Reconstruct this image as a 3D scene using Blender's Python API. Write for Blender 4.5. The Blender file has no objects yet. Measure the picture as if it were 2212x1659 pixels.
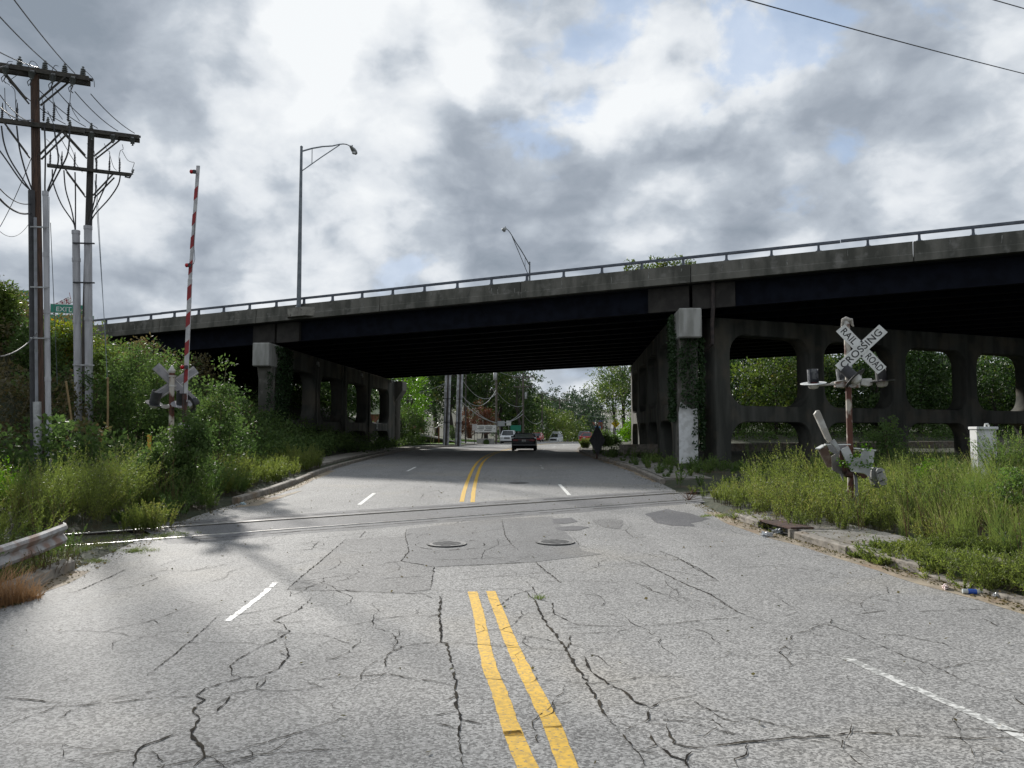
import bpy, bmesh, math, random
import numpy as np
from mathutils import Vector, Matrix
R = math.radians
rnd = random.Random(7)
sc = bpy.context.scene
col = sc.collection

# ------------------------------------------------------------------ camera, sky, sun, exposure
FPX, CX, CY, PITCH = 1661.0, 1106.0, 829.5, math.atan(100.5 / 1661.0)
EYE = 1.9
cam_d = bpy.data.cameras.new('camera'); cam = bpy.data.objects.new('camera', cam_d); col.objects.link(cam)
cam_d.sensor_width = 36; cam_d.lens = 36 * FPX / 2212.0
cam_d.clip_start = 0.05; cam_d.clip_end = 9000
cam.location = (0, 0, EYE); cam.rotation_euler = (math.pi / 2 + PITCH, 0, 0)
sc.camera = cam

def P(px, py, Y):
    """world point seen at photograph position (px, py; 2212 wide) at distance Y ahead"""
    u = (px - CX) / FPX; v = (CY - py) / FPX
    dy = math.cos(PITCH) - v * math.sin(PITCH); dz = math.sin(PITCH) + v * math.cos(PITCH)
    k = Y / dy
    return Vector((u * k, Y, EYE + dz * k))

SUN_AZ, SUN_EL = R(-31), R(24.5)          # left of straight ahead, above the horizon
sun_d = bpy.data.lights.new('sun', 'SUN'); sun = bpy.data.objects.new('sun', sun_d); col.objects.link(sun)
sun_d.energy = 5.0; sun_d.angle = R(2.2); sun_d.color = (1.0, 0.96, 0.90)
to_sun = Vector((math.sin(SUN_AZ) * math.cos(SUN_EL), math.cos(SUN_AZ) * math.cos(SUN_EL), math.sin(SUN_EL)))
sun.rotation_euler = (-to_sun).to_track_quat('-Z', 'Y').to_euler()
sun.location = (0, 0, 60)

world = bpy.data.worlds.new('World'); sc.world = world; world.use_nodes = True
def build_world():
    nt = world.node_tree; N = nt.nodes; L = nt.links; N.clear()
    out = N.new('ShaderNodeOutputWorld'); bg = N.new('ShaderNodeBackground'); bg.inputs[1].default_value = 0.1
    L.new(bg.outputs[0], out.inputs[0])
    sky = N.new('ShaderNodeTexSky'); sky.sky_type = 'NISHITA'; sky.sun_disc = False
    sky.sun_elevation = SUN_EL; sky.sun_rotation = SUN_AZ; sky.air_density = 1.2; sky.dust_density = 1.5
    tc = N.new('ShaderNodeTexCoord')
    def vm(op, a, b=None, s=None):
        n = N.new('ShaderNodeVectorMath'); n.operation = op
        for i, x in enumerate((a, b)):
            if x is None: continue
            if hasattr(x, 'links'): L.new(x, n.inputs[i])
            else: n.inputs[i].default_value = x
        if s is not None:
            if hasattr(s, 'links'): L.new(s, n.inputs['Scale'])
            else: n.inputs['Scale'].default_value = s
        return n.outputs['Value'] if op in ('DOT_PRODUCT', 'LENGTH') else n.outputs[0]
    def m(op, a, b=0.0, c=None, clamp=False):
        n = N.new('ShaderNodeMath'); n.operation = op; n.use_clamp = clamp
        for i, x in enumerate((a, b, c)):
            if x is None: continue
            if hasattr(x, 'links'): L.new(x, n.inputs[i])
            else: n.inputs[i].default_value = x
        return n.outputs[0]
    def noise(v, s, det=8, rough=0.55, dist=0.0):
        n = N.new('ShaderNodeTexNoise'); L.new(v, n.inputs['Vector'])
        n.inputs['Scale'].default_value = s; n.inputs['Detail'].default_value = det
        n.inputs['Roughness'].default_value = rough; n.inputs['Distortion'].default_value = dist
        return n
    d = vm('NORMALIZE', tc.outputs['Generated'])
    # clouds lie on a high layer: project the direction on it
    sep = N.new('ShaderNodeSeparateXYZ'); L.new(d, sep.inputs[0])
    z = m('MAXIMUM', sep.outputs[2], 0.0); zz = m('ADD', z, 0.42)
    p = vm('MULTIPLY', vm('SCALE', d, s=m('DIVIDE', 1.0, m('ADD', m('MULTIPLY', z, .55), .62))), (1.75, 1.75, 2.7))
    w = noise(p, 1.6, 4)
    wv = vm('SCALE', vm('SUBTRACT', w.outputs['Color'], (0.5, 0.5, 0.5)), s=0.28)
    pw = vm('ADD', p, wv)
    n1 = noise(pw, 1.35, 9, 0.52).outputs['Fac']
    n2 = noise(pw, 3.6, 6, 0.5).outputs['Fac']
    # each billow is lighter on the side towards the sun
    ps = vm('ADD', pw, (-0.09, 0.02, 0.16))
    s1 = noise(ps, 1.35, 9, 0.52).outputs['Fac']; s2 = noise(vm('ADD', pw, (-0.035, 0.0, 0.06)), 3.6, 6, 0.5).outputs['Fac']
    relief = m('ADD', m('MULTIPLY', m('SUBTRACT', s1, n1), -2.9), m('MULTIPLY', m('SUBTRACT', s2, n2), -1.0))
    n3 = noise(vm('ADD', p, (7.3, 2.1, 0.0)), 5.5, 8, 0.6, 0.6).outputs['Fac']
    dn = noise(d, 3.5, 7, 0.55)
    dw = vm('NORMALIZE', vm('ADD', d, vm('SCALE', vm('SUBTRACT', dn.outputs['Color'], (0.5, 0.5, 0.5)), s=0.30)))
    def dirof(px, py):
        v = P(px, py, 10.0) - Vector((0, 0, EYE)); return tuple(v.normalized())
    def blob(px, py, rad):          # soft cloud mass of angular radius rad (degrees), uneven outline
        dp = vm('DOT_PRODUCT', dw, dirof(px, py))
        mr = N.new('ShaderNodeMapRange'); mr.interpolation_type = 'SMOOTHSTEP'
        L.new(dp, mr.inputs[0]); mr.inputs[1].default_value = math.cos(R(rad)); mr.inputs[2].default_value = math.cos(R(rad * 0.25))
        return mr.outputs[0]
    b = m('MULTIPLY_ADD', n1, -0.9, 0.60 + 0.45)
    b = m('ADD', b, m('MULTIPLY_ADD', n2, -0.35, 0.175)); b = m('ADD', b, relief)
    b = m('ADD', b, m('MULTIPLY_ADD', n3, 0.24, -0.12))
    for px, py, rad, amt in [(170, 110, 13, -.34), (20, 560, 9, -.15), (470, 90, 10, .30), (400, 420, 8, .22),
                             (720, 200, 8, .25), (560, 165, 5, -.22), (330, 560, 8, -.25), (900, 560, 8, -.16), (930, 300, 8, -.10), (1170, 350, 8, -.13), (1340, 300, 6, -.24), (1060, 150, 4, .25), (880, 290, 7, -.12),
                             (1000, 140, 7, .20), (1390, 215, 4, .35), (1130, 440, 9, -.14), (880, 470, 6, .28),
                             (560, 560, 8, -.26), (650, 640, 5, .25), (1500, 350, 7, -.16), (1850, 400, 12, -.14),
                             (1950, 440, 7, .06), (1420, 480, 6, .16), (1900, 60, 10, -.10), (1600, 80, 6, .14), (1500, 250, 3, -.10),
                             (100, 430, 6, .22), (700, 90, 6, .26), (1180, 830, 7, -.12), (1700, 620, 10, -.08)]:
        b = m('MULTIPLY_ADD', blob(px, py, rad), amt, b)
    ramp = N.new('ShaderNodeValToRGB'); L.new(b, ramp.inputs[0]); cr = ramp.color_ramp
    pts = [(0.0, (.20, .235, .28)), (0.25, (.27, .305, .355)), (0.5, (.385, .425, .475)), (0.72, (.57, .60, .635)), (1.0, (.70, .72, .735))]
    cr.elements[0].position = pts[0][0]; cr.elements[0].color = (*pts[0][1], 1)
    cr.elements[1].position = pts[-1][0]; cr.elements[1].color = (*pts[-1][1], 1)
    for q, c in pts[1:-1]:
        e = cr.elements.new(q); e.color = (*c, 1)
    cloud = vm('SCALE', ramp.outputs[0], s=10.0)
    # openings of blue between the clouds
    bl = m('MULTIPLY_ADD', n1, -4.0, 1.60)
    bl = m('ADD', bl, m('MULTIPLY_ADD', n2, -2.4, 1.1))
    bl = m('ADD', bl, m('MULTIPLY_ADD', n3, 1.5, -0.75))
    for px, py, rad, amt in [(120, 200, 22, -1.6), (1320, 70, 13, .55), (1560, 150, 11, .35), (1830, 210, 11, .75), (1080, 60, 12, .30), (2080, 40, 10, -.5), (1750, 420, 14, -.7), (1500, 330, 9, -.5),
                             (680, 40, 8, .25), (150, 170, 10, .15), (1190, 830, 6, .35)]:
        bl = m('MULTIPLY_ADD', blob(px, py, rad), amt, bl)
    mr = N.new('ShaderNodeMapRange'); mr.interpolation_type = 'SMOOTHSTEP'; L.new(bl, mr.inputs[0])
    mr.inputs[1].default_value = 0.0; mr.inputs[2].default_value = 0.42; mr.inputs[4].default_value = 0.56
    blue = N.new('ShaderNodeMix'); blue.data_type = 'RGBA'; blue.inputs[0].default_value = 0.8
    L.new(sky.outputs[0], blue.inputs[6]); blue.inputs[7].default_value = (3.1, 4.3, 6.4, 1)
    mx = N.new('ShaderNodeMix'); mx.data_type = 'RGBA'
    L.new(mr.outputs[0], mx.inputs[0]); L.new(cloud, mx.inputs[6]); L.new(blue.outputs[2], mx.inputs[7])
    L.new(mx.outputs[2], bg.inputs[0])
build_world()
sc.view_settings.view_transform = 'Standard'; sc.view_settings.look = 'None'
sc.view_settings.exposure = 0.40; sc.view_settings.gamma = 1.0; sc.view_settings.use_curve_mapping = False
sc.render.engine = 'CYCLES'
sc.cycles.max_bounces = 5; sc.cycles.transparent_max_bounces = 8; sc.cycles.diffuse_bounces = 3; sc.cycles.glossy_bounces = 2
sc.cycles.caustics_reflective = False; sc.cycles.caustics_refractive = False

# ------------------------------------------------------------------ helpers
def tag(o, label=None, cat=None, group=None, kind=None):
    if label: o['label'] = label
    if cat: o['category'] = cat
    if group: o['group'] = group
    if kind: o['kind'] = kind
    return o
def thing(name, label, cat, loc=(0, 0, 0), group=None, rz=0.0):
    o = bpy.data.objects.new(name, None); col.objects.link(o); o.location = loc; o.rotation_euler = (0, 0, rz)
    return tag(o, label, cat, group)
def link(name, me, parent=None, kind=None):
    o = bpy.data.objects.new(name, me); col.objects.link(o)
    if parent: o.parent = parent
    if kind: o['kind'] = kind
    return o
class MB:
    """collects faces for one mesh"""
    def __init__(s): s.v = []; s.f = []
    def add(s, vs, fs):
        k = len(s.v); s.v += [tuple(x) for x in vs]; s.f += [tuple(i + k for i in f) for f in fs]; return s
    def box(s, c, size, M=None):
        x, y, z = (q / 2 for q in size); c = Vector(c)
        vs = [Vector((a * x, b * y, d * z)) for a in (-1, 1) for b in (-1, 1) for d in (-1, 1)]
        if M is not None: vs = [M @ q for q in vs]
        return s.add([q + c for q in vs], [(0, 1, 3, 2), (4, 6, 7, 5), (0, 4, 5, 1), (2, 3, 7, 6), (0, 2, 6, 4), (1, 5, 7, 3)])
    def bar(s, a, b, w, h, up=(0, 0, 1)):          # rectangular bar from a to b
        a, b = Vector(a), Vector(b); d = (b - a); n = d.normalized(); up = Vector(up)
        if abs(n.dot(up)) > .99: up = Vector((0, 1, 0))
        r = n.cross(up).normalized(); u = r.cross(n)
        vs = [p + r * (i * w / 2) + u * (j * h / 2) for p in (a, b) for i in (-1, 1) for j in (-1, 1)]
        return s.add(vs, [(0, 1, 3, 2), (4, 6, 7, 5), (0, 4, 5, 1), (2, 3, 7, 6), (0, 2, 6, 4), (1, 5, 7, 3)])
    def tube(s, pts, r, n=8, cap=True):
        pts = [Vector(p) for p in pts]; k = len(s.v); m_ = len(pts)
        rs = r if isinstance(r, (list, tuple)) else [r] * m_
        t0 = (pts[1] - pts[0]).normalized(); up = Vector((0, 0, 1)) if abs(t0.z) < .9 else Vector((1, 0, 0))
        for i, p in enumerate(pts):
            t = (pts[min(i + 1, m_ - 1)] - pts[max(i - 1, 0)]).normalized()
            a = t.cross(up)
            if a.length < 1e-4: a = t.cross(Vector((0, 1, 0)))
            a.normalize(); b_ = a.cross(t); up = b_
            for j in range(n):
                th = 2 * math.pi * j / n; s.v.append(tuple(p + (a * math.cos(th) + b_ * math.sin(th)) * rs[i]))
        for i in range(m_ - 1):
            for j in range(n):
                q = k + i * n + j; q2 = k + i * n + (j + 1) % n
                s.f.append((q, q2, q2 + n, q + n))
        if cap:
            s.f.append(tuple(k + j for j in range(n))); s.f.append(tuple(k + (m_ - 1) * n + j for j in reversed(range(n))))
        return s
    def lathe(s, prof, n=12, M=Matrix()):           # prof: (radius, height)
        k = len(s.v)
        for r, h in prof:
            for j in range(n):
                th = 2 * math.pi * j / n; s.v.append(tuple(M @ Vector((r * math.cos(th), r * math.sin(th), h))))
        for i in range(len(prof) - 1):
            for j in range(n):
                q = k + i * n + j; q2 = k + i * n + (j + 1) % n
                s.f.append((q, q2, q2 + n, q + n))
        s.f.append(tuple(k + j for j in reversed(range(n)))); s.f.append(tuple(k + (len(prof) - 1) * n + j for j in range(n)))
        return s
    def prism(s, poly, a, b):                         # poly: list of 3D points, swept from +a to +b
        n = len(poly); a, b = Vector(a), Vector(b)
        vs = [Vector(p) + a for p in poly] + [Vector(p) + b for p in poly]
        return s.add(vs, [tuple(range(n)), tuple(range(2 * n - 1, n - 1, -1))] + [(i, i + n, (i + 1) % n + n, (i + 1) % n) for i in range(n)])
    def mesh(s, name, mat, smooth=False, bevel=0.0):
        me = bpy.data.meshes.new(name); me.from_pydata(s.v, [], s.f); me.update()
        bm = bmesh.new(); bm.from_mesh(me)
        bmesh.ops.recalc_face_normals(bm, faces=bm.faces)
        if bevel: bmesh.ops.bevel(bm, geom=[e for e in bm.edges if e.is_manifold and e.calc_face_angle(0) > .5], offset=bevel, segments=1, affect='EDGES')
        bm.to_mesh(me); bm.free()
        if smooth: me.polygons.foreach_set('use_smooth', [True] * len(me.polygons)); me.set_sharp_from_angle(angle=R(40))
        for q in (mat if isinstance(mat, (list, tuple)) else [mat]): me.materials.append(q)
        return me
    def build(s, name, mat, parent=None, smooth=False, bevel=0.0, kind=None, M=None):
        me = s.mesh(name, mat, smooth, bevel)
        if M is not None: me.transform(M)
        return link(name, me, parent, kind)
def loc_parent(o, root):                              # mesh written in world space under a placed empty
    o.data.transform(root.matrix_world.inverted() if False else Matrix.Translation(-Vector(root.location)))
def copy_tree(o, parent=None):
    c = o.copy(); col.objects.link(c)
    if parent: c.parent = parent
    for ch in list(o.children): copy_tree(ch, c)
    return c
def text_mesh(txt, size, M, mat, name='lettering', parent=None, depth=0.002, fit=None):
    cu = bpy.data.curves.new('t', 'FONT'); cu.body = txt; cu.size = size; cu.align_x = 'CENTER'; cu.align_y = 'CENTER'; cu.extrude = depth
    cu.space_character = 1.05; cu.offset = size * 0.012
    o = bpy.data.objects.new('t', cu); col.objects.link(o)
    dg = bpy.context.evaluated_depsgraph_get(); me = bpy.data.meshes.new_from_object(o.evaluated_get(dg))
    bpy.data.objects.remove(o); bpy.data.curves.remove(cu)
    if fit:
        xs = [v.co.x for v in me.vertices]; w = max(xs) - min(xs); me.transform(Matrix.Diagonal((fit / w, 1, 1, 1)))
    me.transform(M); me.materials.clear(); me.materials.append(mat); me.name = name
    return link(name, me, parent)
def basis(xa, ya, za, o):
    M = Matrix.Identity(4)
    for i, a in enumerate((xa, ya, za)):
        for j in range(3): M[j][i] = a[j]
    for j in range(3): M[j][3] = o[j]
    return M

# ------------------------------------------------------------------ materials
MATS = {}
def mat(name, c, rough=.7, metal=0.0, c2=None, scale=6.0, mix=.5, det=6, bump=0.0, bscale=40, stretch=None, contrast=(.4, .6), spec=.5, c3=None, c3s=1.2, c3r=(.55, .7)):
    """principled with two-tone noise, optional third blotch tone and fine relief"""
    if name in MATS: return MATS[name]
    m_ = bpy.data.materials.new(name); m_.use_nodes = True; nt = m_.node_tree; N = nt.nodes; L = nt.links
    bs = N['Principled BSDF']; bs.inputs['Roughness'].default_value = rough; bs.inputs['Metallic'].default_value = metal
    bs.inputs['Specular IOR Level'].default_value = spec
    bs.inputs['Base Color'].default_value = (*c, 1)
    tc = N.new('ShaderNodeTexCoord'); src = tc.outputs['Object']
    ge = N.new('ShaderNodeNewGeometry'); src = ge.outputs['Position']
    if stretch:
        mp = N.new('ShaderNodeMapping'); mp.inputs['Scale'].default_value = stretch; L.new(src, mp.inputs[0]); ssrc = mp.outputs[0]
    else: ssrc = src
    last = None
    def layer(prev, colr, s_, vec, lo, hi, fac):
        n = N.new('ShaderNodeTexNoise'); n.inputs['Scale'].default_value = s_; n.inputs['Detail'].default_value = det; L.new(vec, n.inputs['Vector'])
        mr = N.new('ShaderNodeMapRange'); L.new(n.outputs['Fac'], mr.inputs[0]); mr.inputs[1].default_value = lo; mr.inputs[2].default_value = hi; mr.inputs[4].default_value = fac
        mx = N.new('ShaderNodeMix'); mx.data_type = 'RGBA'; L.new(mr.outputs[0], mx.inputs[0])
        if prev is None: mx.inputs[6].default_value = (*c, 1)
        else: L.new(prev, mx.inputs[6])
        mx.inputs[7].default_value = (*colr, 1); return mx.outputs[2]
    if c2: last = layer(None, c2, scale, ssrc, contrast[0], contrast[1], mix * 2 if mix <= .5 else 1.0)
    if c3: last = layer(last, c3, c3s, src, c3r[0], c3r[1], .9)
    if last is not None: L.new(last, bs.inputs['Base Color'])
    if bump:
        n = N.new('ShaderNodeTexNoise'); n.inputs['Scale'].default_value = bscale; n.inputs['Detail'].default_value = 4; L.new(src, n.inputs['Vector'])
        b = N.new('ShaderNodeBump'); b.inputs['Strength'].default_value = 1.0; b.inputs['Distance'].default_value = bump; L.new(n.outputs['Fac'], b.inputs['Height']); L.new(b.outputs[0], bs.inputs['Normal'])
    MATS[name] = m_; return m_
def leafmat(name, a, b, c=None, trans=.45, rough=.5, spec=.3):
    """leaf colours vary from leaf to leaf and in drifts; light passes through"""
    if name in MATS: return MATS[name]
    m_ = bpy.data.materials.new(name); m_.use_nodes = True; nt = m_.node_tree; N = nt.nodes; L = nt.links
    bs = N['Principled BSDF']; bs.inputs['Roughness'].default_value = rough; bs.inputs['Specular IOR Level'].default_value = spec
    ge = N.new('ShaderNodeNewGeometry')
    n = N.new('ShaderNodeTexNoise'); n.inputs['Scale'].default_value = .9; n.inputs['Detail'].default_value = 3; L.new(ge.outputs['Position'], n.inputs['Vector'])
    ad = N.new('ShaderNodeMath'); ad.operation = 'MULTIPLY_ADD'; L.new(ge.outputs['Random Per Island'], ad.inputs[0]); ad.inputs[1].default_value = .45
    mr = N.new('ShaderNodeMapRange'); L.new(n.outputs['Fac'], mr.inputs[0]); mr.inputs[1].default_value = .35; mr.inputs[2].default_value = .65; mr.inputs[4].default_value = .6
    L.new(mr.outputs[0], ad.inputs[2])
    rp = N.new('ShaderNodeValToRGB'); L.new(ad.outputs[0], rp.inputs[0]); cr = rp.color_ramp
    cr.elements[0].color = (*a, 1); cr.elements[1].color = (*b, 1); cr.elements[1].position = .85 if c else 1.0
    if c: e = cr.elements.new(1.0); e.color = (*c, 1)
    L.new(rp.outputs[0], bs.inputs['Base Color'])
    tr = N.new('ShaderNodeBsdfTranslucent')
    hs = N.new('ShaderNodeHueSaturation'); hs.inputs['Value'].default_value = 1.5; hs.inputs['Saturation'].default_value = 1.1; L.new(rp.outputs[0], hs.inputs['Color'])
    L.new(hs.outputs[0], tr.inputs[0])
    ms = N.new('ShaderNodeMixShader'); ms.inputs[0].default_value = trans
    L.new(bs.outputs[0], ms.inputs[1]); L.new(tr.outputs[0], ms.inputs[2]); L.new(ms.outputs[0], N['Material Output'].inputs['Surface'])
    MATS[name] = m_; return m_

CONC = mat('weathered_concrete', (.135, .13, .112), .9, c2=(.06, .06, .05), scale=1.6, stretch=(1, 1, .25), bump=.004, bscale=12, c3=(.165, .16, .145), c3s=2.2, c3r=(.56, .72))
CONC_D = mat('pier_concrete', (.105, .106, .094), .9, c2=(.052, .054, .048), scale=1.2, stretch=(1.2, 1.2, .18), bump=.006, bscale=9, c3=(.15, .13, .10), c3s=.7, c3r=(.5, .75), spec=.2)  # darker concrete with upright streaks, for the piers
CONC_L = mat('pale_concrete', (.34, .34, .32), .85, c2=(.22, .22, .20), scale=3, stretch=(1, 1, .2), bump=.003)
LIME = mat('lime_run', (.24, .24, .22), .9, c2=(.12, .12, .11), scale=9)
KERB = mat('kerb_concrete', (.26, .235, .20), .9, c2=(.15, .135, .115), scale=5, bump=.004, bscale=25, c3=(.20, .15, .10), c3s=1.5)
GUTTER = mat('gutter_concrete', (.30, .25, .18), .9, c2=(.20, .165, .12), scale=3, bump=.002, c3=(.22, .15, .09), c3s=.8, c3r=(.5, .65))
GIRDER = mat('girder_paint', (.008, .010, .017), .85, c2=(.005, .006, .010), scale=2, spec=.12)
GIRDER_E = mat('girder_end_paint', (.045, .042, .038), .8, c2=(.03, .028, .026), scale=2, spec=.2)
WHITEP = mat('white_paint', (.62, .63, .63), .8, c2=(.45, .45, .44), scale=4, mix=.4, bump=.003, bscale=18)
ALU = mat('dull_aluminium', (.20, .22, .24), .45, .7, c2=(.13, .14, .155), scale=4)
RAILM = mat('bridge_rail_metal', (.10, .115, .14), .5, .4, c2=(.07, .08, .10), scale=5)
GALV = mat('galvanised_steel', (.38, .39, .39), .45, .6, c2=(.27, .27, .27), scale=6)
LAMPGREY = mat('lamp_pole_metal', (.16, .18, .195), .5, .4, c2=(.11, .125, .14), scale=3)
WOOD = mat('pole_wood', (.085, .048, .032), .85, c2=(.035, .022, .016), scale=5, stretch=(6, 6, .35), bump=.006, bscale=30)
WOODG = mat('grey_pole_wood', (.055, .050, .044), .85, c2=(.03, .028, .026), scale=5, stretch=(6, 6, .35), bump=.005, bscale=30)
WOODF = mat('far_pole_wood', (.13, .11, .095), .85, c2=(.08, .07, .06), scale=5, stretch=(6, 6, .35))
ARMW = mat('crossarm_wood', (.06, .055, .045), .85, c2=(.035, .032, .028), scale=8)
PVC = mat('pale_conduit', (.42, .42, .44), .6, c2=(.31, .31, .33), scale=2.5, stretch=(3, 3, .4), c3=(.30, .31, .30), c3s=1.4, c3r=(.6, .7))
PVCG = mat('grey_conduit', (.24, .25, .28), .6, c2=(.18, .19, .20), scale=3)
BLACK = mat('black_rubber', (.012, .012, .014), .5)
BLACKM = mat('matt_black_metal', (.02, .021, .024), .6, c2=(.035, .036, .04), scale=6)
CERAM = mat('grey_porcelain', (.13, .14, .135), .45)
RUST = mat('rusty_white_paint', (.40, .37, .32), .7, c2=(.085, .027, .014), scale=3.2, contrast=(.46, .52), mix=1.0, bump=.003, stretch=(1, 1, .55), det=9, c3=(.035, .014, .010), c3s=4, c3r=(.60, .66))
RUSTW = mat('worn_white_metal', (.50, .50, .48), .6, c2=(.30, .28, .25), scale=4, bump=.002, c3=(.16, .07, .035), c3s=5, c3r=(.66, .72))
RUSTD = mat('dark_rust', (.07, .03, .02), .8, c2=(.03, .016, .013), scale=8)
SIGNW = mat('white_sign_face', (.66, .67, .66), .5, c2=(.55, .56, .54), scale=8, c3=(.42, .40, .36), c3s=9, c3r=(.68, .74))
SIGNK = mat('black_lettering', (.012, .012, .013), .5)
SIGNG = mat('green_sign_face', (.008, .20, .13), .45)
SIGNY = mat('yellow_sign_face', (.75, .52, .02), .5)
REDP = mat('red_stripe_paint', (.28, .016, .018), .6, c2=(.20, .014, .018), scale=8)
REDL = mat('red_lens', (.40, .005, .012), .15)
REDK = mat('dead_red_lens', (.05, .006, .008), .3)
YELM = mat('yellow_marker', (.62, .36, .03), .6, c2=(.45, .26, .03), scale=8)
STEELR = mat('railhead_steel', (.70, .69, .67), .38, .9, c2=(.50, .48, .46), scale=5)
IRON = mat('cast_iron', (.20, .197, .19), .7, 0.0, c2=(.12, .118, .115), scale=12)
DARKH = mat('near_black', (.006, .006, .006), .9)
DIRT = mat('leaf_litter', (.085, .065, .045), .95, c2=(.05, .04, .028), scale=9, bump=.015, bscale=20)
BARK = mat('tree_bark', (.06, .05, .042), .9, c2=(.035, .03, .026), scale=6, stretch=(3, 3, .5))
TWIG = mat('weed_stem', (.10, .085, .05), .8)
GLASS = mat('car_glass', (.02, .024, .026), .08, spec=.8)
GLASSL = mat('sky_pale_car_glass', (.40, .46, .46), .12, spec=.8)  # pale copy of the car glass, sky brightness put into its colour
TYRE = mat('tyre_rubber', (.015, .015, .016), .8)
CHROME = mat('wheel_alloy', (.35, .36, .37), .3, .8)

W_GOLD = leafmat('goldenrod_leaf', (.085, .125, .032), (.17, .205, .05), (.25, .235, .08), trans=.5)
W_GREEN = leafmat('weed_leaf', (.05, .095, .028), (.11, .17, .042), (.18, .20, .06), trans=.5)
W_GRASS = leafmat('long_grass', (.085, .135, .035), (.17, .205, .06), (.26, .24, .11), trans=.45)
W_DARK = leafmat('shrub_leaf', (.042, .078, .024), (.092, .14, .042), (.10, .13, .035), trans=.42, rough=.6, spec=.18)
W_BROWN = leafmat('withered_vine_leaf', (.055, .06, .024), (.105, .085, .038), (.17, .13, .065), trans=.4, rough=.5)
W_BRIGHT = leafmat('bright_shrub_leaf', (.05, .12, .012), (.10, .20, .02), (.15, .20, .03), trans=.5, rough=.4)
W_IVY = leafmat('ivy_leaf', (.014, .035, .012), (.032, .065, .02), trans=.25, rough=.4)
W_STRAW = leafmat('dry_grass', (.24, .145, .08), (.36, .235, .13), (.44, .33, .20), trans=.4)
W_SEED = leafmat('grass_seedhead', (.26, .22, .13), (.36, .31, .20), trans=.4)
W_TREE = leafmat('tree_leaf', (.022, .048, .014), (.045, .08, .02), (.075, .10, .025), trans=.35)
W_TREEY = leafmat('yellowish_tree_leaf', (.05, .085, .018), (.10, .135, .03), (.16, .13, .04), trans=.4)  # yellower tone of tree leaf
W_FAR = leafmat('far_tree_leaf', (.028, .050, .026), (.048, .078, .036), (.065, .09, .04), trans=.25)
W_MAPLE = leafmat('red_maple_leaf', (.09, .035, .022), (.17, .065, .035), (.20, .10, .05), trans=.4)
W_LAWN = leafmat('lawn_blade', (.08, .16, .02), (.15, .23, .03), trans=.4)

# ------------------------------------------------------------------ lie of the land
def smooth_tab(xs, ys, sig=2.0, lo=-40, hi=2500):
    g = np.concatenate([np.arange(lo, 220, .5), np.arange(220, hi, 10.0)])
    raw = np.interp(g, xs, ys); out = raw.copy()
    for i, q in enumerate(g):
        s_ = sig * (1 + max(0, q) / 40.0)
        w = np.exp(-.5 * ((g - q) / s_) ** 2); w *= np.gradient(g); out[i] = (w * raw).sum() / w.sum()
    return lambda y: np.interp(y, g, out)
xc = smooth_tab([-40, 0, 4.4, 10, 20.6, 29, 40, 49, 58, 67, 80, 94, 130, 170, 250, 350, 450, 600, 900, 2500],
                [4, .6, .18, -.4, -1.24, -1.5, -1.72, -1.6, -1.0, -.1, 1.7, 3.8, 10, 18, 34, 50, 63, 86, 130, 300], 1.2)
EL = smooth_tab([-40, 0, 9.2, 10.9, 17, 23.7, 31.7, 44.8, 57, 68, 85, 105, 130, 170, 250, 350, 450, 600, 900, 2500],
                [-2.6, -5.6, -6.1, -6.4, -7.3, -7.1, -7.8, -8.25, -8.2, -7.6, -4.4, -1.6, 3.5, 11.5, 28, 44.5, 57.5, 81, 125, 295], 1.0)
ER = smooth_tab([-40, 0, 8.5, 10.6, 12.8, 14.7, 17.2, 21, 31.7, 46, 52, 61, 75, 94, 130, 170, 250, 350, 450, 600, 900, 2500],
                [9, 6.7, 6.1, 5.98, 5.55, 5.2, 4.85, 4.95, 5.2, 5.0, 4.8, 5.1, 6.6, 9.0, 15.5, 24, 40, 56, 69, 91, 135, 305], 1.0)
zr = smooth_tab([-40, 0, 4.4, 9.4, 13, 21.6, 33.6, 49, 61, 94, 130, 160, 200, 260, 320, 400, 500, 650, 900, 2500],
                [.3, 0, -.05, -.2, -.16, .02, .20, .29, .34, .25, .03, -.4, -2.2, -5, -5.2, -1, 8, 17, 27, 60], 1.5)
YR = np.concatenate([np.arange(-30, 70, .5), np.arange(70, 200, 2), np.arange(200, 700, 10), np.arange(700, 2400, 100)])
ZR = zr(YR)
def zroad(y): return np.interp(y, YR, ZR)
def sst(t): t = np.clip(t, 0, 1); return t * t * (3 - 2 * t)
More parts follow.
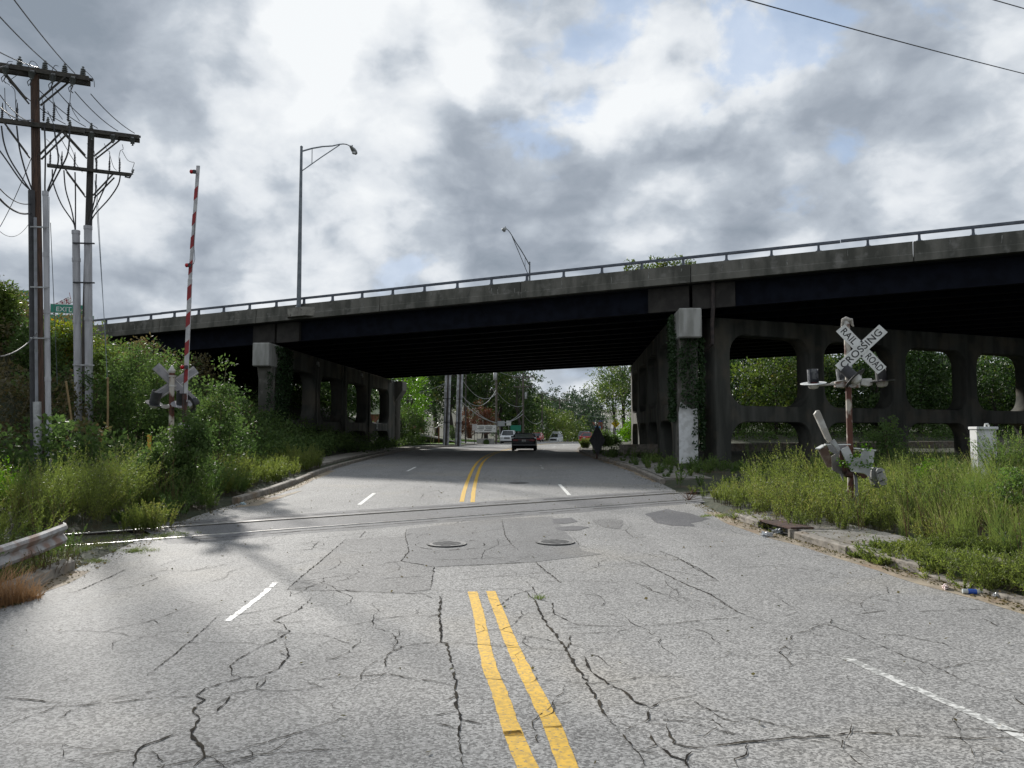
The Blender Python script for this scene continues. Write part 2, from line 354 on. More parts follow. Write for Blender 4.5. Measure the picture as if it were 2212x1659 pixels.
def H(x, y):
    """height of the ground"""
    x = np.asarray(x, float); y = np.asarray(y, float)
    dl = EL(y) - x; dr = x - ER(y); z = zroad(y) - .06
    wav = .10 * np.sin(x * .7 + y * .23) * np.cos(y * .41 - x * .17)
    near_rail = np.exp(-((x * .505 - y * .863 + 17.2) / 1.6) ** 2)
    side = .10 * sst(dl / .4) * (1 - near_rail) + .10 * sst(dl / 3) * (.6 + wav)
    side = np.where(dl > 0, side, 0)
    bank = 6.7 * np.clip((-x - 11.0) / 13.5, 0, 1) ** 1.05 * sst((y - 21) / 17) * (1 - sst((y - 78) / 25))
    z = z + side + np.where(dl > 0, bank, 0)
    rs = .12 * sst(dr / .3) * (1 - near_rail) + (.10 * sst((dr - 2) / 4) + .12 * sst(dr / 3) * sst((y - 16) / 10)) * (.8 + 2 * wav)
    z = z + np.where(dr > 0, rs, 0)
    z = z + np.where(dr > 4, 1.2 * sst((y - 62) / 20) * sst((dr - 4) / 12), 0)
    # rising wooded ground beyond the valley, church lawn on the left
    z = z + np.where(dl > 0, .9 * sst((dl - 6) / 14) * sst((y - 85) / 15) * (1 - sst((y - 170) / 40)), 0)
    off = np.maximum(dl, dr)
    z = z + 14 * sst((off - 12) / 90) * sst((y - 330) / 250)
    z = z + np.where(dl > 40, 10 * sst((dl - 40) / 120) * sst((y - 130) / 120), 0)
    return z
def G(px, py, hi=140.0):
    """road-level point seen at a photograph position"""
    lo = 1.0
    f = lambda Y: P(px, py, Y).z - float(zroad(Y))
    for _ in range(50):
        m_ = (lo + hi) / 2
        if f(m_) > 0: lo = m_
        else: hi = m_
    p = P(px, py, lo); return (p.x, p.y)

def asphalt(name, c, c2, speck=.5, big=.35):
    m_ = bpy.data.materials.new(name); m_.use_nodes = True; nt = m_.node_tree; N = nt.nodes; L = nt.links
    bs = N['Principled BSDF']; bs.inputs['Roughness'].default_value = .82; bs.inputs['Specular IOR Level'].default_value = .35
    ge = N.new('ShaderNodeNewGeometry'); pos = ge.outputs['Position']
    def nz(s_, d_=3, v=pos, rg=.6):
        n = N.new('ShaderNodeTexNoise'); n.inputs['Scale'].default_value = s_; n.inputs['Detail'].default_value = d_; n.inputs['Roughness'].default_value = rg; L.new(v, n.inputs['Vector']); return n.outputs['Fac']
    def mr(v, a, b, lo=0., hi=1.):
        n = N.new('ShaderNodeMapRange'); L.new(v, n.inputs[0]); n.inputs[1].default_value = a; n.inputs[2].default_value = b; n.inputs[3].default_value = lo; n.inputs[4].default_value = hi; return n.outputs[0]
    def mix(f, a, b, mode='MIX'):
        n = N.new('ShaderNodeMix'); n.data_type = 'RGBA'; n.blend_type = mode
        if hasattr(f, 'links'): L.new(f, n.inputs[0])
        else: n.inputs[0].default_value = f
        for i, q in ((6, a), (7, b)):
            if hasattr(q, 'links'): L.new(q, n.inputs[i])
            else: n.inputs[i].default_value = (*q, 1)
        return n.outputs[2]
    vor = N.new('ShaderNodeTexVoronoi'); vor.inputs['Scale'].default_value = 62; L.new(pos, vor.inputs['Vector'])
    gs = N.new('ShaderNodeSeparateColor'); L.new(vor.outputs['Color'], gs.inputs[0])
    stone = mr(gs.outputs[0], .12, .95, 1 - speck, 1 + speck)                  # each stone its own tone
    fine = mr(nz(150, 2), .3, .7, .72, 1.28)
    base = mix(mr(nz(.55, 6), .38, .62, 0, big * 2), c, c2)
    mp = N.new('ShaderNodeMapping'); mp.inputs['Scale'].default_value = (1.1, .10, 1); L.new(pos, mp.inputs[0])
    base = mix(mr(nz(.9, 5, mp.outputs[0]), .45, .7, 0, .40), base, tuple(q * .62 for q in c))   # wheel tracks and old oil
    base = mix(mr(nz(.22, 4), .52, .68, 0, .5), base, (c[0] * 1.10, c[1] * 1.03, c[2] * .90))
    base = mix(mr(nz(1.7, 7, rg=.7), .60, .72, 0, .35), base, tuple(q * .6 for q in c))
    mlt = N.new('ShaderNodeMath'); mlt.operation = 'MULTIPLY'; L.new(stone, mlt.inputs[0]); L.new(fine, mlt.inputs[1])
    sc_ = N.new('ShaderNodeVectorMath'); sc_.operation = 'SCALE'; L.new(base, sc_.inputs[0]); L.new(mlt.outputs[0], sc_.inputs['Scale'])
    # hairline cracks and filled seams in the surface
    nd = N.new('ShaderNodeTexNoise'); nd.inputs['Scale'].default_value = 1.6; nd.inputs['Detail'].default_value = 5; L.new(pos, nd.inputs['Vector'])
    a_ = N.new('ShaderNodeVectorMath'); a_.operation = 'SCALE'; L.new(nd.outputs['Color'], a_.inputs[0]); a_.inputs['Scale'].default_value = .9
    b_ = N.new('ShaderNodeVectorMath'); L.new(pos, b_.inputs[0]); L.new(a_.outputs[0], b_.inputs[1])
    ve = N.new('ShaderNodeTexVoronoi'); ve.feature = 'DISTANCE_TO_EDGE'; ve.inputs['Scale'].default_value = .62; L.new(b_.outputs[0], ve.inputs['Vector'])
    ln_ = mr(ve.outputs['Distance'], .0, .0045, 1., 0.)
    mk = mr(nz(.5, 3), .47, .58, 0., .75)
    mu = N.new('ShaderNodeMath'); mu.operation = 'MULTIPLY'; L.new(ln_, mu.inputs[0]); L.new(mk, mu.inputs[1])
    L.new(mix(mu.outputs[0], sc_.outputs[0], (.03, .028, .025)), bs.inputs['Base Color'])
    b = N.new('ShaderNodeBump'); b.inputs['Distance'].default_value = .004; b.inputs['Strength'].default_value = .8; L.new(gs.outputs[0], b.inputs['Height']); L.new(b.outputs[0], bs.inputs['Normal'])
    return m_
ASPH = asphalt('worn_asphalt', (.255, .252, .245), (.21, .208, .203))
ASPH_N = asphalt('newer_asphalt', (.145, .146, .15), (.12, .121, .124), .35, .3)
ASPH_D = asphalt('dark_patch_asphalt', (.115, .115, .12), (.09, .09, .095), .35, .4)
ASPH_P = asphalt('slurry_patch_asphalt', (.19, .188, .184), (.16, .158, .155), .5, .4)
CRACK = mat('crack_filth', (.022, .02, .018), 1.0, c2=(.05, .044, .034), scale=4, spec=.05)
YPAINT = mat('yellow_road_paint', (.68, .41, .035), .7, c2=(.50, .31, .045), scale=26, c3=(.21, .17, .10), c3s=38, c3r=(.585, .64))
WPAINT = mat('white_road_paint', (.74, .74, .71), .65, c2=(.60, .60, .57), scale=15, c3=(.26, .26, .25), c3s=22, c3r=(.55, .60))
WPAINT_L = mat('worn_white_road_paint', (.68, .68, .66), .65, c2=(.30, .30, .29), scale=26, contrast=(.50, .58), mix=1.0)
WPAINT_F = mat('faded_white_road_paint', (.56, .56, .54), .7, c2=(.24, .24, .23), scale=22, contrast=(.42, .54), mix=1.0)

def grid_mesh(name, X, Y, Z, mat_, kind=None, parent=None, smooth=True):
    r, c = X.shape; me = bpy.data.meshes.new(name)
    v = np.stack([X, Y, Z], -1).reshape(-1, 3)
    i = np.arange(r * c).reshape(r, c); f = np.stack([i[:-1, :-1], i[:-1, 1:], i[1:, 1:], i[1:, :-1]], -1).reshape(-1, 4)
    me.vertices.add(len(v)); me.vertices.foreach_set('co', v.ravel())
    me.loops.add(f.size); me.loops.foreach_set('vertex_index', f.ravel()); me.polygons.add(len(f))
    me.polygons.foreach_set('loop_start', np.arange(0, f.size, 4)); me.polygons.foreach_set('loop_total', np.full(len(f), 4))
    me.update(); me.validate()
    if smooth: me.polygons.foreach_set('use_smooth', [True] * len(f))
    me.materials.append(mat_)
    return link(name, me, parent, kind)

ks = np.array([0, .15, .3, .5, .8, 1.2, 1.7, 2.3, 3, 4, 5, 6.2, 7.5, 9, 10.5, 12, 14, 16, 18, 20, 23, 27, 32, 40, 52, 70, 100, 150, 230, 350, 600, 1000, 1800, 3000])
yg = np.concatenate([np.arange(-30, 70, 1.0), np.arange(70, 200, 4), np.arange(200, 700, 20), np.arange(700, 2400, 150), [3000, 5000]])
rows = []
for y in yg:
    el, er = float(EL(y)), float(ER(y))
    rows.append(np.concatenate([el - ks[::-1], np.linspace(el, er, 8)[1:-1], er + ks]))
GX = np.array(rows); GY = np.repeat(yg[:, None], GX.shape[1], 1)
ground = grid_mesh('ground', GX, GY, H(GX, GY), None or mat('ground_soil', (.040, .042, .020), .95, c2=(.022, .03, .012), scale=2.5, bump=.05, bscale=9, c3=(.07, .052, .032), c3s=1.1), 'structure')
tag(ground, 'weedy brown and green ground on both sides of the road', None)

def sheet(name, x0, x1, ys, dz, mat_, parent=None, kind='structure', n=6):
    X = np.array([np.linspace(x0(y), x1(y), n) for y in ys]); Yv = np.repeat(np.array(ys)[:, None], n, 1)
    return grid_mesh(name, X, Yv, np.repeat((zroad(np.array(ys)) + dz)[:, None], n, 1), mat_, kind, parent, smooth=False)
road = sheet('road', lambda y: float(EL(y)) - .02, lambda y: float(ER(y)) + .02, [q for q in YR if q < 700], 0.0, ASPH)
tag(road, 'cracked grey four lane road running under the highway bridge')

def poly_patch(name, pts, dz, mat_, parent=road, kind='structure'):
    """flat patch of road surface with given outline, draped on the road rows"""
    bm = bmesh.new(); vs = [bm.verts.new((x, y, 0)) for x, y in pts]; bm.faces.new(vs)
    y0, y1 = min(p[1] for p in pts), max(p[1] for p in pts)
    for q in YR:
        if y0 < q < y1: bmesh.ops.bisect_plane(bm, geom=bm.verts[:] + bm.edges[:] + bm.faces[:], plane_co=(0, q, 0), plane_no=(0, 1, 0))
    for v in bm.verts: v.co.z = float(zroad(v.co.y)) + dz
    me = bpy.data.meshes.new(name); bm.to_mesh(me); bm.free(); me.materials.append(mat_)
    if me.polygons and me.polygons[0].normal.z < 0: me.flip_normals()
    return link(name, me, parent, kind)
def rough_outline(pts, amp, step=.25, seed=1):
    r_ = random.Random(seed); out = []
    for (a, b) in zip(pts, pts[1:] + pts[:1]):
        L_ = math.dist(a, b); n = max(1, int(L_ / step))
        for i in range(n):
            t = i / n; k = 0 if i == 0 else r_.uniform(-amp, amp); nx, ny = (b[1] - a[1]) / L_, -(b[0] - a[0]) / L_
            out.append((a[0] + (b[0] - a[0]) * t + nx * k, a[1] + (b[1] - a[1]) * t + ny * k))
    return out
def ribbon(pts, w, dz, name, mat_, parent=road, kind=None, jit=0.0, step=.3, seed=3, wvar=0.0, uneven=0.0, breaks=0.0, lab=None):
    r_ = random.Random(seed); ctr = []
    for a, b in zip(pts, pts[1:]):
        n = max(1, int(math.dist(a, b) / step))
        for i in range(n): t = i / n; ctr.append((a[0] + (b[0] - a[0]) * t, a[1] + (b[1] - a[1]) * t))
    ctr.append(pts[-1]); ctr2 = []
    for i, p in enumerate(ctr):
        k = 0 if i in (0, len(ctr) - 1) else jit; ctr2.append((p[0] + r_.uniform(-k, k), p[1] + r_.uniform(-k, k)))
    # insert the road's row lines so that the ribbon lies on it
    pts2 = [ctr2[0]]
    for a, b in zip(ctr2, ctr2[1:]):
        qs = sorted([q for q in YR if min(a[1], b[1]) < q < max(a[1], b[1])], reverse=a[1] > b[1])
        for q in qs: t = (q - a[1]) / (b[1] - a[1]); pts2.append((a[0] + (b[0] - a[0]) * t, q))
        pts2.append(b)
    mb = MB(); vs = []
    npt = len(pts2)
    for i, p in enumerate(pts2):
        a, b = pts2[max(i - 1, 0)], pts2[min(i + 1, len(pts2) - 1)]
        d = math.dist(a, b) or 1; nx, ny = -(b[1] - a[1]) / d, (b[0] - a[0]) / d
        ww = w * (1 + r_.uniform(-wvar, wvar)) / 2 * (min(1, .25 + 4.0 * i / npt, .25 + 4.0 * (npt - 1 - i) / npt) if name == 'crack' else 1); e1, e2 = r_.uniform(-uneven, uneven), r_.uniform(-uneven, uneven)
        q1 = (p[0] + nx * (ww + e1), p[1] + ny * (ww + e1)); q2 = (p[0] - nx * (ww + e2), p[1] - ny * (ww + e2))
        vs += [(q1[0], q1[1], float(zroad(q1[1])) + dz), (q2[0], q2[1], float(zroad(q2[1])) + dz)]
    fs = [(2 * i, 2 * i + 1, 2 * i + 3, 2 * i + 2) for i in range(len(pts2) - 1) if r_.random() >= breaks]
    mb.add(vs, fs); return mb

# --- rails across the road
RD = Vector((.863, .505, 0)); RN = Vector((-.505, .863, 0))
rail_far0 = Vector((-7.0, 16.1, 0)); rail_near0 = Vector((-6.28, 14.72, 0))
def rail_pts(p0, a, b, n=24): return [p0 + RD * (a + (b - a) * i / n) for i in range(n + 1)]
band = []
for p0, off, s0, s1 in ((rail_far0, .75, -.6, 15.3), ): pass
bandA = [tuple((rail_near0 + RD * s_ - RN * (.72 + .05 * math.sin(s_ * 2.3))).xy) for s_ in np.arange(-.3, 14.2, .7)]
bandB = [tuple((rail_far0 + RD * s_ + RN * (.8 + .05 * math.sin(s_ * 1.7))).xy) for s_ in np.arange(14.0, -.9, -.7)]
tag(poly_patch('asphalt_band', rough_outline(bandA + bandB, .02, .4), .002, ASPH_N), 'darker asphalt band around the rails')
mbT = []
for (p0, nm) in ((rail_far0, 'far'), (rail_near0, 'near')):
    mb = MB(); mf = MB()
    pts = rail_pts(p0, -5.5, 19.5, 60)
    def prof(pts, offs, z0, z1, mb, top=True):
        vs = []
        for p in pts:
            zz = float(zroad(p.y)) if EL(p.y) < p.x < ER(p.y) else float(zroad(p.y)) - .01
            a = p + RN * offs[0]; b = p + RN * offs[1]; vs += [(a.x, a.y, zz + z0), (a.x, a.y, zz + z1), (b.x, b.y, zz + z1), (b.x, b.y, zz + z0)]
        for i in range(len(pts) - 1):
            k = i * 4; mb.add([], []); 
        base = len(mb.v); mb.v += vs
        for i in range(len(pts) - 1):
            k = base + i * 4
            for a_, b_ in ((0, 1), (1, 2), (2, 3)): mb.f.append((k + a_, k + b_, k + 4 + b_, k + 4 + a_))
    prof(pts, (-.036, .036), -.05, .016, mb)
    t = tag(link('railway_rail', mb.mesh('railway_rail', STEELR)), ('farther' if nm == 'far' else 'nearer') + ' steel rail set flush in the road at the level crossing', 'rail', 'rails of the level crossing')
    prof(pts, (.036, .14) if nm == 'near' else (-.14, -.036), -.05, .006, mf)
    link('flangeway', mf.mesh('flangeway', CRACK), t)
    seam = ribbon([tuple((p0 + RN * (.42 if nm == 'far' else -.40) + RD * s_).xy) for s_ in np.arange(-.2, 14.4, .8)], .035, .0045, 'asphalt_seam', CRACK, jit=.04, wvar=.7, breaks=.12, seed=8)
    link('asphalt_seam', seam.mesh('asphalt_seam', CRACK), road, 'structure')

# --- surface patches, markings
def C1(x, y): return G(384 + x / 1.8328, 987.5 + y / 1.8328)
def C2(x, y): return G(x / 2.016, 1206.9 + y / 2.016)
def C3(x, y): return G(1097.2 + x / 1.9843, 1206.9 + y / 1.9843)
pA = [C1(*q) for q in [(430, 525), (665, 325), (900, 315), (915, 370), (885, 410), (1015, 435), (1000, 525), (950, 540), (700, 530)]]
tag(poly_patch('asphalt_patch', rough_outline(pA, .015, .3), .002, ASPH_P), 'pale rectangular patch left of the yellow lines')
pB = [C1(*q) for q in [(910, 285), (1260, 245), (1480, 235), (1560, 320), (1600, 370), (1680, 385), (1420, 415), (1015, 435), (890, 415), (915, 370), (900, 315)]]
tag(poly_patch('asphalt_patch', rough_outline(pB, .02, .3, 4), .0035, asphalt('manhole_patch_asphalt', (.168, .168, .167), (.14, .14, .14), .4, .4)), 'smoother darker patch around the two manholes')
pC = [C1(*q) for q in [(1850, 225), (1935, 205), (2010, 220), (2110, 245), (2030, 262), (2050, 275), (1960, 272), (1900, 262)]]
tag(poly_patch('asphalt_patch', rough_outline(pC, .03, .2, 5), .0035, ASPH_D), 'dark tarry patch beside the right kerb')
for q, sd in (([(1480, 245), (1560, 240), (1585, 255), (1530, 265), (1490, 262)], 6), ([(1490, 280), (1560, 272), (1630, 278), (1590, 290), (1520, 292)], 7), ([(1640, 250), (1700, 243), (1760, 250), (1755, 285), (1700, 280), (1650, 262)], 9)):
    tag(poly_patch('asphalt_patch', rough_outline([C1(*t) for t in q], .03, .2, sd), .005, ASPH_P if sd == 9 else ASPH_D), 'small dark filled pothole patch')

def mark(pts, w, mat_, lab, seed=3, **kw):
    mb = ribbon(pts, w, kw.pop('dz', .004), 'm', mat_, seed=seed, **kw)
    return tag(link('road_marking', mb.mesh('road_marking', mat_), road, 'structure'), lab)
yl = [C1(*q) for q in [(1385, 1228), (1330, 1100), (1280, 950), (1240, 850), (1215, 750), (1195, 640), (1180, 580), (1167, 533)]]
yr_ = [C1(*q) for q in [(1545, 1228), (1480, 1060), (1400, 900), (1345, 790), (1305, 700), (1270, 610), (1238, 531)]]
def extend(p, d=6.0):
    a, b = p[0], p[1]; L_ = math.dist(a, b); return [(a[0] + (a[0] - b[0]) / L_ * d, a[1] + (a[1] - b[1]) / L_ * d)] + p
def smooth_line(p, k=8):
    out = []
    for i in range(len(p) - 1):
        a, b, c, d = (Vector(p[max(i - 1, 0)]), Vector(p[i]), Vector(p[i + 1]), Vector(p[min(i + 2, len(p) - 1)]))
        for j in range(k): t = j / k; out.append(tuple(.5 * ((2 * b) + (c - a) * t + (2 * a - 5 * b + 4 * c - d) * t * t + (3 * b - a - 3 * c + d) * t ** 3)))
    return out + [tuple(p[-1])]
mark(smooth_line(extend(yl)), .122, YPAINT, 'left yellow centre line in the foreground', 11, jit=.003, step=.09, uneven=.0035)
mark(smooth_line(extend(yr_)), .122, YPAINT, 'right yellow centre line in the foreground', 12, jit=.003, step=.09, uneven=.0035)
ys2 = [20.7, 23, 26, 29.5]
mark([(float(xc(y)) - .13, y) for y in [20.7, 23, 26, 30, 35, 40, 46, 52, 58, 64, 70, 78, 86, 94, 105, 120, 140, 160]], .12, YPAINT, 'left yellow centre line beyond the rails', 13, uneven=.005, step=1)
mark([(float(xc(y)) + .16, y) for y in [20.6, 23, 26, 30, 35, 40, 46, 52, 58, 64, 70, 78, 86, 94, 105, 120, 140, 160]], .12, YPAINT, 'right yellow centre line beyond the rails', 14, uneven=.005, step=1)
mark([C1(387, 497), C1(335, 545), C1(262, 600), C1(195, 651)], .072, WPAINT_L, 'worn white lane dash on the left near lane', 15, step=.06, uneven=.012, breaks=.05)
mark([C1(778, 143), C1(718, 189)], .11, WPAINT, 'white lane dash left beyond the rails', 16)
mark([C1(942, 39), C1(908, 56)], .11, WPAINT, 'white lane dash in the bridge shade', 17)
mark([C1(1511, 108), C1(1551, 151)], .11, WPAINT, 'white lane dash right beyond the rails', 18)
mark([C1(1436, 32), C1(1446, 47)], .11, WPAINT_F, 'broken white lane dash in the bridge shade', 19, breaks=.3)
mark([C3(1440, 420), C3(1600, 495), C3(1800, 580), C3(2000, 670), C3(2212, 770), C3(2500, 900)], .10, WPAINT_F, 'faded white lane line at the lower right', 20, step=.1, uneven=.012)
for i in range(8):
    y0 = 57 + i * 12.2
    mark([(float(xc(y)) - 3.1, y) for y in (y0, y0 + 1.5, y0 + 3)], .11, WPAINT, 'white lane dash far down the road', 30 + i)
    mark([(float(xc(y)) + 3.1, y) for y in (y0 + 4, y0 + 5.5, y0 + 7)], .11, WPAINT, 'white lane dash far down the road', 50 + i)

# --- cracks
cr_pts = [
 (C2, [(0, 606), (150, 618), (260, 630), (225, 655), (0, 737)], .016), (C2, [(0, 668), (205, 650), (480, 632), (700, 605), (850, 600), (890, 570), (1050, 520), (1130, 515), (1210, 480), (1258, 430), (1240, 365)], .020),
 (C2, [(850, 600), (893, 615), (835, 660), (870, 700), (830, 770), (880, 820), (885, 870), (840, 911)], .034), (C2, [(893, 612), (1115, 568), (1180, 578), (1290, 575), (1400, 560), (1340, 540)], .016),
 (C2, [(1115, 568), (1150, 545), (1160, 515)], .016), (C2, [(1340, 540), (1430, 522), (1560, 515), (1685, 503), (1780, 522), (1880, 535), (1975, 558)], .017),
 (C2, [(870, 700), (940, 670), (1010, 600), (920, 640)], .013), (C2, [(1050, 520), (1010, 508), (1003, 465), (1100, 400), (1210, 350), (1258, 320), (1235, 290), (1190, 270), (1300, 225), (1365, 165)], .021),
 (C2, [(885, 888), (1000, 885), (1110, 856), (1300, 842), (1450, 832), (1540, 838)], .018), (C2, [(830, 765), (750, 770), (600, 830), (580, 911)], .020), (C2, [(600, 830), (400, 858)], .010),
 (C2, [(1925, 155), (1915, 240), (1922, 365), (1945, 370), (1985, 530), (1985, 600), (2000, 700), (2000, 800), (2018, 911)], .030), (C2, [(1922, 365), (1840, 368), (1750, 385), (1680, 425), (1678, 470)], .018), (C2, [(1680, 425), (1560, 428), (1360, 440)], .009),
 (C2, [(1975, 665), (1890, 685), (1760, 688), (1640, 698)], .013), (C2, [(1890, 712), (1980, 745)], .012), (C2, [(960, 240), (830, 360), (620, 530)], .016), (C2, [(220, 160), (330, 145), (480, 80), (560, 42), (620, 38)], .024), (C2, [(550, 375), (660, 325), (900, 310), (1140, 285), (1400, 270), (1600, 262)], .009),
 (C2, [(1250, 135), (1350, 142), (1500, 140), (1700, 150), (1850, 155), (1925, 152)], .020),
 (C1, [(430, 527), (500, 465), (580, 400), (665, 325)], .024), (C1, [(665, 322), (720, 318), (745, 293)], .018), (C1, [(760, 315), (900, 312), (915, 372), (885, 412), (1015, 436), (1000, 525)], .026), (C1, [(1015, 436), (1230, 427), (1415, 416)], .024), (C1, [(900, 312), (905, 285)], .015),
 (C1, [(1415, 416), (1455, 450), (1520, 500)], .028), (C1, [(1285, 250), (1295, 310), (1320, 345), (1350, 370)], .022), (C1, [(430, 375), (530, 365), (560, 330)], .022), (C1, [(0, 345), (230, 327)], .026), (C1, [(1000, 270), (1100, 262), (1140, 250)], .026), (C1, [(1000, 525), (1120, 530), (1380, 518)], .012),
 (C1, [(1040, 550), (1035, 620), (1045, 735)], .026), (C1, [(1905, 372), (1980, 400), (2060, 440), (2140, 490)], .022), (C1, [(1820, 405), (1900, 450), (1990, 495), (2110, 545), (2200, 600)], .020), (C1, [(1560, 310), (1590, 350), (1690, 383)], .010), (C1, [(960, 165), (975, 145), (1030, 130), (1045, 145)], .02),
 (C3, [(60, 125), (120, 185), (150, 260), (200, 320), (255, 400), (310, 490), (370, 580), (410, 660), (480, 740), (545, 820), (590, 897)], .034), (C3, [(105, 120), (130, 175), (190, 190), (195, 235), (260, 270), (300, 285), (420, 290), (560, 290), (700, 280), (860, 262), (1050, 250), (1200, 243), (1245, 225)], .016),
 (C3, [(205, 300), (420, 290)], .010), (C3, [(240, 328), (350, 320), (470, 315), (560, 292)], .013), (C3, [(270, 330), (265, 365), (250, 392)], .016), (C3, [(325, 420), (350, 480), (400, 515), (430, 540), (500, 570), (540, 610), (610, 640), (690, 605), (790, 592)], .032),
 (C3, [(405, 635), (480, 633), (530, 625)], .015), (C3, [(610, 645), (600, 690), (500, 738)], .022), (C3, [(610, 645), (680, 675), (800, 685), (880, 690), (940, 750), (1020, 785)], .016), (C3, [(790, 610), (860, 650), (930, 690), (1000, 705)], .013),
 (C3, [(680, 685), (680, 740), (715, 795), (800, 815), (900, 800), (1025, 790), (1200, 770), (1370, 762), (1460, 745), (1600, 752), (1800, 765), (1960, 772), (2212, 765)], .026), (C3, [(600, 745), (630, 800), (545, 835)], .022), (C3, [(630, 800), (700, 845), (760, 865), (790, 830)], .024),
 (C3, [(1025, 795), (1020, 840), (975, 860), (985, 897)], .024), (C3, [(760, 865), (775, 897)], .022), (C3, [(560, 10), (640, 50), (750, 105), (870, 155), (940, 205), (1025, 248), (1130, 278)], .021), (C3, [(730, 0), (800, 40), (900, 95)], .022),
 (C3, [(540, 100), (620, 140), (700, 165)], .011), (C3, [(740, 105), (900, 90)], .010), (C3, [(1120, 145), (1180, 185), (1240, 220)], .010), (C3, [(1130, 278), (1380, 285), (1480, 320), (1620, 385), (1700, 420), (1800, 450), (1960, 530), (2120, 570)], .012),
 (C3, [(1385, 245), (1500, 240), (1600, 225), (1760, 227), (1940, 220), (2200, 212)], .015), (C3, [(1380, 285), (1390, 260)], .016), (C3, [(1550, 165), (1630, 150), (1625, 120)], .012), (C3, [(1650, 480), (1790, 465), (1850, 475), (2000, 440), (2170, 430)], .010), (C3, [(2030, 255), (2100, 290), (2210, 305)], .014), (C3, [(2170, 590), (2190, 620), (2212, 630)], .02),
 (C3, [(885, 38), (1000, 40), (1130, 30), (1300, 20)], .010), (C3, [(1280, 75), (1440, 82), (1640, 90)], .008),
]
mb = MB()
for i, (f, pts, w) in enumerate(cr_pts):
    q = [f(*t) for t in pts]
    r_ = ribbon(q, w * .46 + .002, .0062, 'crack', CRACK, jit=.009 + w * .12, step=.05, seed=100 + i, wvar=.85, uneven=w * .12, breaks=.03)
    mb.add(r_.v, r_.f)
    rr = random.Random(500 + i)                                   # short side branches
    for a, b in zip(q, q[1:]):
        if rr.random() < .35 and math.dist(a, b) > .25 and w > .014:
            th = math.atan2(b[1] - a[1], b[0] - a[0]) + rr.choice((-1, 1)) * rr.uniform(.5, 1.3); l = rr.uniform(.12, .35)
            r2 = ribbon([b, (b[0] + math.cos(th) * l, b[1] + math.sin(th) * l)], w * .35, .0062, 'crack', CRACK, jit=.012, step=.06, seed=900 + i, wvar=.6); mb.add(r2.v, r2.f)
rr = random.Random(77)                                            # web of fine cracks
for k in range(120):
    y = 3.4 + 12 * rr.random() ** 1.1; x = rr.uniform(-5.6, 5.4); th = rr.choice((rr.gauss(.1, .35), rr.gauss(1.57, .4), rr.uniform(0, 3.14))); L_ = rr.uniform(.5, 2.4); q = [(x, y)]
    for s_ in range(int(L_ / .18)):
        th += rr.gauss(0, .28); x += math.cos(th) * .18; y += math.sin(th) * .18; q.append((x, y))
        if rr.random() < .12 and len(q) > 2:
            t2 = th + rr.choice((-1, 1)) * rr.uniform(.6, 1.4); l2 = rr.uniform(.15, .6); r2 = ribbon([(x, y), (x + math.cos(t2) * l2 * .5, y + math.sin(t2) * l2 * .5), (x + math.cos(t2 + .3) * l2, y + math.sin(t2 + .3) * l2)], .005, .0062, 'crack', CRACK, jit=.008, step=.05, seed=k, wvar=.8, breaks=.1); mb.add(r2.v, r2.f)
    if len(q) > 2 and all(EL(p_[1]) + .3 < p_[0] < ER(p_[1]) - .3 for p_ in q): r2 = ribbon(q, rr.uniform(.004, .009), .0062, 'crack', CRACK, jit=.010, step=.05, seed=2000 + k, wvar=.85, breaks=.10); mb.add(r2.v, r2.f)
tag(link('crack', mb.mesh('crack', CRACK), road, 'stuff'), 'dark cracks branching over the asphalt')

# --- manholes
def manhole(px, py, lab, r=.31):
    x, y = G(px, py); z = float(zroad(y))
    t = thing('manhole_cover', lab, 'manhole cover', (x, y, z), 'manhole covers in the road')
    a = MB(); a.lathe([(r, .013), (r * 1.14, .019), (r * 1.14, .012), (r * 1.16, .012)], 28); a.build('frame', IRON, t)
    mb = MB(); mb.lathe([(r * .985, .0), (r * .985, .015), (r * .9, .018)], 28)
    for k in range(-4, 5):
        L_ = math.sqrt(max(0, (r * .82) ** 2 - (k * .06) ** 2))
        if L_ > .05: mb.box((0, k * .06, .021), (L_ * 2, .022, .008)); 
    mb.build('lid', IRON, t)
    return t
manhole(965, 1176, 'left of the two manhole covers in the smoother patch')
manhole(1199, 1172, 'right of the two manhole covers in the smoother patch')
manhole(1120, 1043, 'manhole cover at the edge of the bridge shade', .3)
ring = MB(); x, y = G(972, 1177); pts = [(x + .62 * math.cos(a), y + .55 * math.sin(a)) for a in np.linspace(0, 2 * math.pi, 26)]
tag(link('asphalt_patch', ribbon(pts, .02, .0062, 'r', CRACK, jit=.02, breaks=.45, wvar=.6).mesh('asphalt_patch', CRACK), road, 'structure'), 'seam round the left manhole')

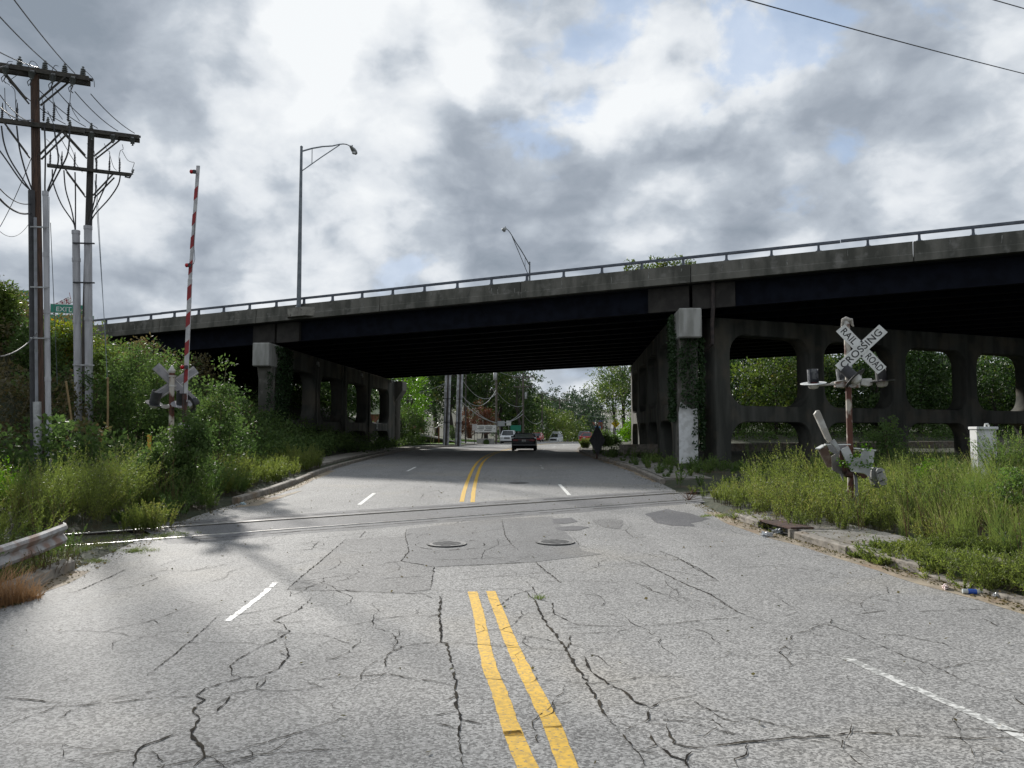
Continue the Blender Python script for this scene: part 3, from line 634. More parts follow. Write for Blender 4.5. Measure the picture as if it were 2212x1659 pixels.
# --- kerbs, gutters, pavements
kerb_root = bpy.data.objects.new('kerb', None); col.objects.link(kerb_root); tag(kerb_root, 'broken concrete kerb along both road edges', kind='structure')
def kerb_line(E, side, y0, y1, L_=2.0, h=.15, gut=True, wob=.02, seed=1):
    r_ = random.Random(seed); y = y0
    while y < y1 - .2:
        ye = min(y + L_, y1); a = Vector((float(E(y + .012)), y + .012, 0)); b = Vector((float(E(ye - .012)), ye - .012, 0))
        d = (b - a).normalized(); n = Vector((-d.y, d.x, 0)) * (-side)          # outward
        za, zb = float(zroad(a.y)), float(zroad(b.y)); hh = h + r_.uniform(-.02, .01)
        mb = MB(); vs = []
        for p, z in ((a, za), (b, zb)):
            o = r_.uniform(0, wob)
            for off, zz in ((o, -.1), (o, hh - .02), (o + .03, hh), (o + .17, hh + .005), (o + .17, -.1)):
                q = p + n * off; vs.append((q.x, q.y, z + zz))
        mb.add(vs, [(0, 1, 6, 5), (1, 2, 7, 6), (2, 3, 8, 7), (3, 4, 9, 8), (4, 3, 2, 1, 0), (5, 6, 7, 8, 9)])
        mb.build('kerb_stone', KERB, kerb_root)
        y = ye
kerb_line(ER, 1, 4.0, 11.2, h=.055, wob=.05, seed=2); kerb_line(ER, 1, 11.2, 14.6, wob=.05, L_=1.7, seed=12); kerb_line(ER, 1, 16.0, 17.3, L_=1.3, seed=3)
kerb_line(ER, 1, 26.5, 104, L_=3, seed=4)
kerb_line(EL, -1, 20.4, 96, L_=3, seed=5); kerb_line(EL, -1, 2, 11.6, seed=6); kerb_line(EL, -1, 106, 150, L_=4, seed=7)
def gutter(E, side, y0, y1, w, name='gutter'):
    ys = [q for q in YR if y0 < q < y1]; ys = [y0] + ys + [y1]
    def f1(y): return float(E(y)) - side * (w + .05 * math.sin(y * 1.3) + .03 * math.sin(y * 3.1)) if side > 0 else float(E(y)) - .01
    def f2(y): return float(E(y)) + .01 if side > 0 else float(E(y)) + (w + .05 * math.sin(y * 1.3) + .03 * math.sin(y * 3.1))
    o = sheet(name, f1, f2, ys, .0025, GUTTER, road, n=2); return o
gutter(ER, 1, 3, 18.5, .36); gutter(EL, -1, 20.3, 33, .34); gutter(EL, -1, 2, 11.5, .25); gutter(ER, 1, 27, 60, .2)
pav_root = bpy.data.objects.new('pavement', None); col.objects.link(pav_root); tag(pav_root, 'overgrown concrete pavement slabs behind the kerbs', kind='structure')
SLAB = mat('pavement_concrete', (.24, .23, .21), .9, c2=(.16, .15, .13), scale=3, bump=.004, c3=(.15, .12, .08), c3s=1.3, c3r=(.52, .7))
def slabs(E, side, y0, y1, o0, o1, L_=1.5, seed=1, mat_=SLAB):
    r_ = random.Random(seed); y = y0
    while y < y1:
        a, b = y + .02, min(y + L_, y1) - .02; mb = MB(); z1, z2 = r_.uniform(-.012, .012), r_.uniform(-.012, .012)
        xs = [float(E(a)) + side * o0, float(E(a)) + side * o1, float(E(b)) + side * o1, float(E(b)) + side * o0]; yy = [a, a, b, b]; zt = [.155 + z1, .155 + z2, .155 + z2, .155 + z1]
        vs = [(x, q, float(zroad(q)) + t) for x, q, t in zip(xs, yy, zt)] + [(x, q, float(zroad(q)) - .15) for x, q in zip(xs, yy)]
        mb.add(vs, [(0, 1, 2, 3), (7, 6, 5, 4), (0, 4, 5, 1), (1, 5, 6, 2), (2, 6, 7, 3), (3, 7, 4, 0)])
        mb.build('paving_slab', mat_, pav_root); y += L_
slabs(ER, 1, 11.4, 17.4, .185, 1.6, seed=3); slabs(ER, 1, 27, 70, .25, 1.9, 2.0, seed=4)
slabs(EL, -1, 31, 94, .9, 2.4, 2.0, seed=5, mat_=mat('lit_pavement_concrete', (.30, .28, .24), .9, c2=(.22, .20, .17), scale=2))  # paler copy of the slab colour, daylight put into it
# storm drain inlet in the right kerb
dx, dy = float(ER(15.3)), 15.3; dz = float(zroad(dy))
t = thing('storm_drain', 'kerb storm drain with a rusty steel lid right of the rails', 'storm drain', (dx, dy, dz))
a_ = math.atan2(float(ER(16)) - float(ER(14.6)), 1.4); Mz = Matrix.Rotation(-a_, 3, 'Z')
MB().box(Mz @ Vector((.55, 0, .03)), (.9, 1.30, .02), Mz).build('throat_shade', DARKH, t)  # near-black sheet in the drain mouth, its shade put into the colour
MB().box(Mz @ Vector((.27, 0, .165)), (.46, 1.30, .035), Mz).build('lid', RUSTD, t)
MB().box(Mz @ Vector((.85, 0, .10)), (.66, 1.42, .11), Mz).build('top_slab', KERB, t)
[MB().box(Mz @ Vector((.06, q_, .07)), (.14, .07, .16), Mz).build('side_wall', KERB, t) for q_ in (.66, -.66)]
# concrete apron left of the rails and driveway beyond the bridge
tag(poly_patch('concrete_apron', rough_outline([G(*q) for q in [(640, 1062), (520, 1090), (505, 1097), (560, 1092), (610, 1075), (655, 1060)]], .02, .3, 8), .005, GUTTER), 'pale concrete strip at the left road edge')
drv = MB()
dpts = []
for y, xa, xb in ((85.5, -4.6, -4.4), (88, -30, -3.6), (92, -36, -3.2), (97, -38, -2.8), (101, -12, -2.2), (104, -5.0, -1.8)):
    dpts.append((xa, xb, y))
X = np.array([np.linspace(a, b, 24) for a, b, y in dpts]); Y_ = np.repeat(np.array([q[2] for q in dpts])[:, None], 24, 1)
tag(grid_mesh('driveway', X, Y_, H(X, Y_) + .09, mat('driveway_surface', (.32, .31, .29), .9, c2=(.25, .24, .23), scale=1), 'structure'), 'pale driveway beyond the bridge leading off to the left')
for i in range(3):
    pass

# ------------------------------------------------------------------ the highway bridge
DD = Vector((-.9247, .3809, 0)).normalized(); DN = Vector((.3809, .9247, 0)).normalized()      # along the deck (to the left), across it (away)
N0 = Vector((0, 39.2, 0)); GRADE = -.0218; WIDTH = 28.8
ZT, ZB, ZG = P(1106, 610, 39.2).z, P(1106, 646, 39.2).z, P(1106, 695, 39.2).z
def D(t, w, z): p = N0 + DD * t + DN * w; return Vector((p.x, p.y, z + GRADE * t))
def t_at(px):
    u = (px - CX) / FPX * 1.0; return (-u * N0.y) / (-DD.x + 0 + u * DD.y) if False else (N0.x - u * N0.y) / (u * DD.y - DD.x)
bridge = thing('highway_bridge', 'long concrete and steel highway bridge crossing over the road', 'bridge')
def dbox(mb, t0, t1, w0, w1, z0, z1):
    vs = [D(t, w, z) for t in (t0, t1) for w in (w0, w1) for z in (z0, z1)]
    return mb.add(vs, [(0, 1, 3, 2), (4, 6, 7, 5), (0, 4, 5, 1), (2, 3, 7, 6), (0, 2, 6, 4), (1, 5, 7, 3)])
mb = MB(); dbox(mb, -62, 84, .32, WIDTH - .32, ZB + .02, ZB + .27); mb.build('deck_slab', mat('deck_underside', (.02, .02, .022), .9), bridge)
joints = [-62, -52, -43, -33, -24.5, t_at(1984), t_at(1496), t_at(1124), t_at(818), t_at(549), t_at(340), 38, 47, 56, 66, 84]
for far in (0, 1):
    prev = None
    for a, b in zip(joints, joints[1:]):
        mb = MB(); g = .02; prof = [(0, 0), (-.035, .0), (-.035, .29), (0, .33), (.015, ZT - ZB), (.25, ZT - ZB), (.33, .28), (.33, 0)]
        vs = []
        for t in (a + g, b - g):
            for w, z in prof: ww = w if not far else WIDTH - w; vs.append(D(t, ww, ZB + z))
        n = len(prof); mb.add(vs, [tuple(range(n)), tuple(range(2 * n - 1, n - 1, -1))] + [(i, i + n, (i + 1) % n + n, (i + 1) % n) for i in range(n)])
        mb.build('parapet_panel', CONC, bridge)
t = -40.0; postz = ZT
r_ = random.Random(5)
post = MB(); post.prism([(-.075, -.05, 0), (.075, -.05, 0), (.05, -.05, .14), (.05, -.05, .31), (-.05, -.05, .31), (-.05, -.05, .14)], (0, 0, 0), (0, .12, 0))
post.box((0, .02, .012), (.24, .2, .024)); pm = post.mesh('rail_post', RAILM)
tp = [t_at(q) for q in (2020, 1882, 1755, 1636, 1521)]
ts = sorted(set([round(t_at(913) + 1.985 * k, 3) for k in range(-22, 24)]))
for t in ts:
    o = link('rail_post', pm, bridge); o.location = D(t, .11, ZT); o.rotation_euler = (0, 0, math.atan2(-DD.y, -DD.x))
for i, (a, b) in enumerate(zip(ts[::4], ts[4::4])):
    mb = MB(); sag = r_.uniform(-.01, .01)
    p, q = D(a + .01 - .9, .10, ZT + .345 + sag), D(b - .01 - .9, .10, ZT + .345 + r_.uniform(-.01, .01))
    mb.bar(p, q, .10, .125); mb.bar(p + DN * -.055, q + DN * -.055, .016, .07); mb.build('hand_rail', RAILM, bridge)
# girders
nG = 13
tB, tA = t_at(1490), t_at(575)
for i in range(nG):
    w = .95 + i * (WIDTH - 1.9) / (nG - 1); 
    for a, b in ((-62, tB - .06), (tB + .06, tA - .06), (tA + .06, 84)):
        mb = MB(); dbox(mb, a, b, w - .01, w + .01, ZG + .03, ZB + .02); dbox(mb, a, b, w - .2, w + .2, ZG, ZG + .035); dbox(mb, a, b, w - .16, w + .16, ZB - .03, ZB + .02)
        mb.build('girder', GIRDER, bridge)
for tt, q in ((tB, 2.05), (tA, 1.7)):
    for s in (-1, 1):
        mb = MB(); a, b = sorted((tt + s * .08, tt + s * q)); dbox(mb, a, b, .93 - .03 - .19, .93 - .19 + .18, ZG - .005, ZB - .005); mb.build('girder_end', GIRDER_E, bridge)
for s in np.arange(-58, 80, 7.3):
    mb = MB()
    for i in range(nG - 1):
        w = .95 + i * (WIDTH - 1.9) / (nG - 1); w2 = w + (WIDTH - 1.9) / (nG - 1)
        mb.bar(D(s, w, ZG + .12), D(s, w2, ZB - .1), .07, .07); mb.bar(D(s, w2, ZG + .12), D(s, w, ZB - .1), .07, .07)
    mb.build('cross_frame', GIRDER, bridge)

def panel_mesh(name, length, z0, zt0, zt1, holes, thick, mat_):
    """upright wall with round-cornered openings: x along, y up, centred in z"""
    cu = bpy.data.curves.new('c', 'CURVE'); cu.dimensions = '2D'; cu.fill_mode = 'BOTH'; cu.extrude = thick / 2 - .04; cu.bevel_depth = .04; cu.bevel_resolution = 0; cu.offset = -.04
    def spl(pts):
        s = cu.splines.new('POLY'); s.points.add(len(pts) - 1); s.use_cyclic_u = True
        for p, (x, y) in zip(s.points, pts): p.co = (x, y, 0, 1)
    spl([(0, z0), (length, z0), (length, zt1), (0, zt0)])
    for (a, b, c, d, r) in holes:
        pts = []
        for cx_, cy_, th in ((b - r, d - r, 0), (a + r, d - r, 90), (a + r, c + r, 180), (b - r, c + r, 270)):
            for k in range(7): q = R(th + 15 * k); pts.append((cx_ + r * math.cos(q), cy_ + r * math.sin(q)))
        spl(pts[::-1])
    o = bpy.data.objects.new('c', cu); col.objects.link(o); dg = bpy.context.evaluated_depsgraph_get()
    me = bpy.data.meshes.new_from_object(o.evaluated_get(dg)); bpy.data.objects.remove(o); bpy.data.curves.remove(cu)
    me.name = name; me.materials.clear(); me.materials.append(mat_); return me
BV = Vector((.078, .997, 0)).normalized(); CV = Vector((.891, .454, 0)).normalized()
def zg_at(p): return ZG + GRADE * (p - N0).dot(DD)
def bent(p0, dirv, length, holes, mat_, lab, thick=.95, zoff=0.0):
    p0 = Vector((p0[0], p0[1], 0)); a, b = zg_at(p0) - .14, zg_at(p0 + dirv * length) - .14
    perp = dirv.cross(Vector((0, 0, 1)))
    me = panel_mesh('pier', length, -1.6, a, b, holes, thick, mat_)
    me.transform(basis(dirv, (0, 0, 1), perp, p0))
    o = link('pier', me, bridge); o['label'] = lab; return o, p0, dirv, perp
def hs(l, lo, up, r=1.0): return [(a, b, -1.4, lo, min(r, (b - a) / 2.2)) for a, b in l] + [(a, b, up[0], up[1], min(r, (b - a) / 2.2)) for a, b in l]
A0 = P(575, 900, 45.3); B0 = P(1487, 900, 36.0)
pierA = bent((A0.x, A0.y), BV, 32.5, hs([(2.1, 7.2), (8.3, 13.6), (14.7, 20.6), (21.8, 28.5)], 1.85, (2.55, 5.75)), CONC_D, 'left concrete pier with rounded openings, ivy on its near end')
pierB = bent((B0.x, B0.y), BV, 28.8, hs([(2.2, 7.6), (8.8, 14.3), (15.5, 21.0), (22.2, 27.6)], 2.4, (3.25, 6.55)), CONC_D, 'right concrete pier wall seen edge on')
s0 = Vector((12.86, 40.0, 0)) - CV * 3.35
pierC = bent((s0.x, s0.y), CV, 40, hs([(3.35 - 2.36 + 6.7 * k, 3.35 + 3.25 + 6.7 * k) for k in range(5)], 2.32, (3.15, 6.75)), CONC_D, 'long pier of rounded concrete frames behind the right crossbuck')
for (o, p0, dv, pe), wd, blk in ((pierA, .93, (.5, 1.0)), (pierB, .98, (.0, 0))):
    z = zg_at(p0) - .15; M3 = Matrix((pe, dv, Vector((0, 0, 1)))).transposed()
    mb = MB(); c = p0 + dv * .0; mb.box(Vector((c.x, c.y, z - .68)) + dv * -.15, (wd + .06, 1.7, 1.36), M3); q = mb.build('pier_cap', CONC_L, o, bevel=.05)
    mb = MB(); mb.prism([p0 + pe * s_ + dv * -.35 + Vector((0, 0, zz)) for s_, zz in ((-.46, z - 1.36), (.46, z - 1.36), (.36, z - 2.1), (.36, -1), (-.36, -1), (-.36, z - 2.1))], (0, 0, 0), dv * .8); mb.build('pier_column', CONC, o)
    MB().box(Vector((c.x, c.y, z + .07)), (.7, .6, .14), M3).box(Vector((c.x, c.y, z + .10)) + dv * .25, (.4, .4, .12), M3).build('bearing', GIRDER_E, o)
# rendered white lower part of the right column
o, p0, dv, pe = pierB; zt_ = P(1480, 868, 35.5).z
pts = [p0 + pe * s_ + dv * -.354 + Vector((0, 0, zz)) for s_, zz in ((-.50, -.6), (-.50, zt_ - .5), (-.40, zt_), (.1, zt_ - .35), (.365, zt_ - .3), (.365, -.6))]
MB().prism(pts, (0, 0, 0), dv * -.012).build('white_paint_patch', WHITEP, o)
MB().prism([p0 + pe * s_ + dv * -.3 + Vector((0, 0, zz)) for s_, zz in ((-.62, -.6), (-.50, 4.2), (-.34, 4.9), (-.34, -.6))], (0, 0, 0), dv * .6).build('pier_buttress', CONC, o)
# rounded far column with flared head, left pier
o, p0, dv, pe = pierA; c = p0 + dv * 31.6; z = zg_at(c) - .15
MB().lathe([(.62, -1), (.62, z - 1.7), (.72, z - 1.4)], 20, Matrix.Translation((c.x + .25, c.y, 0))).build('pier_column', CONC, o, smooth=True)
MB().prism([c + pe * s_ + Vector((0, 0, zz)) for s_, zz in ((-.7, z - 1.6), (.55, z - 2.0), (1.25, z - .9), (1.25, z), (-.7, z))], dv * -.9, dv * 1.1).build('pier_cap', CONC, o)
for px, py, L_ in ((665, 788, 7.4), (759, 812, 18.5), (831, 824, 28.8)):
    q = p0 + dv * L_ + pe * .5; zz = P(px, py, q.y).z
    MB().box((q.x + .06, q.y, zz + .10), (.14, .35, .2)).box((q.x + .12, q.y, zz - .05), (.10, .2, .14)).build('wall_lamp', mat('lamp_housing', (.25, .25, .24), .5), o)
for k, L_ in enumerate((7.45, 13.75, 20.9, 13.2)):
    q = p0 + dv * L_ + pe * .56; MB().tube([(q.x, q.y, -.3), (q.x, q.y, zg_at(q) - .2)], .07, 8).build('drain_pipe', CONC_D, o)
for px, py, L_, w_, h_ in ((634, 928, 4.6, .40, .66), (804, 918, 23.9, .42, .74)):
    q = p0 + dv * L_ + pe * .50; zz = P(px, py, q.y).z
    sg = thing('notice_sign', ('larger' if L_ < 9 else 'smaller, farther') + ' white notice fixed to the strut of the left bridge pier', 'sign', (q.x, q.y, zz), 'white notices on the left pier')
    M3 = Matrix((dv, pe, Vector((0, 0, 1)))).transposed()
    MB().box((0, 0, 0), (w_, .02, h_), M3).build('panel', mat('dingy_notice', (.34, .36, .34), .6, c2=(.25, .27, .25), scale=14), sg)
    mb = MB()
    for k in range(5):
        zz = h_ * (.34 - .17 * k); ww = w_ * (.7, .55, .75, .6, .5)[k]
        for s_ in np.arange(-ww / 2, ww / 2, .055): mb.box(pe * .0125 + dv * s_ + Vector((0, 0, zz)), (.035, .003, .045), M3)
    mb.build('lettering', SIGNK, sg)
# deck drain pipe beside the right column
q = D(tB - 1.05, .62, 0)
mb = MB(); mb.tube([(q.x, q.y, ZB + .15 + .1), (q.x, q.y, ZG + .2), (q.x - .04, q.y + .1, ZG - .5), (q.x - .04, q.y + .1, ZG - 1.5), (q.x - .3, q.y + .5, ZG - 1.75)], .10, 10); mb.build('drain_pipe', mat('rusty_pipe', (.06, .045, .04), .8, c2=(.03, .025, .024), scale=5), bridge)
# lamp pedestal on the parapet
tL = t_at(647)
mb = MB(); vs = []
pr = [(-.95, 0), (-.6, -.46), (.6, -.46), (.95, 0)]
mb.prism([D(tL + a, w, ZB + .10 + (.0 if abs(a) < .8 else 0)) for a, w in pr], (0, 0, 0), (0, 0, .50)); mb.build('lamp_pedestal', mat('pedestal_concrete', (.24, .23, .20), .9, c2=(.15, .14, .12), scale=2.5, c3=(.055, .045, .035), c3s=5, c3r=(.6, .66)), bridge)
# thin lime runs and cracks on the parapet face
mb = MB(); r_ = random.Random(11)
for k in range(46):
    t_ = r_.uniform(-26, 34); h_ = r_.uniform(.12, .42); w_ = r_.uniform(.015, .05); z_ = ZT - r_.uniform(.05, .35)
    zz = [z_, z_ - h_ * .4, z_ - h_]; vs = []
    for i, q in enumerate(zz): o_ = r_.uniform(-.02, .02); vs += [D(t_ + o_ - w_ / 2, -.003 + .005, q), D(t_ + o_ + w_ / 2, -.003 + .005, q)]
    vs = [v - DN * .012 for v in vs]; mb.add(vs, [(0, 1, 3, 2), (2, 3, 5, 4)])
tag(mb.build('lime_run', LIME, bridge), kind='stuff')

def lamp(base, dirv, H_, reach, lab, rise=2.2):
    t = thing('street_lamp', lab, 'street lamp', base, 'lamp poles standing on the bridge')
    Zv = Vector((0, 0, 1))
    MB().tube([Zv * 0, Zv * (H_ * .5), Zv * H_], [.135, .105, .075], 12).build('pole', LAMPGREY, t, smooth=True)
    MB().lathe([(.2, 0), (.2, .04), (.15, .06), (.14, .25)], 12).build('base_flange', LAMPGREY, t)
    MB().lathe([(.085, H_ - .02), (.09, H_ + .03), (.03, H_ + .09)], 10).build('pole_cap', LAMPGREY, t)
    a = [dirv * (reach * s) + Zv * (H_ - .25 + rise * (1.45 * s - .45 * s * s * 1.0) * .88 if s < .75 else H_ - .25 + rise * (.79 + .13 * math.sin((s - .75) / .25 * 1.9) - .0)) for s in (.0, .2, .4, .6, .75, .83, .9, .96, 1.0)]
    arm = MB(); arm.tube(a, [.045, .045, .042, .04, .036, .034, .032, .03, .03], 8)
    lo = [Zv * (H_ - 1.45), dirv * (reach * .35) + Zv * (H_ - .25 + rise * .05), dirv * (reach * .7) + Zv * (H_ - .3 + rise * .74)]
    arm.tube([lo[0], lo[0].lerp(a[4], .5), a[4] - Zv * .05], .033, 8)
    m1 = a[1]; m0 = lo[0].lerp(a[4], .27); arm.tube([a[1], lo[0].lerp(a[4] - Zv * .05, .2 / .75)], .022, 6)
    arm.build('arm', LAMPGREY, t, smooth=True)
    e = a[-1]; side = dirv.cross(Zv); dn = (dirv * .92 - Zv * .38).normalized(); upv = side.cross(dn)
    M = basis(dn, side, upv * 1.0, e + dn * .30)
    hd = MB(); hd.lathe([(.02, -.40), (.08, -.36), (.11, -.2), (.16, .0), (.155, .2), (.11, .34), (.02, .38)], 12, M @ Matrix.Rotation(R(90), 4, 'Y')); hd.build('lamp_head', mat('lamp_head_grey', (.22, .23, .22), .5), t, smooth=True)
    ln = MB(); ln.lathe([(.02, -.17), (.09, -.15), (.13, -.05), (.135, 0.0)], 12, M @ Matrix.Translation((.09, 0, -.06 if upv.z > 0 else .06)) @ (Matrix.Identity(4) if upv.z > 0 else Matrix.Rotation(math.pi, 4, 'X'))); ln.build('lens', mat('lamp_glass', (.55, .56, .55), .15), t, smooth=True)
    pc = MB(); pc.lathe([(.04, 0), (.04, .09), (.01, .11)], 8, Matrix.Translation(e + dn * .15 + Vector((0, 0, .12)))); pc.build('light_sensor', LAMPGREY, t)
    return t
b = D(tL, -.22, ZB + .60); lamp(b, DN, P(650, 318, b.y).z - b.z, 5.0, 'tall grey lamp pole on the near parapet, arm reaching away')
Yf = 69.5; b = P(1144, 620, Yf); b.z = ZT + .3
lamp(b, -DN, P(1144, 567, Yf).z - b.z, 5.6, 'far lamp pole seen above the parapet, arm reaching towards us')

# ------------------------------------------------------------------ plants: leaf and blade clouds as numpy arrays
def rg(seed): return np.random.default_rng(seed)
class Veg:
    """triangles and quads of leaves and stems with a material index"""
    def __init__(s): s.V = []; s.T = []; s.Q = []; s.n = 0; s.mt = []; s.mq = []
    def quads(s, v, m=0):                         # v: (N,4,3)
        N = len(v); s.V.append(v.reshape(-1, 3)); s.Q.append(s.n + np.arange(4 * N).reshape(N, 4)); s.mq.append(np.full(N, m)); s.n += 4 * N
    def tris(s, v, m=0):
        N = len(v); s.V.append(v.reshape(-1, 3)); s.T.append(s.n + np.arange(3 * N).reshape(N, 3)); s.mt.append(np.full(N, m)); s.n += 3 * N
    def build(s, name, mats, parent=None, kind=None, origin=None):
        me = bpy.data.meshes.new(name); V = np.concatenate(s.V)
        if origin is not None: V = V - np.array(origin)
        T = np.concatenate(s.T) if s.T else np.zeros((0, 3), int); Q = np.concatenate(s.Q) if s.Q else np.zeros((0, 4), int)
        me.vertices.add(len(V)); me.vertices.foreach_set('co', V.astype(np.float32).ravel())
        lp = np.concatenate([Q.ravel(), T.ravel()]); me.loops.add(len(lp)); me.loops.foreach_set('vertex_index', lp.astype(np.int32))
        me.polygons.add(len(Q) + len(T)); tot = np.concatenate([np.full(len(Q), 4), np.full(len(T), 3)])
        me.polygons.foreach_set('loop_start', np.concatenate([[0], np.cumsum(tot)[:-1]]).astype(np.int32)); me.polygons.foreach_set('loop_total', tot.astype(np.int32))
        mi = np.concatenate((s.mq or [np.zeros(0)]) + (s.mt or [np.zeros(0)])).astype(np.int32); me.polygons.foreach_set('material_index', mi)
        me.update()
        for q in mats: me.materials.append(q)
        return link(name, me, parent, kind)
def unit(v): return v / (np.linalg.norm(v, axis=-1, keepdims=True) + 1e-9)
def leaf_quads(c, d, L, W, r, fold=None):
    """rhombic leaves at c pointing along d"""
    n = unit(np.cross(d, unit(r.normal(size=c.shape) + np.array([0, 0, .6]))))
    L = np.asarray(L).reshape(-1, 1); W = np.asarray(W).reshape(-1, 1)
    return np.stack([c, c + d * L * .45 + n * W / 2, c + d * L, c + d * L * .45 - n * W / 2], 1)
def stems(vg, base, tip, bend, w, m=0, n=3):
    """bent ribbons from base to tip"""
    t = np.linspace(0, 1, n + 1); side = unit(np.cross(tip - base, np.array([.3, 1, .1])))
    P_ = [base + (tip - base) * q + bend * (q * q) for q in t]
    for i in range(n):
        a, b = P_[i], P_[i + 1]; wa, wb = w * (1 - t[i] * .7), w * (1 - t[i + 1] * .7)
        wa = np.asarray(wa).reshape(-1, 1); wb = np.asarray(wb).reshape(-1, 1)
        vg.quads(np.stack([a - side * wa, a + side * wa, b + side * wb, b - side * wb], 1), m)
def weeds(vg, pos, h, seed, ns=7, nl=26, spread=.45, ll=.07, lw=.012, start=.2, mleaf=0, mstem=1, lean=(0, 0), stemw=.004, up=.8, seedheads=None):
    """feathery upright plants: ns stems each, nl narrow leaflets along every stem"""
    r = rg(seed); N = len(pos); p = np.repeat(pos, ns, 0); hh = np.repeat(h, ns) * r.uniform(.6, 1.08, N * ns)
    th = r.uniform(0, 2 * np.pi, N * ns); sp = spread * r.uniform(.15, 1, N * ns) * hh
    out = np.stack([np.cos(th) * sp + lean[0] * hh, np.sin(th) * sp + lean[1] * hh, np.zeros(N * ns)], 1)
    p = p + np.stack([np.cos(th), np.sin(th), 0 * th], 1) * .05
    tipz = np.stack([0 * hh, 0 * hh, hh], 1); bend = out * .75 - np.array([0, 0, 1]) * (np.linalg.norm(out, axis=1, keepdims=True) * .28)
    tip = p + tipz + out * .35
    stems(vg, p, tip, bend, stemw, mstem)
    s = r.uniform(start, 1, (N * ns, nl)); s = s.reshape(-1); idx = np.repeat(np.arange(N * ns), nl)
    c = p[idx] + (tip - p)[idx] * s[:, None] + bend[idx] * (s * s)[:, None]
    tang = unit((tip - p)[idx] + 2 * bend[idx] * s[:, None])
    d = unit(tang * up + r.normal(size=c.shape) * .55)
    L = ll * r.uniform(.6, 1.3, len(c)) * (1.15 - .6 * s)
    n = unit(np.cross(d, r.normal(size=c.shape))); W = (lw * r.uniform(.7, 1.3, len(c)))[:, None]
    vg.tris(np.stack([c - n * W / 2, c + n * W / 2, c + d * L[:, None]], 1), mleaf)
    if seedheads is not None:
        tp = tip + bend; k = r.random(len(tp)) < seedheads[1]; tp = tp[k]; tg = unit((tip - p) + 2 * bend)[k]
        m2 = 14; ii = np.repeat(np.arange(len(tp)), m2); ss = r.uniform(-.14, .02, len(ii)) * seedheads[2]
        c = tp[ii] + tg[ii] * ss[:, None]; d = unit(tg[ii] + r.normal(size=c.shape) * .5)
        vg.tris(np.stack([c, c + r.normal(size=c.shape) * .004, c + d * .03], 1), seedheads[0])
def grass(vg, pos, h, seed, nb=10, w=.006, spread=.35, lean=(0, 0), m=0, mseed=None, pseed=.0):
    """long arching blades"""
    r = rg(seed); N = len(pos); p = np.repeat(pos, nb, 0) + r.normal(size=(N * nb, 3)) * [.04, .04, 0]
    hh = np.repeat(h, nb) * r.uniform(.45, 1.1, N * nb); th = r.uniform(0, 2 * np.pi, N * nb); sp = spread * r.uniform(.1, 1, N * nb) * hh
    out = np.stack([np.cos(th) * sp + lean[0] * hh, np.sin(th) * sp + lean[1] * hh, -.35 * sp], 1)
    tip = p + np.stack([0 * hh, 0 * hh, hh], 1)
    stems(vg, p, tip, out, w / 2, m)
    if mseed is not None:
        k = r.random(N * nb) < pseed; tp = (tip + out)[k]; tg = unit((tip - p) + 2 * out)[k]; m2 = 12
        ii = np.repeat(np.arange(len(tp)), m2); ss = r.uniform(-.2, .0, len(ii)); c = tp[ii] + tg[ii] * ss[:, None]; d = unit(tg[ii] + r.normal(size=c.shape) * .35)
        vg.tris(np.stack([c, c + r.normal(size=c.shape) * .005, c + d * .035], 1), mseed)
def clumps(vg, C, rad, nleaf, ll, lw, seed, m=0, flat=.75, upb=.35):
    """leafy balls around centres C, leaves facing out and drooping a little"""
    r = rg(seed); N = len(C); rad = np.broadcast_to(np.asarray(rad, float), (N,)); idx = np.repeat(np.arange(N), nleaf)
    v = unit(r.normal(size=(len(idx), 3))); q = r.uniform(.25, 1, len(idx)) ** .5
    c = C[idx] + v * (rad[idx] * q)[:, None] * np.array([1, 1, flat])
    d = unit(v * .6 + r.normal(size=c.shape) * .6 + np.array([0, 0, upb - .3]))
    vg.quads(leaf_quads(c, d, ll * r.uniform(.6, 1.3, len(c)), lw * r.uniform(.7, 1.3, len(c)), r), m)
def crown_points(center, radii, n, seed, surf=.55, lump=.28, fl=2.1, bottom=-.8):
    """points filling an uneven crown"""
    r = rg(seed); v = unit(r.normal(size=(n * 2, 3))); v = v[v[:, 2] > bottom][:n]
    ph = r.uniform(0, 6.28, 6)
    lum = 1 + lump * (np.sin(v[:, 0] * fl * 2 + ph[0]) * np.cos(v[:, 1] * fl * 1.7 + ph[1]) + .6 * np.sin(v[:, 2] * fl * 2.6 + ph[2] + v[:, 0] * 3 * fl) + .4 * np.sin(v[:, 1] * fl * 4 + ph[3]))
    q = (surf + (1 - surf) * r.random(len(v)) ** .7) * lum
    return np.array(center) + v * q[:, None] * np.array(radii)
def limbs(root, base, h, pts, r0, nl, seed, matl=None, trunk_frac=.55, lean=(0, 0)):
    """tapered trunk with limbs to some crown points"""
    r = random.Random(seed); b = Vector(base); mb = MB(); top = b + Vector((lean[0] * h, lean[1] * h, h * .8))
    pth = [b + Vector((0, 0, -.2)), b + Vector((r.uniform(-.04, .04) * h, 0, h * .25)) + Vector((lean[0], lean[1], 0)) * h * .2, b.lerp(top, .62) + Vector((r.uniform(-.03, .03) * h, 0, 0)), top]
    mb.tube(pth, [r0, r0 * .8, r0 * .5, r0 * .15], 8)
    for p in r.sample([Vector(q) for q in pts], min(nl, len(pts))):
        s = r.uniform(.3, .85); a = pth[1].lerp(pth[2], max(0, (s - .25) / .5)) if s < .7 else pth[2].lerp(pth[3], (s - .7) / .3)
        mid = a.lerp(p, .5) + Vector((0, 0, (p - a).length * .10)); k = r0 * .38 * (1.1 - s); mb.tube([a, mid, p], [k, k * .6, k * .2], 5, cap=False)
    return mb.build('trunk', matl or BARK, root, smooth=True)
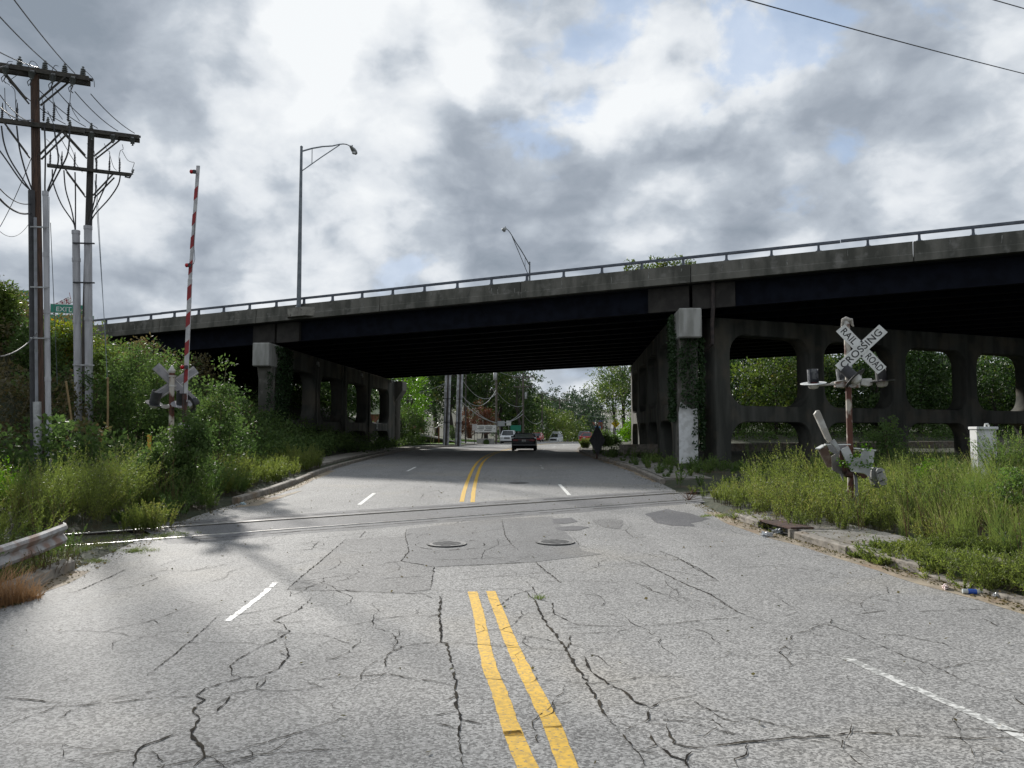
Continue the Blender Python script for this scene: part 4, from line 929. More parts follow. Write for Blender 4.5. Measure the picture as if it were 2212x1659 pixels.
def tree(px, Y, ztop, rx, lab, group=None, mats=(None,), seed=1, name='tree', crown_lo=.25, nc=260, cl=.6, nleaf=26, ll=.22, lw=.13, ry=None, x=None, r0=None, surf=.45, lump=.28, nlimb=14, flat=.75, cat='tree'):
    """a tree standing at photograph column px (or at x), distance Y, with its top at height ztop"""
    xx = P(px, 900, Y).x if x is None else x; g = float(H(xx, Y)); h = ztop - g
    root = thing(name, lab, cat, (xx, Y, g), group); zc = h * (crown_lo + 1) / 2; rz = h * (1 - crown_lo) / 2
    pts = crown_points((0, 0, zc), (rx, ry or rx, rz), nc, seed, surf, lump)
    vg = Veg(); clumps(vg, pts, rg(seed + 5).uniform(.55, 1.2, len(pts)) * cl, nleaf, ll, lw, seed + 9, flat=flat)
    if len(mats) > 1:
        mi = np.concatenate([np.where(rg(seed + 2).random(len(pts)) < .28, 1, 0).repeat(nleaf)]); vg.mq = [mi]
    vg.build('crown', list(mats), root)
    limbs(root, (0, 0, 0), h, pts, r0 or h * .022, nlimb, seed)
    return root
def scatter(fx, n, seed):                        # fx(u, v) -> x, y
    r = rg(seed); x, y = fx(r.random(n), r.random(n)); return np.stack([x, y, H(x, y)], 1)
def keep(p, cond): return p[cond(p[:, 0], p[:, 1])]

# ------------------------------------------------------------------ level crossing equipment
Z3 = Vector((0, 0, 1))
def signal_head(parent, pos, f, up, mats=(SIGNW, BLACKM), r=.27, hood=.30, name='signal_light', hr=.115):
    """round backing disc, half-round hood towards f, housing behind"""
    f = Vector(f).normalized(); up = Vector(up); s = f.cross(up).normalized(); u = s.cross(f)
    M = basis(s, u, f, pos)
    root = MB().lathe([(r * .98, -.006), (r, 0), (r * .98, .006)], 24, M).build(name, mats[0], parent)
    hd = MB(); n = 12; k0 = len(hd.v)
    for rr in (hr, hr - .008):
        for zz, a in ((.0, 1.0), (hood, .9)):
            for j in range(n + 1):
                th = R(-35) + R(250) * j / n; hd.v.append(tuple(M @ Vector((rr * math.cos(th), rr * math.sin(th), zz * (1 if rr == hr else 1)))))
    w = n + 1
    for j in range(n):
        hd.f += [(j, j + 1, w + j + 1, w + j), (2 * w + j, 3 * w + j, 3 * w + j + 1, 2 * w + j + 1), (w + j, w + j + 1, 3 * w + j + 1, 3 * w + j)]
    hd.build('hood', mats[1], root)
    MB().lathe([(.12, -.006), (.115, -.06), (.085, -.11), (.02, -.13)], 14, M).build('housing', RUSTW, root, smooth=True)
    MB().lathe([(.10, .007), (.07, .022), (.0, .028)], 14, M).build('lens', REDK, root, smooth=True)
    return root
def blade(parent, c, ang, yaw, L_, w, txts, y_off=0.0, front=True, matf=SIGNW):
    Mx = Matrix.Translation(c) @ Matrix.Rotation(yaw, 4, 'Z') @ Matrix.Rotation(-ang, 4, 'Y')      # local x along the blade, z up the blade, -y to the viewer
    o = MB().box((0, y_off, 0), (L_, .012, w)).build('crossbuck_blade', matf, parent, bevel=.003, M=Mx)
    for tx, cx_, fit in txts:
        M = Mx @ Matrix.Translation((cx_, y_off - .0075, 0)) @ Matrix.Rotation(R(90), 4, 'X')
        text_mesh(tx, w * .88, M, SIGNK, 'lettering', o, .001, fit)
    return o
SX, SY = P(1837, 900, 16.5).x, 16.5; gz = float(H(SX, SY))
sig = thing('crossing_signal', 'rusty crossbuck signal reading RAILROAD CROSSING on the right verge', 'railroad signal', (SX, SY, gz), 'level crossing signals')
def W(px, py, Y=16.5): return P(px, py, Y) - Vector((SX, SY, gz))
top = W(1829, 700); bot = W(1838, 1078)
MB().tube([bot, W(1836, 960), W(1833, 840), top], .062, 16).build('pole', RUST, sig, smooth=True)
MB().lathe([(.070, -.25), (.085, -.2), (.09, -.02), (.075, .05), (.03, .085), (.0, .09)], 14, Matrix.Translation(top + Vector((-.015, .03, .02)))).build('pole_cap', RUSTW, sig, smooth=True)
mb = MB(); tp = top + Vector((0, 0, .08)); mb.tube([tp + Vector((-.12, -.02, -.13)), tp + Vector((-.10, -.05, .01)), tp + Vector((-.03, -.03, .04)), tp + Vector((.05, -.05, .0)), tp + Vector((.09, -.02, .02)), tp + Vector((.12, 0, -.10)), tp + Vector((.15, 0, -.13))], [.02, .035, .04, .04, .035, .028, .012], 8)
mb.build('rag', mat('dirty_rag', (.45, .42, .38), .9, c2=(.30, .28, .25), scale=12, bump=.01), sig, smooth=True)
for y_ in (760, 792, 833): MB().lathe([(.072, -.02), (.072, .02)], 14, Matrix.Translation(W(1831 + (y_ - 700) * .024, y_))).build('clamp', GALV, sig)
cc = W(1860, 754, 16.38)
blade(sig, cc, R(-49.5), R(-14), 1.24, .232, [('RAIL', -.37, .38), ('ROAD', .385, .42)], y_off=.0)
blade(sig, cc, R(43.5), R(-14), 1.24, .232, [('CROSSING', .0, 1.08)], y_off=-.016)
for a_ in ((1861, 738), (1861, 769)): MB().lathe([(.022, -.03), (.022, .01)], 8, Matrix.Translation(W(*a_, 16.36)) @ Matrix.Rotation(R(90), 4, 'X')).build('bolt', BLACKM, sig)
ab = MB(); ab.tube([W(1770, 832), W(1802, 830), W(1834, 829)], .022, 8); ab.tube([W(1834, 829), W(1862, 826), W(1905, 822)], .026, 8); ab.build('cross_bar', RUSTW, sig, smooth=True)
MB().box(W(1818, 831), (.30, .10, .12)).box(W(1843, 833), (.26, .12, .10)).build('mounting_bracket', mat('rusty_bracket', (.42, .40, .37), .6, c2=(.14, .08, .05), scale=8), sig, bevel=.01)
MB().prism([W(*q, 16.42) for q in [(1862, 818), (1884, 817), (1886, 831), (1876, 835), (1860, 831)]], (0, 0, 0), (0, .12, 0)).build('junction_box', RUSTW, sig, bevel=.01)
dk = (SIGNW, mat('faded_hood', (.16, .165, .17), .6, c2=(.05, .055, .065), scale=9, mix=1.0, contrast=(.45, .5))); bk = (BLACKM, BLACKM)
signal_head(sig, W(1757, 828), (-.10, -.16, 1), (0, 1, 0), dk)
signal_head(sig, W(1821, 826, 16.75), (-.05, .15, 1), (0, 1, 0), dk)
signal_head(sig, W(1847, 817, 16.30), (-.62, .45, .75), (-.5, 0, .5), bk)
signal_head(sig, W(1905, 824, 16.45), (-.08, .02, 1), (0, 1, 0), (BLACKM, BLACKM))
o = MB(); 
for a_ in range(7):
    th = a_ / 7 * 6.28; o.tube([W(1838, 1108) + Vector((math.cos(th) * .12, math.sin(th) * .1, -.2)), W(1838, 1074 + (a_ % 3) * 3) + Vector((math.cos(th) * .12, math.sin(th) * .1, 0))], .048, 8)
o.build('foundation_bolts', GALV, sig, smooth=True)
pl = MB(); pl.tube([W(1851, 1074), W(1849, 1040), W(1848, 1025), W(1853, 1018)], [.035, .035, .04, .042], 10); pl.build('cable_pipe', PVCG, sig, smooth=True)

gate = thing('gate_mechanism', 'broken crossing gate mechanism with a stub of arm, bolted to the right signal', 'crossing gate', (SX, SY, gz))
def K(x, y, Y=16.4): return P((3100 + x / 3.318) / 1.8228, (1550 + y / 3.318) / 1.8228, Y) - Vector((SX, SY, gz))
MB().prism([K(*q) for q in [(350, 268), (372, 240), (375, 225), (415, 215), (440, 260), (575, 585), (590, 640), (545, 640), (500, 590)]], (0, -.02, 0), (0, .06, 0)).build('arm_stub', RUSTW, gate, bevel=.006)
MB().prism([K(*q) for q in [(550, 640), (600, 590), (635, 640), (690, 735), (655, 765), (600, 690)]], (0, -.05, 0), (0, -.02, 0)).build('arm_bracket', GALV, gate, bevel=.004)
MB().bar(K(490, 662), K(825, 664), .05, .022).bar(K(395, 720, 16.3), K(480, 672, 16.5), .10, .022).build('top_flange', SIGNW, gate)
MB().prism([K(*q) for q in [(395, 722), (478, 676), (520, 690), (575, 830), (585, 960), (525, 965), (480, 880)]], (0, .0, 0), (0, .02, 0)).build('side_plate', mat('rust_channel', (.085, .05, .035), .8, c2=(.16, .13, .10), scale=6), gate)
MB().prism([K(*q, 16.6) for q in [(520, 670), (830, 670), (835, 780), (700, 790), (640, 800), (570, 760)]], (0, .0, 0), (0, .015, 0)).build('back_plate', PVCG, gate)
MB().prism([K(*q, 16.5) for q in [(575, 820), (655, 775), (700, 820), (740, 1000), (735, 1150), (690, 1050), (590, 1000)]], (0, .0, 0), (0, .03, 0)).build('side_plate', mat('dirty_grey_plate', (.22, .22, .21), .7, c2=(.12, .11, .10), scale=4), gate)
MB().prism([K(*q, 16.3) for q in [(700, 732), (795, 682), (828, 745), (865, 835), (940, 830), (1000, 720), (1130, 735), (1140, 760), (1130, 890), (1100, 970), (1080, 1050), (1085, 1095), (1010, 1045), (930, 1030), (835, 1020), (790, 930)]], (0, .0, 0), (0, .025, 0)).build('cover_plate', mat('bird_white_plate', (.45, .46, .46), .6, c2=(.30, .31, .31), scale=3, c3=(.18, .12, .09), c3s=5, c3r=(.66, .74)), gate, bevel=.004)
MB().bar(K(850, 712, 16.5), K(1130, 742, 16.5), .22, .03).build('top_cover', SIGNW, gate, bevel=.005)
MB().prism([K(*q, 16.35) for q in [(700, 735), (745, 850), (800, 960), (830, 1020), (735, 1010), (690, 830)]], (0, .03, 0), (0, .05, 0)).build('rust_edge', RUSTD, gate)
MB().prism([K(*q, 16.42) for q in [(880, 1030), (1000, 1045), (1060, 1090), (1000, 1110), (920, 1090)]], (0, 0, 0), (0, .12, 0)).build('counterweight_arm', RUSTD, gate)
MB().prism([K(*q, 16.38) for q in [(1085, 1000), (1110, 965), (1170, 960), (1200, 1100), (1220, 1215), (1180, 1235), (1130, 1190), (1085, 1090)]], (0, -.06, 0), (0, .16, 0)).build('motor_case', mat('motor_grey', (.20, .20, .19), .6, c2=(.12, .12, .115), scale=5), gate, bevel=.012)
cp = MB().prism([K(*q, 16.30) for q in [(1145, 1010), (1165, 978), (1215, 968), (1250, 990), (1290, 1130), (1285, 1180), (1250, 1205), (1205, 1195), (1165, 1120)]], (0, -.06, 0), (0, .0, 0)).build('motor_cover', mat('motor_cover_grey', (.30, .30, .29), .6, c2=(.22, .22, .21), scale=6), gate, bevel=.008)
for a_, b_ in (((1175, 1045), (1240, 1018)), ((1208, 1150), (1275, 1122))):
    MB().bar(K(*a_, 16.21), K(*b_, 16.21), .012, .02).build('handle', BLACKM, cp)
MB().tube([K(735, 985, 16.45), K(840, 1000, 16.45)], .10, 10).tube([K(760, 1040), K(845, 1050)], .085, 10).build('clamp', RUSTD, gate)
vg = Veg(); r = rg(77); cs = np.array([list(K(*q, 16.25)) for q in [(690, 870), (730, 910), (760, 930), (880, 880), (870, 920), (960, 920), (1010, 940), (1040, 930), (1100, 950), (1110, 870), (980, 700), (1040, 720), (880, 800), (920, 830), (840, 960)]]); clumps(vg, cs, .09, 16, .05, .04, 5); o = vg.build('creeper', [W_BRIGHT], None, 'stuff'); o.location = gate.location
tag(o, 'leafy creeper climbing the broken gate mechanism', 'creeper')

# left signal, seen from behind
LX, LY = P(371, 900, 20.0).x, 20.0; lz = float(H(LX, LY))
sg2 = thing('crossing_signal', 'crossbuck signal seen from behind in bushes left of the road', 'railroad signal', (LX, LY, lz), 'level crossing signals')
def S(x, y, Y=20.0): return P((500 + x / 3.318) / 1.8228, (1350 + y / 3.318) / 1.8228, Y) - Vector((LX, LY, lz))
MB().tube([S(572, 1640), S(578, 1300), S(583, 880), S(587, 370)], .066, 14).build('pole', RUST, sg2, smooth=True)
MB().lathe([(.068, -.10), (.09, -.06), (.092, -.03), (.05, .03), (.02, .10), (.0, .11)], 12, Matrix.Translation(S(587, 345))).build('pole_cap', RUSTW, sg2, smooth=True)
for y_ in (435, 560): MB().lathe([(.076, -.02), (.076, .02)], 12, Matrix.Translation(S(584, y_))).bar(S(584, y_, 20.05), S(640, y_ - 0, 20.05), .04, .05).build('clamp', RUSTW, sg2)
backm = mat('crossbuck_back', (.27, .265, .28), .6, c2=(.19, .19, .20), scale=5)
c2_ = S(625, 535, 20.14)
for ang, yy in ((R(-44), .0), (R(37.5), .016)):
    b = blade(sg2, c2_, ang, R(28), 1.30, .235, [], y_off=yy, matf=backm)
    for s_ in (-1, 1):
        Mx = Matrix.Translation(c2_) @ Matrix.Rotation(R(28), 4, 'Z') @ Matrix.Rotation(-ang, 4, 'Y'); MB().box((0, yy - .008, s_ * .085), (1.26, .008, .014)).build('rib', RUSTW, b, M=Mx)
MB().tube([S(440, 830), S(585, 815), S(700, 820)], .03, 8).build('cross_bar', RUSTW, sg2, smooth=True)
MB().prism([S(*q) for q in [(455, 810), (600, 805), (640, 830), (520, 865), (460, 850)]], (0, -.06, 0), (0, .10, 0)).build('mounting_bracket', RUSTW, sg2, bevel=.01)
signal_head(sg2, S(355, 790, 20.0), (.35, -.25, .95), (0, -1, .2), (BLACKM, BLACKM), hood=.34, r=.22, hr=.13)
signal_head(sg2, S(712, 800, 19.9), (.16, -.35, .9), (0, -1, .3), (backm, BLACKM), hood=.34, r=.26, hr=.13)
signal_head(sg2, S(830, 800, 20.3), (.5, .5, .3), (0, 0, 1), (BLACKM, BLACKM), hood=.2)
MB().box(S(480, 1560, 19.9), (.40, .3, .5)).build('relay_box', SIGNW, sg2, bevel=.02)
MB().tube([S(690, 1380), S(680, 1600)], .06, 8).build('foundation', RUSTW, sg2)

ax, ay = P(392, 900, 19.6).x, 19.6; az = float(H(ax, ay))
arm = thing('crossing_gate', 'raised red and white striped gate arm beside the left signal', 'crossing gate', (ax, ay, az))
def A(px, py, Y=19.6): return P(px, py, Y) - Vector((ax, ay, az))
p_bot, p_mid, p_top = A(400, 862), A(410.5, 603), A(428, 358)
MB().box(A(398, 960), (.26, .26, 1.1)).build('mechanism_case', RUSTW, arm, bevel=.02)
MB().bar(A(396, 985), A(400, 850), .10, .10).build('arm_mount', RUSTD, arm)
def ax_pt(py):   # centre line of the arm at image height py
    if py > 575: return A(400 + (862 - py) / (862 - 575) * 11.8, py)
    return A(411.8 + (575 - py) / (575 - 358) * 16.4, py)
armw = mat('gate_arm_white', (.46, .46, .46), .6, c2=(.36, .36, .37), scale=7)
MB().bar(ax_pt(868), ax_pt(603), .105, .045).build('arm', armw, arm, bevel=.004)
a2 = MB().bar(ax_pt(605), ax_pt(358), .088, .035).build('arm', armw, arm, bevel=.004)
def stripe(y0, y1, w):       # slanting red band on the camera side and round the edge
    c0, c1 = ax_pt(y1), ax_pt(y0); d = (c1 - c0).normalized(); s = d.cross(Vector((0, 1, 0))).normalized(); sl = .05
    f = [c0 + s * w / 2 - d * sl, c0 - s * w / 2 + d * sl, c1 - s * w / 2 + d * sl, c1 + s * w / 2 - d * sl]
    f = [q + Vector((0, -.0245 if w > .1 else -.0195, 0)) for q in f]
    mb = MB().prism(f, (0, -.001, 0), (0, .001, 0)); mb.build('stripe', REDP, arm)
for y0, y1 in ((512, 532), (568, 588)): stripe(y0 - 3, y1 + 3, .090)
for y0, y1 in ((617, 646), (676, 704), (737, 766), (797, 826), (858, 868)): stripe(y0, y1, .107)
for y0, y1 in ((405, 430), (460, 485)): stripe(y0, y1, .090)
for (px, py, ex) in ((414, 371, 421), (404, 573, 410), (394, 793, 403)):
    l = MB().lathe([(.0, -.05), (.045, -.035), (.055, 0), (.05, .03), (.02, .05)], 12, Matrix.Translation(A(px, py, 19.5)) @ Matrix.Rotation(R(-90), 4, 'Y')).build('warning_light', REDL, arm, smooth=True)
    MB().box(A(ex - 1, py, 19.5), (.07, .06, .09)).build('lamp_bracket', BLACKM, l)
MB().tube([A(406, 573, 19.5), A(418, 570, 19.5), A(421, 560, 19.5), A(419, 530, 19.5), A(420, 480, 19.52)], .007, 5).build('lamp_cable', BLACK, arm); MB().tube([A(398, 800, 19.5), A(397, 830, 19.5), A(396, 900, 19.5), A(392, 930, 19.5)], .008, 5).build('lamp_cable', BLACK, arm)

# ------------------------------------------------------------------ left foreground: guardrail, markers, cabinet
gr = thing('guardrail', 'weathered steel guardrail end at the lower left edge', 'guardrail', (-6.6, 9.0, float(zroad(9))))
o0 = Vector(gr.location)
path = [(-6.1, 4.5), (-6.35, 7.0), (-6.56, 9.6), (-6.70, 11.0), (-6.86, 11.9), (-6.98, 12.1), (-7.1, 12.12)]
prof = [(-.02, .155), (.025, .13), (.045, .085), (.0, .03), (-.03, .0), (.0, -.03), (.045, -.085), (.025, -.13), (-.02, -.155)]
mb = MB(); vs = []
for i, (x, y) in enumerate(path):
    a, b = Vector(path[max(i - 1, 0)]), Vector(path[min(i + 1, len(path) - 1)]); d = (b - a).normalized(); n = Vector((d.y, -d.x))
    z = .23 + .03 * (max(y, 9) - 9)
    for o_, zz in prof: vs.append((x + n.x * o_ - o0.x, y + n.y * o_ - o0.y, z + zz - o0.z))
m_ = len(prof); mb.add(vs, [(i * m_ + j, i * m_ + j + 1, (i + 1) * m_ + j + 1, (i + 1) * m_ + j) for i in range(len(path) - 1) for j in range(m_ - 1)])
mb.build('beam', mat('guardrail_steel', (.38, .375, .37), .6, .2, c2=(.27, .25, .235), scale=5, c3=(.22, .13, .09), c3s=3, c3r=(.50, .62)), gr, smooth=False)
for y in (5.4, 7.9):
    x = float(np.interp(y, [p[1] for p in path], [p[0] for p in path])); MB().box((x - .14 - o0.x, y - o0.y, -.05 - o0.z + .1), (.15, .12, 1.0)).build('post', mat('grey_guardrail_post', (.20, .17, .14), .8, c2=(.12, .10, .08), scale=6), gr)
cbx = P(2123, 930, 21.5); cz = float(H(cbx.x, 21.5)); cab = thing('signal_cabinet', 'white metal relay cabinet in the weeds at the right edge', 'cabinet', (cbx.x, 21.5, cz))
ch = P(2123, 928, 21.5).z - cz; whitecab = mat('stained_white_cabinet', (.60, .61, .61), .6, c2=(.48, .49, .48), scale=2.5, c3=(.25, .24, .21), c3s=4, c3r=(.60, .68))
MB().box((0, 0, ch / 2), (.54, .34, ch)).build('body', whitecab, cab, bevel=.01)
MB().box((0, -.02, ch + .04), (.60, .42, .08)).build('lid', whitecab, cab, bevel=.012)
MB().box((.0, -.178, ch * .47), (.46, .012, ch * .84)).build('door', whitecab, cab, bevel=.004)
MB().tube([(.0, -.1, ch + .08), (.0, -.12, ch + .15), (.08, -.1, ch + .16), (.12, -.1, ch + .09)], .025, 8).build('lid_handle', SIGNW, cab, smooth=True)
MB().box((.2, -.19, ch * .74), (.05, .03, .08)).build('padlock', BLACKM, cab)
def post(name, px, py0, py1, Y, r0, m_, lab, cat, tilt=0, group=None):
    a, b = P(px + tilt, py1, Y), P(px, py0, Y); t = thing(name, lab, cat, a, group)
    MB().tube([(0, 0, -.4), (0, 0, 0), b - a], r0, 8).build('post', m_, t, smooth=True); MB().lathe([(r0 * 1.15, -.02), (r0 * 1.15, .02), (r0 * .6, .05)], 8, Matrix.Translation(b - a)).build('cap', m_, t); return t
post('marker_post', 322.5, 942, 985, 21.5, .055, YELM, 'short yellow pipeline marker post in the weeds left of the signal', 'marker post')
TANP = mat('faded_yellow_guard', (.26, .18, .08), .7, c2=(.20, .14, .06), scale=4)
post('guy_guard', 143, 826, 902, 27, .034, TANP, 'leaning tan guy wire guard between the two pole pairs', 'cable guard', 11, 'plastic guy wire guards')
post('guy_guard', 233, 818, 900, 27, .034, TANP, 'upright tan guy wire guard right of the white conduits', 'cable guard', 0, 'plastic guy wire guards')

# ------------------------------------------------------------------ utility poles on the left
def insulator(mb, base, up=Vector((0, 0, 1)), h=.30, r=.075, n=10, sheds=4):
    up = Vector(up).normalized(); s = up.orthogonal().normalized(); M = basis(s, up.cross(s), up, base); pr = [(.02, 0)]
    for k in range(sheds):
        z = h * (.12 + .75 * k / sheds); rr = r * (1 - .08 * k); pr += [(.03, z), (rr, z + .008), (rr * .9, z + h * .06), (.035, z + h * .12)]
    pr += [(.03, h * .9), (.045, h * .95), (.03, h)]; return mb.lathe(pr, n, M)
ARMD = Vector((.92, .38, 0)).normalized(); WD = Vector((-.38, .92, 0)).normalized()
def pothead(mb, p, L_=.62):
    """cable termination with sheds"""
    return mb.lathe([(.022, 0), (.03, .02)] + [q for k in range(7) for q in ((.025, .04 + k * .06), (.05, .05 + k * .06), (.025, .07 + k * .06))] + [(.02, L_ * .8), (.012, L_)], 8, Matrix.Translation(p))
def upole(px0, px1, py_top, Y, lab, r0, wood, arms, name='utility_pole'):
    x = P(px1, 950, Y); gx = x.x; g = float(H(gx, Y)); t = thing(name, lab, 'utility pole', (gx, Y, g), 'utility poles left of the road')
    o = Vector((gx, Y, g)); topv = P(px0, py_top, Y) - o
    MB().tube([(0, 0, -.5), topv * .5, topv], [r0, r0 * .9, r0 * .78], 16).build('pole', wood, t, smooth=True)
    res = []
    for (py, l0, l1, hh, dbl) in arms:
        k = (P(px0, py, Y).z - g) / topv.z; c = topv * k; mb = MB()
        mb.bar(c + ARMD * -l0 - WD * (r0 + .05), c + ARMD * l1 - WD * (r0 + .05), .12, hh)
        if dbl: mb.bar(c + ARMD * -l0 + WD * (r0 + .03), c + ARMD * l1 + WD * (r0 + .03), .12, hh)
        mb.build('crossarm', ARMW, t, bevel=.008) if not dbl else [MB().bar(c + ARMD * -l0 + WD * s_, c + ARMD * l1 + WD * s_, .11, hh).build('crossarm', ARMW, t, bevel=.008) for s_ in (-(r0 + .05), r0 + .03)]
        for s_ in (-1, 1):
            for w_ in (-(r0 + .10), (r0 + .08)):
                MB().bar(c + ARMD * (s_ * min(l0, l1) * .58) + WD * w_ + Z3 * -.06, c + ARMD * (s_ * (r0)) + WD * w_ * .8 - Z3 * 1.0, .05, .05).build('brace', ARMW, t)
        res.append(c)
    return t, o, res
p1, o1, c1 = upole(75, 90, 150, 25.0, 'brown wooden utility pole nearest the left edge, two crossarms', .165, WOOD, [(158, 2.3, 1.62, .16, True), (275, 2.6, 1.45, .15, False)])
p2, o2, c2 = upole(197, 179, 283, 30.0, 'darker utility pole with white conduits, right of the brown one', .15, WOODG, [(287, 1.75, 1.74, .17, True), (371, 1.45, 1.48, .13, False)])
# insulators standing on and hanging from the top arms
ins1 = [-2.1, -1.45, -.72, -.02 + .55, 1.15, 1.72]
for s_ in (-2.0, -1.15, -.42, .30, .88, 1.42):
    mb = MB(); insulator(mb, c1[0] + ARMD * s_ + Z3 * .08 - WD * .1, h=.36, r=.105); mb.build('insulator', CERAM, p1, smooth=True)
for s_ in (-1.55, -.75, -.02, .58, 1.16):
    mb = MB(); b = c1[0] + ARMD * s_ - WD * .34; mb2 = MB(); insulator(mb2, b - Z3 * .10, up=(0, -.1, -1), h=.30, r=.105, sheds=4)
    q = mb2.build('insulator', CERAM, p1, smooth=True); MB().bar(b + WD * .3 + Z3 * .10, b - Z3 * .1, .12, .06).build('bracket', GALV, q)
    MB().tube([b - Z3 * .4, b - Z3 * .55 + ARMD * -.05, b - Z3 * .62 + ARMD * .02], .018, 5).tube([b - Z3 * .38 + ARMD * -.06, b - Z3 * .47 + ARMD * -.12, b - Z3 * .60 + ARMD * -.08], .014, 5).build('jumper_clamp', BLACKM, q)
for s_ in (.05, .80, 1.50):
    b = c2[0] + ARMD * s_ - WD * .30; mb2 = MB(); insulator(mb2, b - Z3 * .10, up=(0.1, -.1, -1), h=.32, r=.11); q = mb2.build('insulator', CERAM, p2, smooth=True); MB().bar(b + WD * .3 + Z3 * .12, b - Z3 * .1, .12, .06).build('bracket', GALV, q)
for s_ in (-1.5, -.75, .0):
    mb = MB(); insulator(mb, c2[0] + ARMD * s_ + Z3 * .08, h=.32, r=.085); mb.build('insulator', CERAM, p2, smooth=True)
for s_ in (.30, .95, 1.5):
    mb = MB(); mb.tube([c2[0] + ARMD * (s_ - .05) + Z3 * .12, c2[0] + ARMD * (s_ + .28) + Z3 * .10], .05, 7); mb.build('strain_insulator', BLACKM, p2)
for s_ in (-1.4, -.35, .40, .98, 1.45):
    mb = MB(); mb.tube([c1[0] + ARMD * (s_ - .05) + Z3 * .13 + WD * .1, c1[0] + ARMD * (s_ + .25) + Z3 * .11 + WD * .1], .055, 7); mb.build('strain_insulator', BLACKM, p1)
def cable(tb, ob, pts, r_=.02, nm='riser_cable', m_=BLACK, pot=None):
    """cable through photograph positions (px, py, Y), smoothed"""
    q = [P(*p) - ob for p in pts]; out = []
    for i in range(len(q) - 1):
        p0, p1_, p2_, p3 = q[max(i - 1, 0)], q[i], q[i + 1], q[min(i + 2, len(q) - 1)]
        for k in range(6):
            t = k / 6; out.append(.5 * ((2 * p1_) + (p2_ - p0) * t + (2 * p0 - 5 * p1_ + 4 * p2_ - p3) * t * t + (3 * p1_ - p0 - 3 * p2_ + p3) * t ** 3))
    out.append(q[-1]); o = MB().tube(out, r_, 6).build(nm, m_, tb, smooth=True)
    if pot is not None:
        mb = MB(); pothead(mb, P(*pot) - ob); mb.build('cable_termination', BLACKM, tb)
    return o
for pts, pot in (([(3, 272, 24.6), (9, 310, 24.6), (25, 350, 24.7), (68, 415, 24.8)], (4, 262, 24.6)), ([(36, 272, 24.6), (42, 320, 24.6), (55, 370, 24.7), (70, 412, 24.8)], (36, 262, 24.6)),
                 ([(-20, 300, 24.6), (10, 340, 24.6), (45, 390, 24.7), (70, 415, 24.8)], None), ([(96, 272, 24.7), (98, 330, 24.7), (97, 400, 24.8), (98, 420, 24.8)], (94, 262, 24.7)),
                 ([(116, 270, 24.7), (120, 300, 24.7), (126, 345, 24.7), (117, 375, 24.8), (100, 418, 24.8)], (116, 262, 24.7)), ([(149, 270, 24.7), (150, 300, 24.7), (145, 335, 24.7), (128, 370, 24.8), (102, 418, 24.8)], (147, 262, 24.7))):
    cable(p1, o1, pts, .024, pot=pot)
for pts, pot in (([(113, 366, 29.7), (115, 395, 29.7), (132, 440, 29.8), (158, 480, 29.8), (163, 500, 29.8)], (108, 358, 29.7)), ([(138, 368, 29.7), (142, 410, 29.7), (155, 455, 29.8), (163, 500, 29.8)], (133, 360, 29.7)), ([(162, 372, 29.7), (163, 420, 29.7), (163, 500, 29.8)], (161, 362, 29.7)),
                 ([(234, 376, 29.7), (230, 395, 29.7), (215, 430, 29.8), (200, 460, 29.8), (190, 492, 29.8)], (236, 372, 29.7)), ([(260, 378, 29.7), (255, 400, 29.7), (235, 430, 29.8), (203, 466, 29.8), (192, 492, 29.8)], (258, 374, 29.7)), ([(208, 376, 29.7), (206, 420, 29.7), (200, 450, 29.8), (191, 492, 29.8)], (208, 370, 29.7))):
    cable(p2, o2, pts, .024, pot=pot)
for tb, ob, pts in ((p1, o1, [(36, 215, 24.7), (34, 230, 24.7), (36, 262, 24.7)]), (p1, o1, [(12, 178, 24.6), (30, 192, 24.6), (33, 210, 24.7), (34, 230, 24.7)]), (p1, o1, [(115, 160, 24.7), (112, 180, 24.7), (114, 205, 24.7), (116, 240, 24.7)]), (p1, o1, [(152, 172, 24.7), (153, 195, 24.7), (149, 240, 24.7)]), (p1, o1, [(90, 205, 24.7), (93, 230, 24.7), (94, 245, 24.7)]),
                    (p1, o1, [(117, 220, 24.7), (123, 240, 24.7), (135, 258, 24.7)]), (p1, o1, [(152, 222, 24.7), (158, 240, 24.7), (172, 262, 24.7)]), (p1, o1, [(10, 190, 24.6), (14, 240, 24.6), (34, 262, 24.6), (60, 264, 24.8)]), (p1, o1, [(18, 176, 24.6), (26, 170, 24.7), (40, 160, 24.7)]), (p1, o1, [(60, 150, 24.8), (66, 133, 24.8), (76, 135, 24.8), (85, 148, 24.8)]), (p1, o1, [(10, 150, 24.6), (17, 134, 24.6), (27, 133, 24.6)]), (p1, o1, [(110, 158, 24.8), (118, 142, 24.8), (126, 143, 24.8)]), (p1, o1, [(182, 152, 24.9), (190, 158, 24.9), (202, 172, 24.9), (204, 188, 24.9)]),
                    (p2, o2, [(225, 310, 29.7), (232, 325, 29.7), (237, 328, 29.7), (236, 345, 29.7)]), (p2, o2, [(264, 312, 29.7), (266, 322, 29.7), (260, 326, 29.7), (257, 340, 29.7), (258, 352, 29.7)]), (p2, o2, [(264, 326, 29.7), (275, 345, 29.7), (284, 350, 29.7), (290, 352, 29.7), (284, 370, 29.7)]), (p2, o2, [(188, 310, 29.7), (195, 320, 29.7), (203, 325, 29.7), (206, 350, 29.7)]), (p2, o2, [(100, 300, 29.7), (118, 318, 29.7), (126, 330, 29.7), (133, 350, 29.7)]), (p2, o2, [(150, 312, 29.7), (160, 335, 29.7), (161, 352, 29.7)]), (p2, o2, [(236, 330, 29.7), (245, 360, 29.7), (252, 368, 29.7)])):
    cable(tb, ob, pts, .010, 'jumper_wire')
